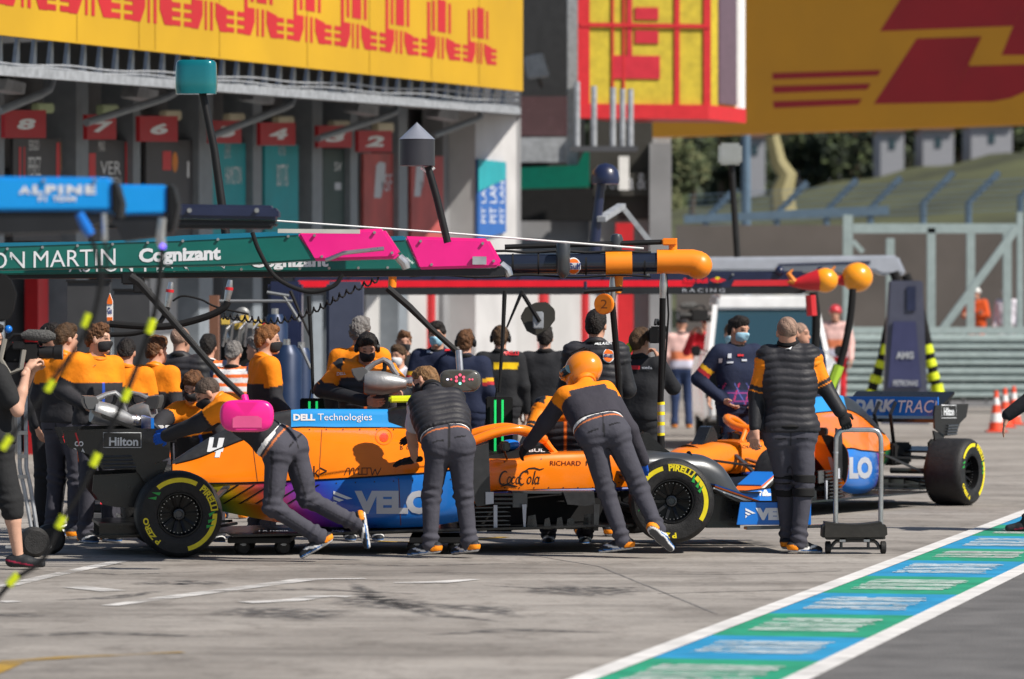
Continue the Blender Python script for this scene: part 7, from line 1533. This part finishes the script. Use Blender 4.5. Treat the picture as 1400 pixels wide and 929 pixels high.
for x in (1150, 1187): MB().cyl(P(x, 739, Y0), P(x, 751, Y0), .012).build('strut', M_satin, t, world=True)
MB().cyl(P(1130, 750, Y0), P(1210, 750, Y0), .010).build('axle', M_satin, t, world=True)
for x in (1132, 1207.5): MB().lathe([(-.022, 0), (-.022, .04), (-.016, .050), (.016, .050), (.022, .04), (.022, 0)], Vector((P(x, 0, Y0).x, Y0, .05)), (1, 0, 0), 24).build('wheel', M_rubber, t, world=True, smooth=30)
# dollies under the raised car
def dolly(lbl, x0, x1, Y0, wxs):
    gz = HZ + HC * F / Y0; t = thing('car_dolly', lbl, 'dolly', P((x0 + x1) / 2, gz, Y0), group='dollies under the raised car'); z = P(0, 737, Y0).z
    MB().hexa([Vector((P(x, 0, Y0).x, y, zz)) for x in (x0, x1) for y in (Y0 - .1, Y0 + .8) for zz in (z - .03, z + .012)]).build('plate', M_black, t, world=True, bevel=.006)
    for wx in wxs:
        for dy in (0, .7):
            X = P(wx, 0, Y0).x; MB().lathe([(-.04, 0), (-.04, .045), (-.03, .058), (.03, .058), (.04, .045), (.04, 0)], (X, Y0 + dy, .058), (.5, -1, 0), 20).build('caster', M_rubber, t, world=True, smooth=30); MB().hexa([Vector((X + a * .035, Y0 + dy + b * .05, zz)) for a in (-1, 1) for b in (-1, 1) for zz in (.07, z - .031)]).build('fork', M_galv, t, world=True, bevel=.006)
dolly('flat black dolly on casters under the rear of the raised car', 312, 398, 33.75, (331, 386)); dolly('flat black dolly on casters under the middle of the raised car', 560, 640, 33.8, (568, 623))
# hand truck with balloon tyres at the left
t = thing('hand_truck', 'two wheeled hand truck with grey tubes and fat small black tyres', 'hand truck', G(50, 762)); Y0 = 33.4
for dx in (0, 9): MB().tube([P(26 + dx, 540, Y0), P(27 + dx, 640, Y0), P(33 + dx, 668, Y0), P(43 + dx * .8, 722, Y0)], .016, 8).build('rail', M_galv, t, world=True)
for y in (592, 624, 652): MB().bar(P(25, y, Y0 - .01), P(38, y, Y0 - .01), .03).build('rung', M_steel, t, world=True)
for x, dy in ((47, -.05), (60, .42)):
    MB().lathe([(-.07, .05), (-.07, .09), (-.04, .118), (.04, .118), (.07, .09), (.07, .05)], Vector((P(x, 0, Y0).x, Y0 + dy, .118)), (.35, -1, 0), 28).build('tyre', M_rubber, t, world=True, smooth=40); MB().lathe([(-.05, 0), (-.05, .055), (.068, .055), (.05, .03), (.05, 0)], Vector((P(x, 0, Y0).x, Y0 + dy, .118)), (.35, -1, 0), 20).build('hub', M_satin, t, world=True, smooth=30)
MB().cyl(Vector((P(47, 0, Y0).x, Y0, .118)), Vector((P(60, 0, Y0).x, Y0 + .45, .118)), .015).build('axle', M_steel, t, world=True); MB().bar(P(8, 748, Y0 + .1), P(70, 748, Y0 + .1), .06, .02).build('toe_plate', M_galv, t, world=True)
# grey tool cart behind the rear wing
t = thing('tool_cart', 'low grey steel tool cart on small wheels behind the rear wing', 'cart', G(150, 735)); Y0 = 36.4
yquad(MB(), [(112, 708), (119, 703), (160, 703), (162, 706), (160, 723), (114, 724)], Y0, .5).build('tray', mat('grey_enamel', (.11, .115, .125), .4, metal=.3), t, world=True, bevel=.02); yrect(MB(), 120, 690, 240, 702, Y0 + .3, .4).build('cabinet', mat('slate_enamel', (.06, .065, .07), .45), t, world=True, bevel=.02); yrect(MB(), 150, 692, 157, 702, Y0 + .26, .04).build('orange_handle', M_orange2, t, world=True, bevel=.006)
for x in (120, 150, 170, 225): MB().lathe([(-.02, 0), (-.02, .045), (.02, .045), (.02, 0)], Vector((P(x, 0, Y0).x, Y0 + .2, .045)), (0, -1, 0), 16).build('wheel', M_rubber, t, world=True); MB().cyl(Vector((P(x, 0, Y0).x, Y0 + .2, .05)), Vector((P(x, 0, Y0).x, Y0 + .2, .17)), .012).build('leg', M_galv, t, world=True)
# television cameras
def tv_cam(lbl, c, Y0, s, rot, mic=True, extra=None):
    t = thing('video_camera', lbl, 'camera', M=Matrix.Translation(P(*c, Y0)) @ Matrix.Rotation(R(rot), 4, 'Z') @ Matrix.Scale(s, 4), group='shoulder video cameras')
    MB().box((0, 0, 0), (.26, .10, .15)).build('body', M_mblack, t, bevel=.015); MB().lathe([(0, .045), (.10, .045), (.11, .052), (.17, .055), (.17, 0)], (.13, 0, .0), (1, 0, 0), 20).build('lens', M_black, t, smooth=30); MB().lathe([(.171, .048), (.172, 0)], (.13, 0, 0), (1, 0, 0), 20).build('lens_ring', M_steel, t)
    MB().tube([(-.1, 0, .09), (-.06, 0, .13), (.06, 0, .13), (.10, 0, .09)], .014, 8).build('handle', M_black, t); MB().box((-.02, -.07, .05), (.09, .05, .06)).build('viewfinder', M_black, t, bevel=.01); MB().box((-.16, 0, -.01), (.08, .09, .13)).build('battery', M_mblack, t, bevel=.01)
    if mic: MB().tube([(.0, -.03, .12), (.05, -.03, .13), (.20, -.03, .12), (.25, -.03, .115)], [.02, .042, .046, .02], 14).build('furry_microphone', mat('grey_fur', (.085, .085, .085), .95, var=.3, scale=60, bump=1, bscale=90), t)
    return t
c1_ = tv_cam('shoulder video camera with grey furry microphone at the left edge', (30, 482), 31.7, 1.0, 0)
MB().ball((-.1, 0, .17), .03).build('blue_knob', M_blue, c1_); MB().ball((-.05, -.05, .06), .02).build('red_button', M_red, c1_)
MB().tube([(-.12, -.06, .1), (-.15, -.08, -.05), (-.08, -.08, -.16), (-.0, -.07, -.12), (.02, -.06, .02)], .02, 6).build('strap', mat('grey_strap', (.2, .19, .17), .8), c1_)
tv_cam('black shoulder video camera left of the yellow sleeved pole', (898, 458), 38.3, 1.0, 80, False); tv_cam('blurred shoulder video camera of the operator in the red helmet', (955, 432), 69.4, 1.3, -150)
# cones
def cone_thing(lbl, x, yb, src=None):
    b = G(x, yb)
    if src: return copy_thing(src, loc=b, label=lbl)
    t = thing('traffic_cone', lbl, 'cone', b, group='traffic cones'); MB().box((0, 0, .015), (.36, .36, .03)).build('base', mat('cone_orange', (.80, .08, .03), .5), t, bevel=.01)
    pr = [(.03, .135), (.17, .112), (.32, .086), (.46, .062), (.58, .045), (.70, .032)]
    for i in range(5): MB().lathe([(pr[i][0], pr[i][1]), (pr[i + 1][0] - .001, pr[i + 1][1])], (0, 0, 0), (0, 0, 1), 24).build('orange_band' if i % 2 == 0 else 'white_band', mat('cone_orange', (0, 0, 0)) if i % 2 == 0 else M_white, t)
    return t
k1 = cone_thing('orange and white traffic cone, nearest and leftmost of the three', 1362, 591); cone_thing('orange and white traffic cone standing between the other two', 1374, 585, k1); cone_thing('orange and white traffic cone partly behind the walker hand', 1386, 581, k1)
# white car far back
t = thing('white_car', 'tall white car seen from the front behind the navy jackets', 'car', M=Matrix.Translation((P(1058, 0, 62).x, 62, 0)) @ Matrix.Diagonal((1, 1, 1.27, 1)))
def cp(x, y, z): return (x, y, z)
body = [[(-.93, 0, .35), (-.95, 0, .75), (-.85, 0, .95), (.85, 0, .95), (.95, 0, .75), (.93, 0, .35)], [(-.98, .5, .30), (-1.0, .5, .80), (-.92, .5, 1.02), (.92, .5, 1.02), (1.0, .5, .80), (.98, .5, .30)], [(-.98, 1.3, .30), (-1.0, 1.3, .85), (-.93, 1.3, 1.10), (.93, 1.3, 1.10), (1.0, 1.3, .85), (.98, 1.3, .3)], [(-.98, 4.6, .30), (-1.0, 4.6, .9), (-.92, 4.6, 1.12), (.92, 4.6, 1.12), (1.0, 4.6, .9), (.98, 4.6, .3)]]
MB().loft([[Vector(p) for p in s] for s in body], closed=True).build('body', mat('white_car_paint', (.72, .73, .74), .25, coat=.6), t, bevel=.04)
cab = [[(-.86, 1.28, 1.08), (.86, 1.28, 1.08), (.86, 1.28, 1.09), (-.86, 1.28, 1.09)], [(-.80, 2.0, 1.08), (.80, 2.0, 1.08), (.74, 2.05, 1.62), (-.74, 2.05, 1.62)], [(-.82, 4.3, 1.1), (.82, 4.3, 1.1), (.74, 4.1, 1.70), (-.74, 4.1, 1.70)]]
MB().loft([[Vector(p) for p in s] for s in cab], closed=True).build('cabin', M_glass, t, smooth=0)
MB().loft([[Vector(p) for p in s] for s in [[(-.76, 1.95, 1.60), (.76, 1.95, 1.60), (.70, 1.98, 1.76), (-.70, 1.98, 1.76)], [(-.76, 4.2, 1.68), (.76, 4.2, 1.68), (.70, 4.1, 1.82), (-.70, 4.1, 1.82)]]], closed=True).build('roof', MATS['white_car_paint'], t, bevel=.03)
for s_ in (-1, 1):
    MB().box((s_ * .72, -.01, .74), (.30, .08, .14)).build('headlight', mat('headlight_glass', (.55, .58, .6), .1), t, bevel=.02); MB().box((s_ * 1.06, 1.5, 1.12), (.14, .12, .12)).build('mirror', M_black, t, bevel=.02); MB().bar((s_ * .85, 1.3, 1.1), (s_ * .75, 2.0, 1.63), .07).build('windscreen_pillar', MATS['white_car_paint'], t)
    for y in (.75, 3.7): MB().lathe([(-.12, .2), (-.12, .3), (-.09, .34), (.09, .34), (.12, .3), (.12, .0)], (s_ * .85, y, .34), (s_, 0, 0), 24).build('wheel', M_rubber, t)
MB().box((0, -.02, .58), (.9, .06, .16)).build('grille', M_black, t, bevel=.01); MB().box((0, -.03, .42), (.5, .03, .11)).build('number_plate', M_white, t)
# navy equipment behind the ginger haired man
t = thing('air_bottle_rack', 'navy gas bottles and cabinet standing behind the ginger haired crew member', 'rack', G(400, 700))
for x, y0, Y0, r in ((392, 472, 42, .15), (412, 476, 42.4, .12), (376, 430, 43, .13)):
    gz = HC * F / Y0 + HZ; MB().lathe([(0, 0), (0, r), (P(0, y0, Y0).z - .1, r), (P(0, y0, Y0).z, r * .55), (P(0, y0, Y0).z, 0)], Vector((P(x, 0, Y0).x, Y0, 0)), (0, 0, 1), 24).build('bottle', mat('navy_bottle', (.012, .028, .075), .4, metal=.2), t, world=True, smooth=40); MB().cyl(P(x, y0, Y0), P(x, y0 - 8, Y0), .035).build('valve', M_steel, t, world=True)
yrect(MB(), 366, 385, 412, 700, 44.5, .5).build('cabinet', M_navy, t, world=True, bevel=.03); yrect(MB(), 446, 385, 496, 690, 46, .4).build('cabinet', mat('slate_cabinet', (.05, .06, .10), .5), t, world=True, bevel=.03)
for a, b in (((365, 400), (395, 405)), ((388, 405), (410, 440)), ((410, 472), (425, 505)), ((300, 412), (400, 412))): MB().tube([P(*a, 41.5), P(*b, 41.5)], .016, 8).build('grey_tube', mat('dull_tube', (.2, .21, .22), .5, metal=.3), t, world=True)
t = thing('engine_trolley', 'silver and yellow machinery on a stand behind the tabards', 'machine', G(330, 690)); Y0 = 43
for x, y, rx, m in ((330, 452, .15, MATS['dark_cast_metal']), (318, 462, .09, M_steel), (345, 460, .09, MATS['dark_cast_metal']), (330, 432, .08, MATS['dark_cast_metal'])): MB().lathe([(-.1, 0), (-.1, rx * .8), (-.05, rx), (.08, rx), (.1, rx * .6), (.1, 0)], P(x, y, Y0), (.2, -1, .1), 20).build('casing', m, t, world=True, smooth=30)
for x, y in ((308, 440), (334, 436), (326, 446), (352, 442)): MB().box(P(x, y, Y0 - .15), (.09, .06, .07)).build('yellow_cover', mat('straw_cover', (.6, .42, .08), .5), t, world=True, bevel=.01)
MB().box(P(358, 446, Y0 - .1), (.1, .08, .06)).build('red_cap', M_red, t, world=True, bevel=.02); yrect(MB(), 302, 470, 356, 676, Y0, .4).build('stand', M_mblack, t, world=True, bevel=.02)
for k in range(5): MB().tube([P(305 + k * 10, 474, Y0 - .2), P(310 + k * 9, 450 - k % 2 * 8, Y0 - .25), P(322 + k * 8, 440, Y0 - .2)], .014, 6).build('pipe', M_steel, t, world=True)
tag(yrect(MB(), 286, 404, 298, 660, 47, .3).build('brown_post', mat('copper_brown', (.16, .07, .04), .6)), 'copper brown post behind the tabards', 'post')
t = thing('battery_box', 'small pair of white boxes by the blue gloved hand on the wing', 'box', P(223, 597, 35.2)); 
for x in (211, 225): yrect(MB(), x, 582, x + 12, 598, 35.2, .08).build('white_cell', M_white, t, world=True, bevel=.006)
yrect(MB(), 208, 598.5, 240, 606, 35.2, .1).build('tray', M_black, t, world=True, bevel=.006)
for x in (212, 234): MB().tube([P(x, 606, 35.25), P(x + 2, 640, 35.3)], .012, 6).build('stay', M_black, t, world=True)
# big fan box beside the yellow camera on the airbox
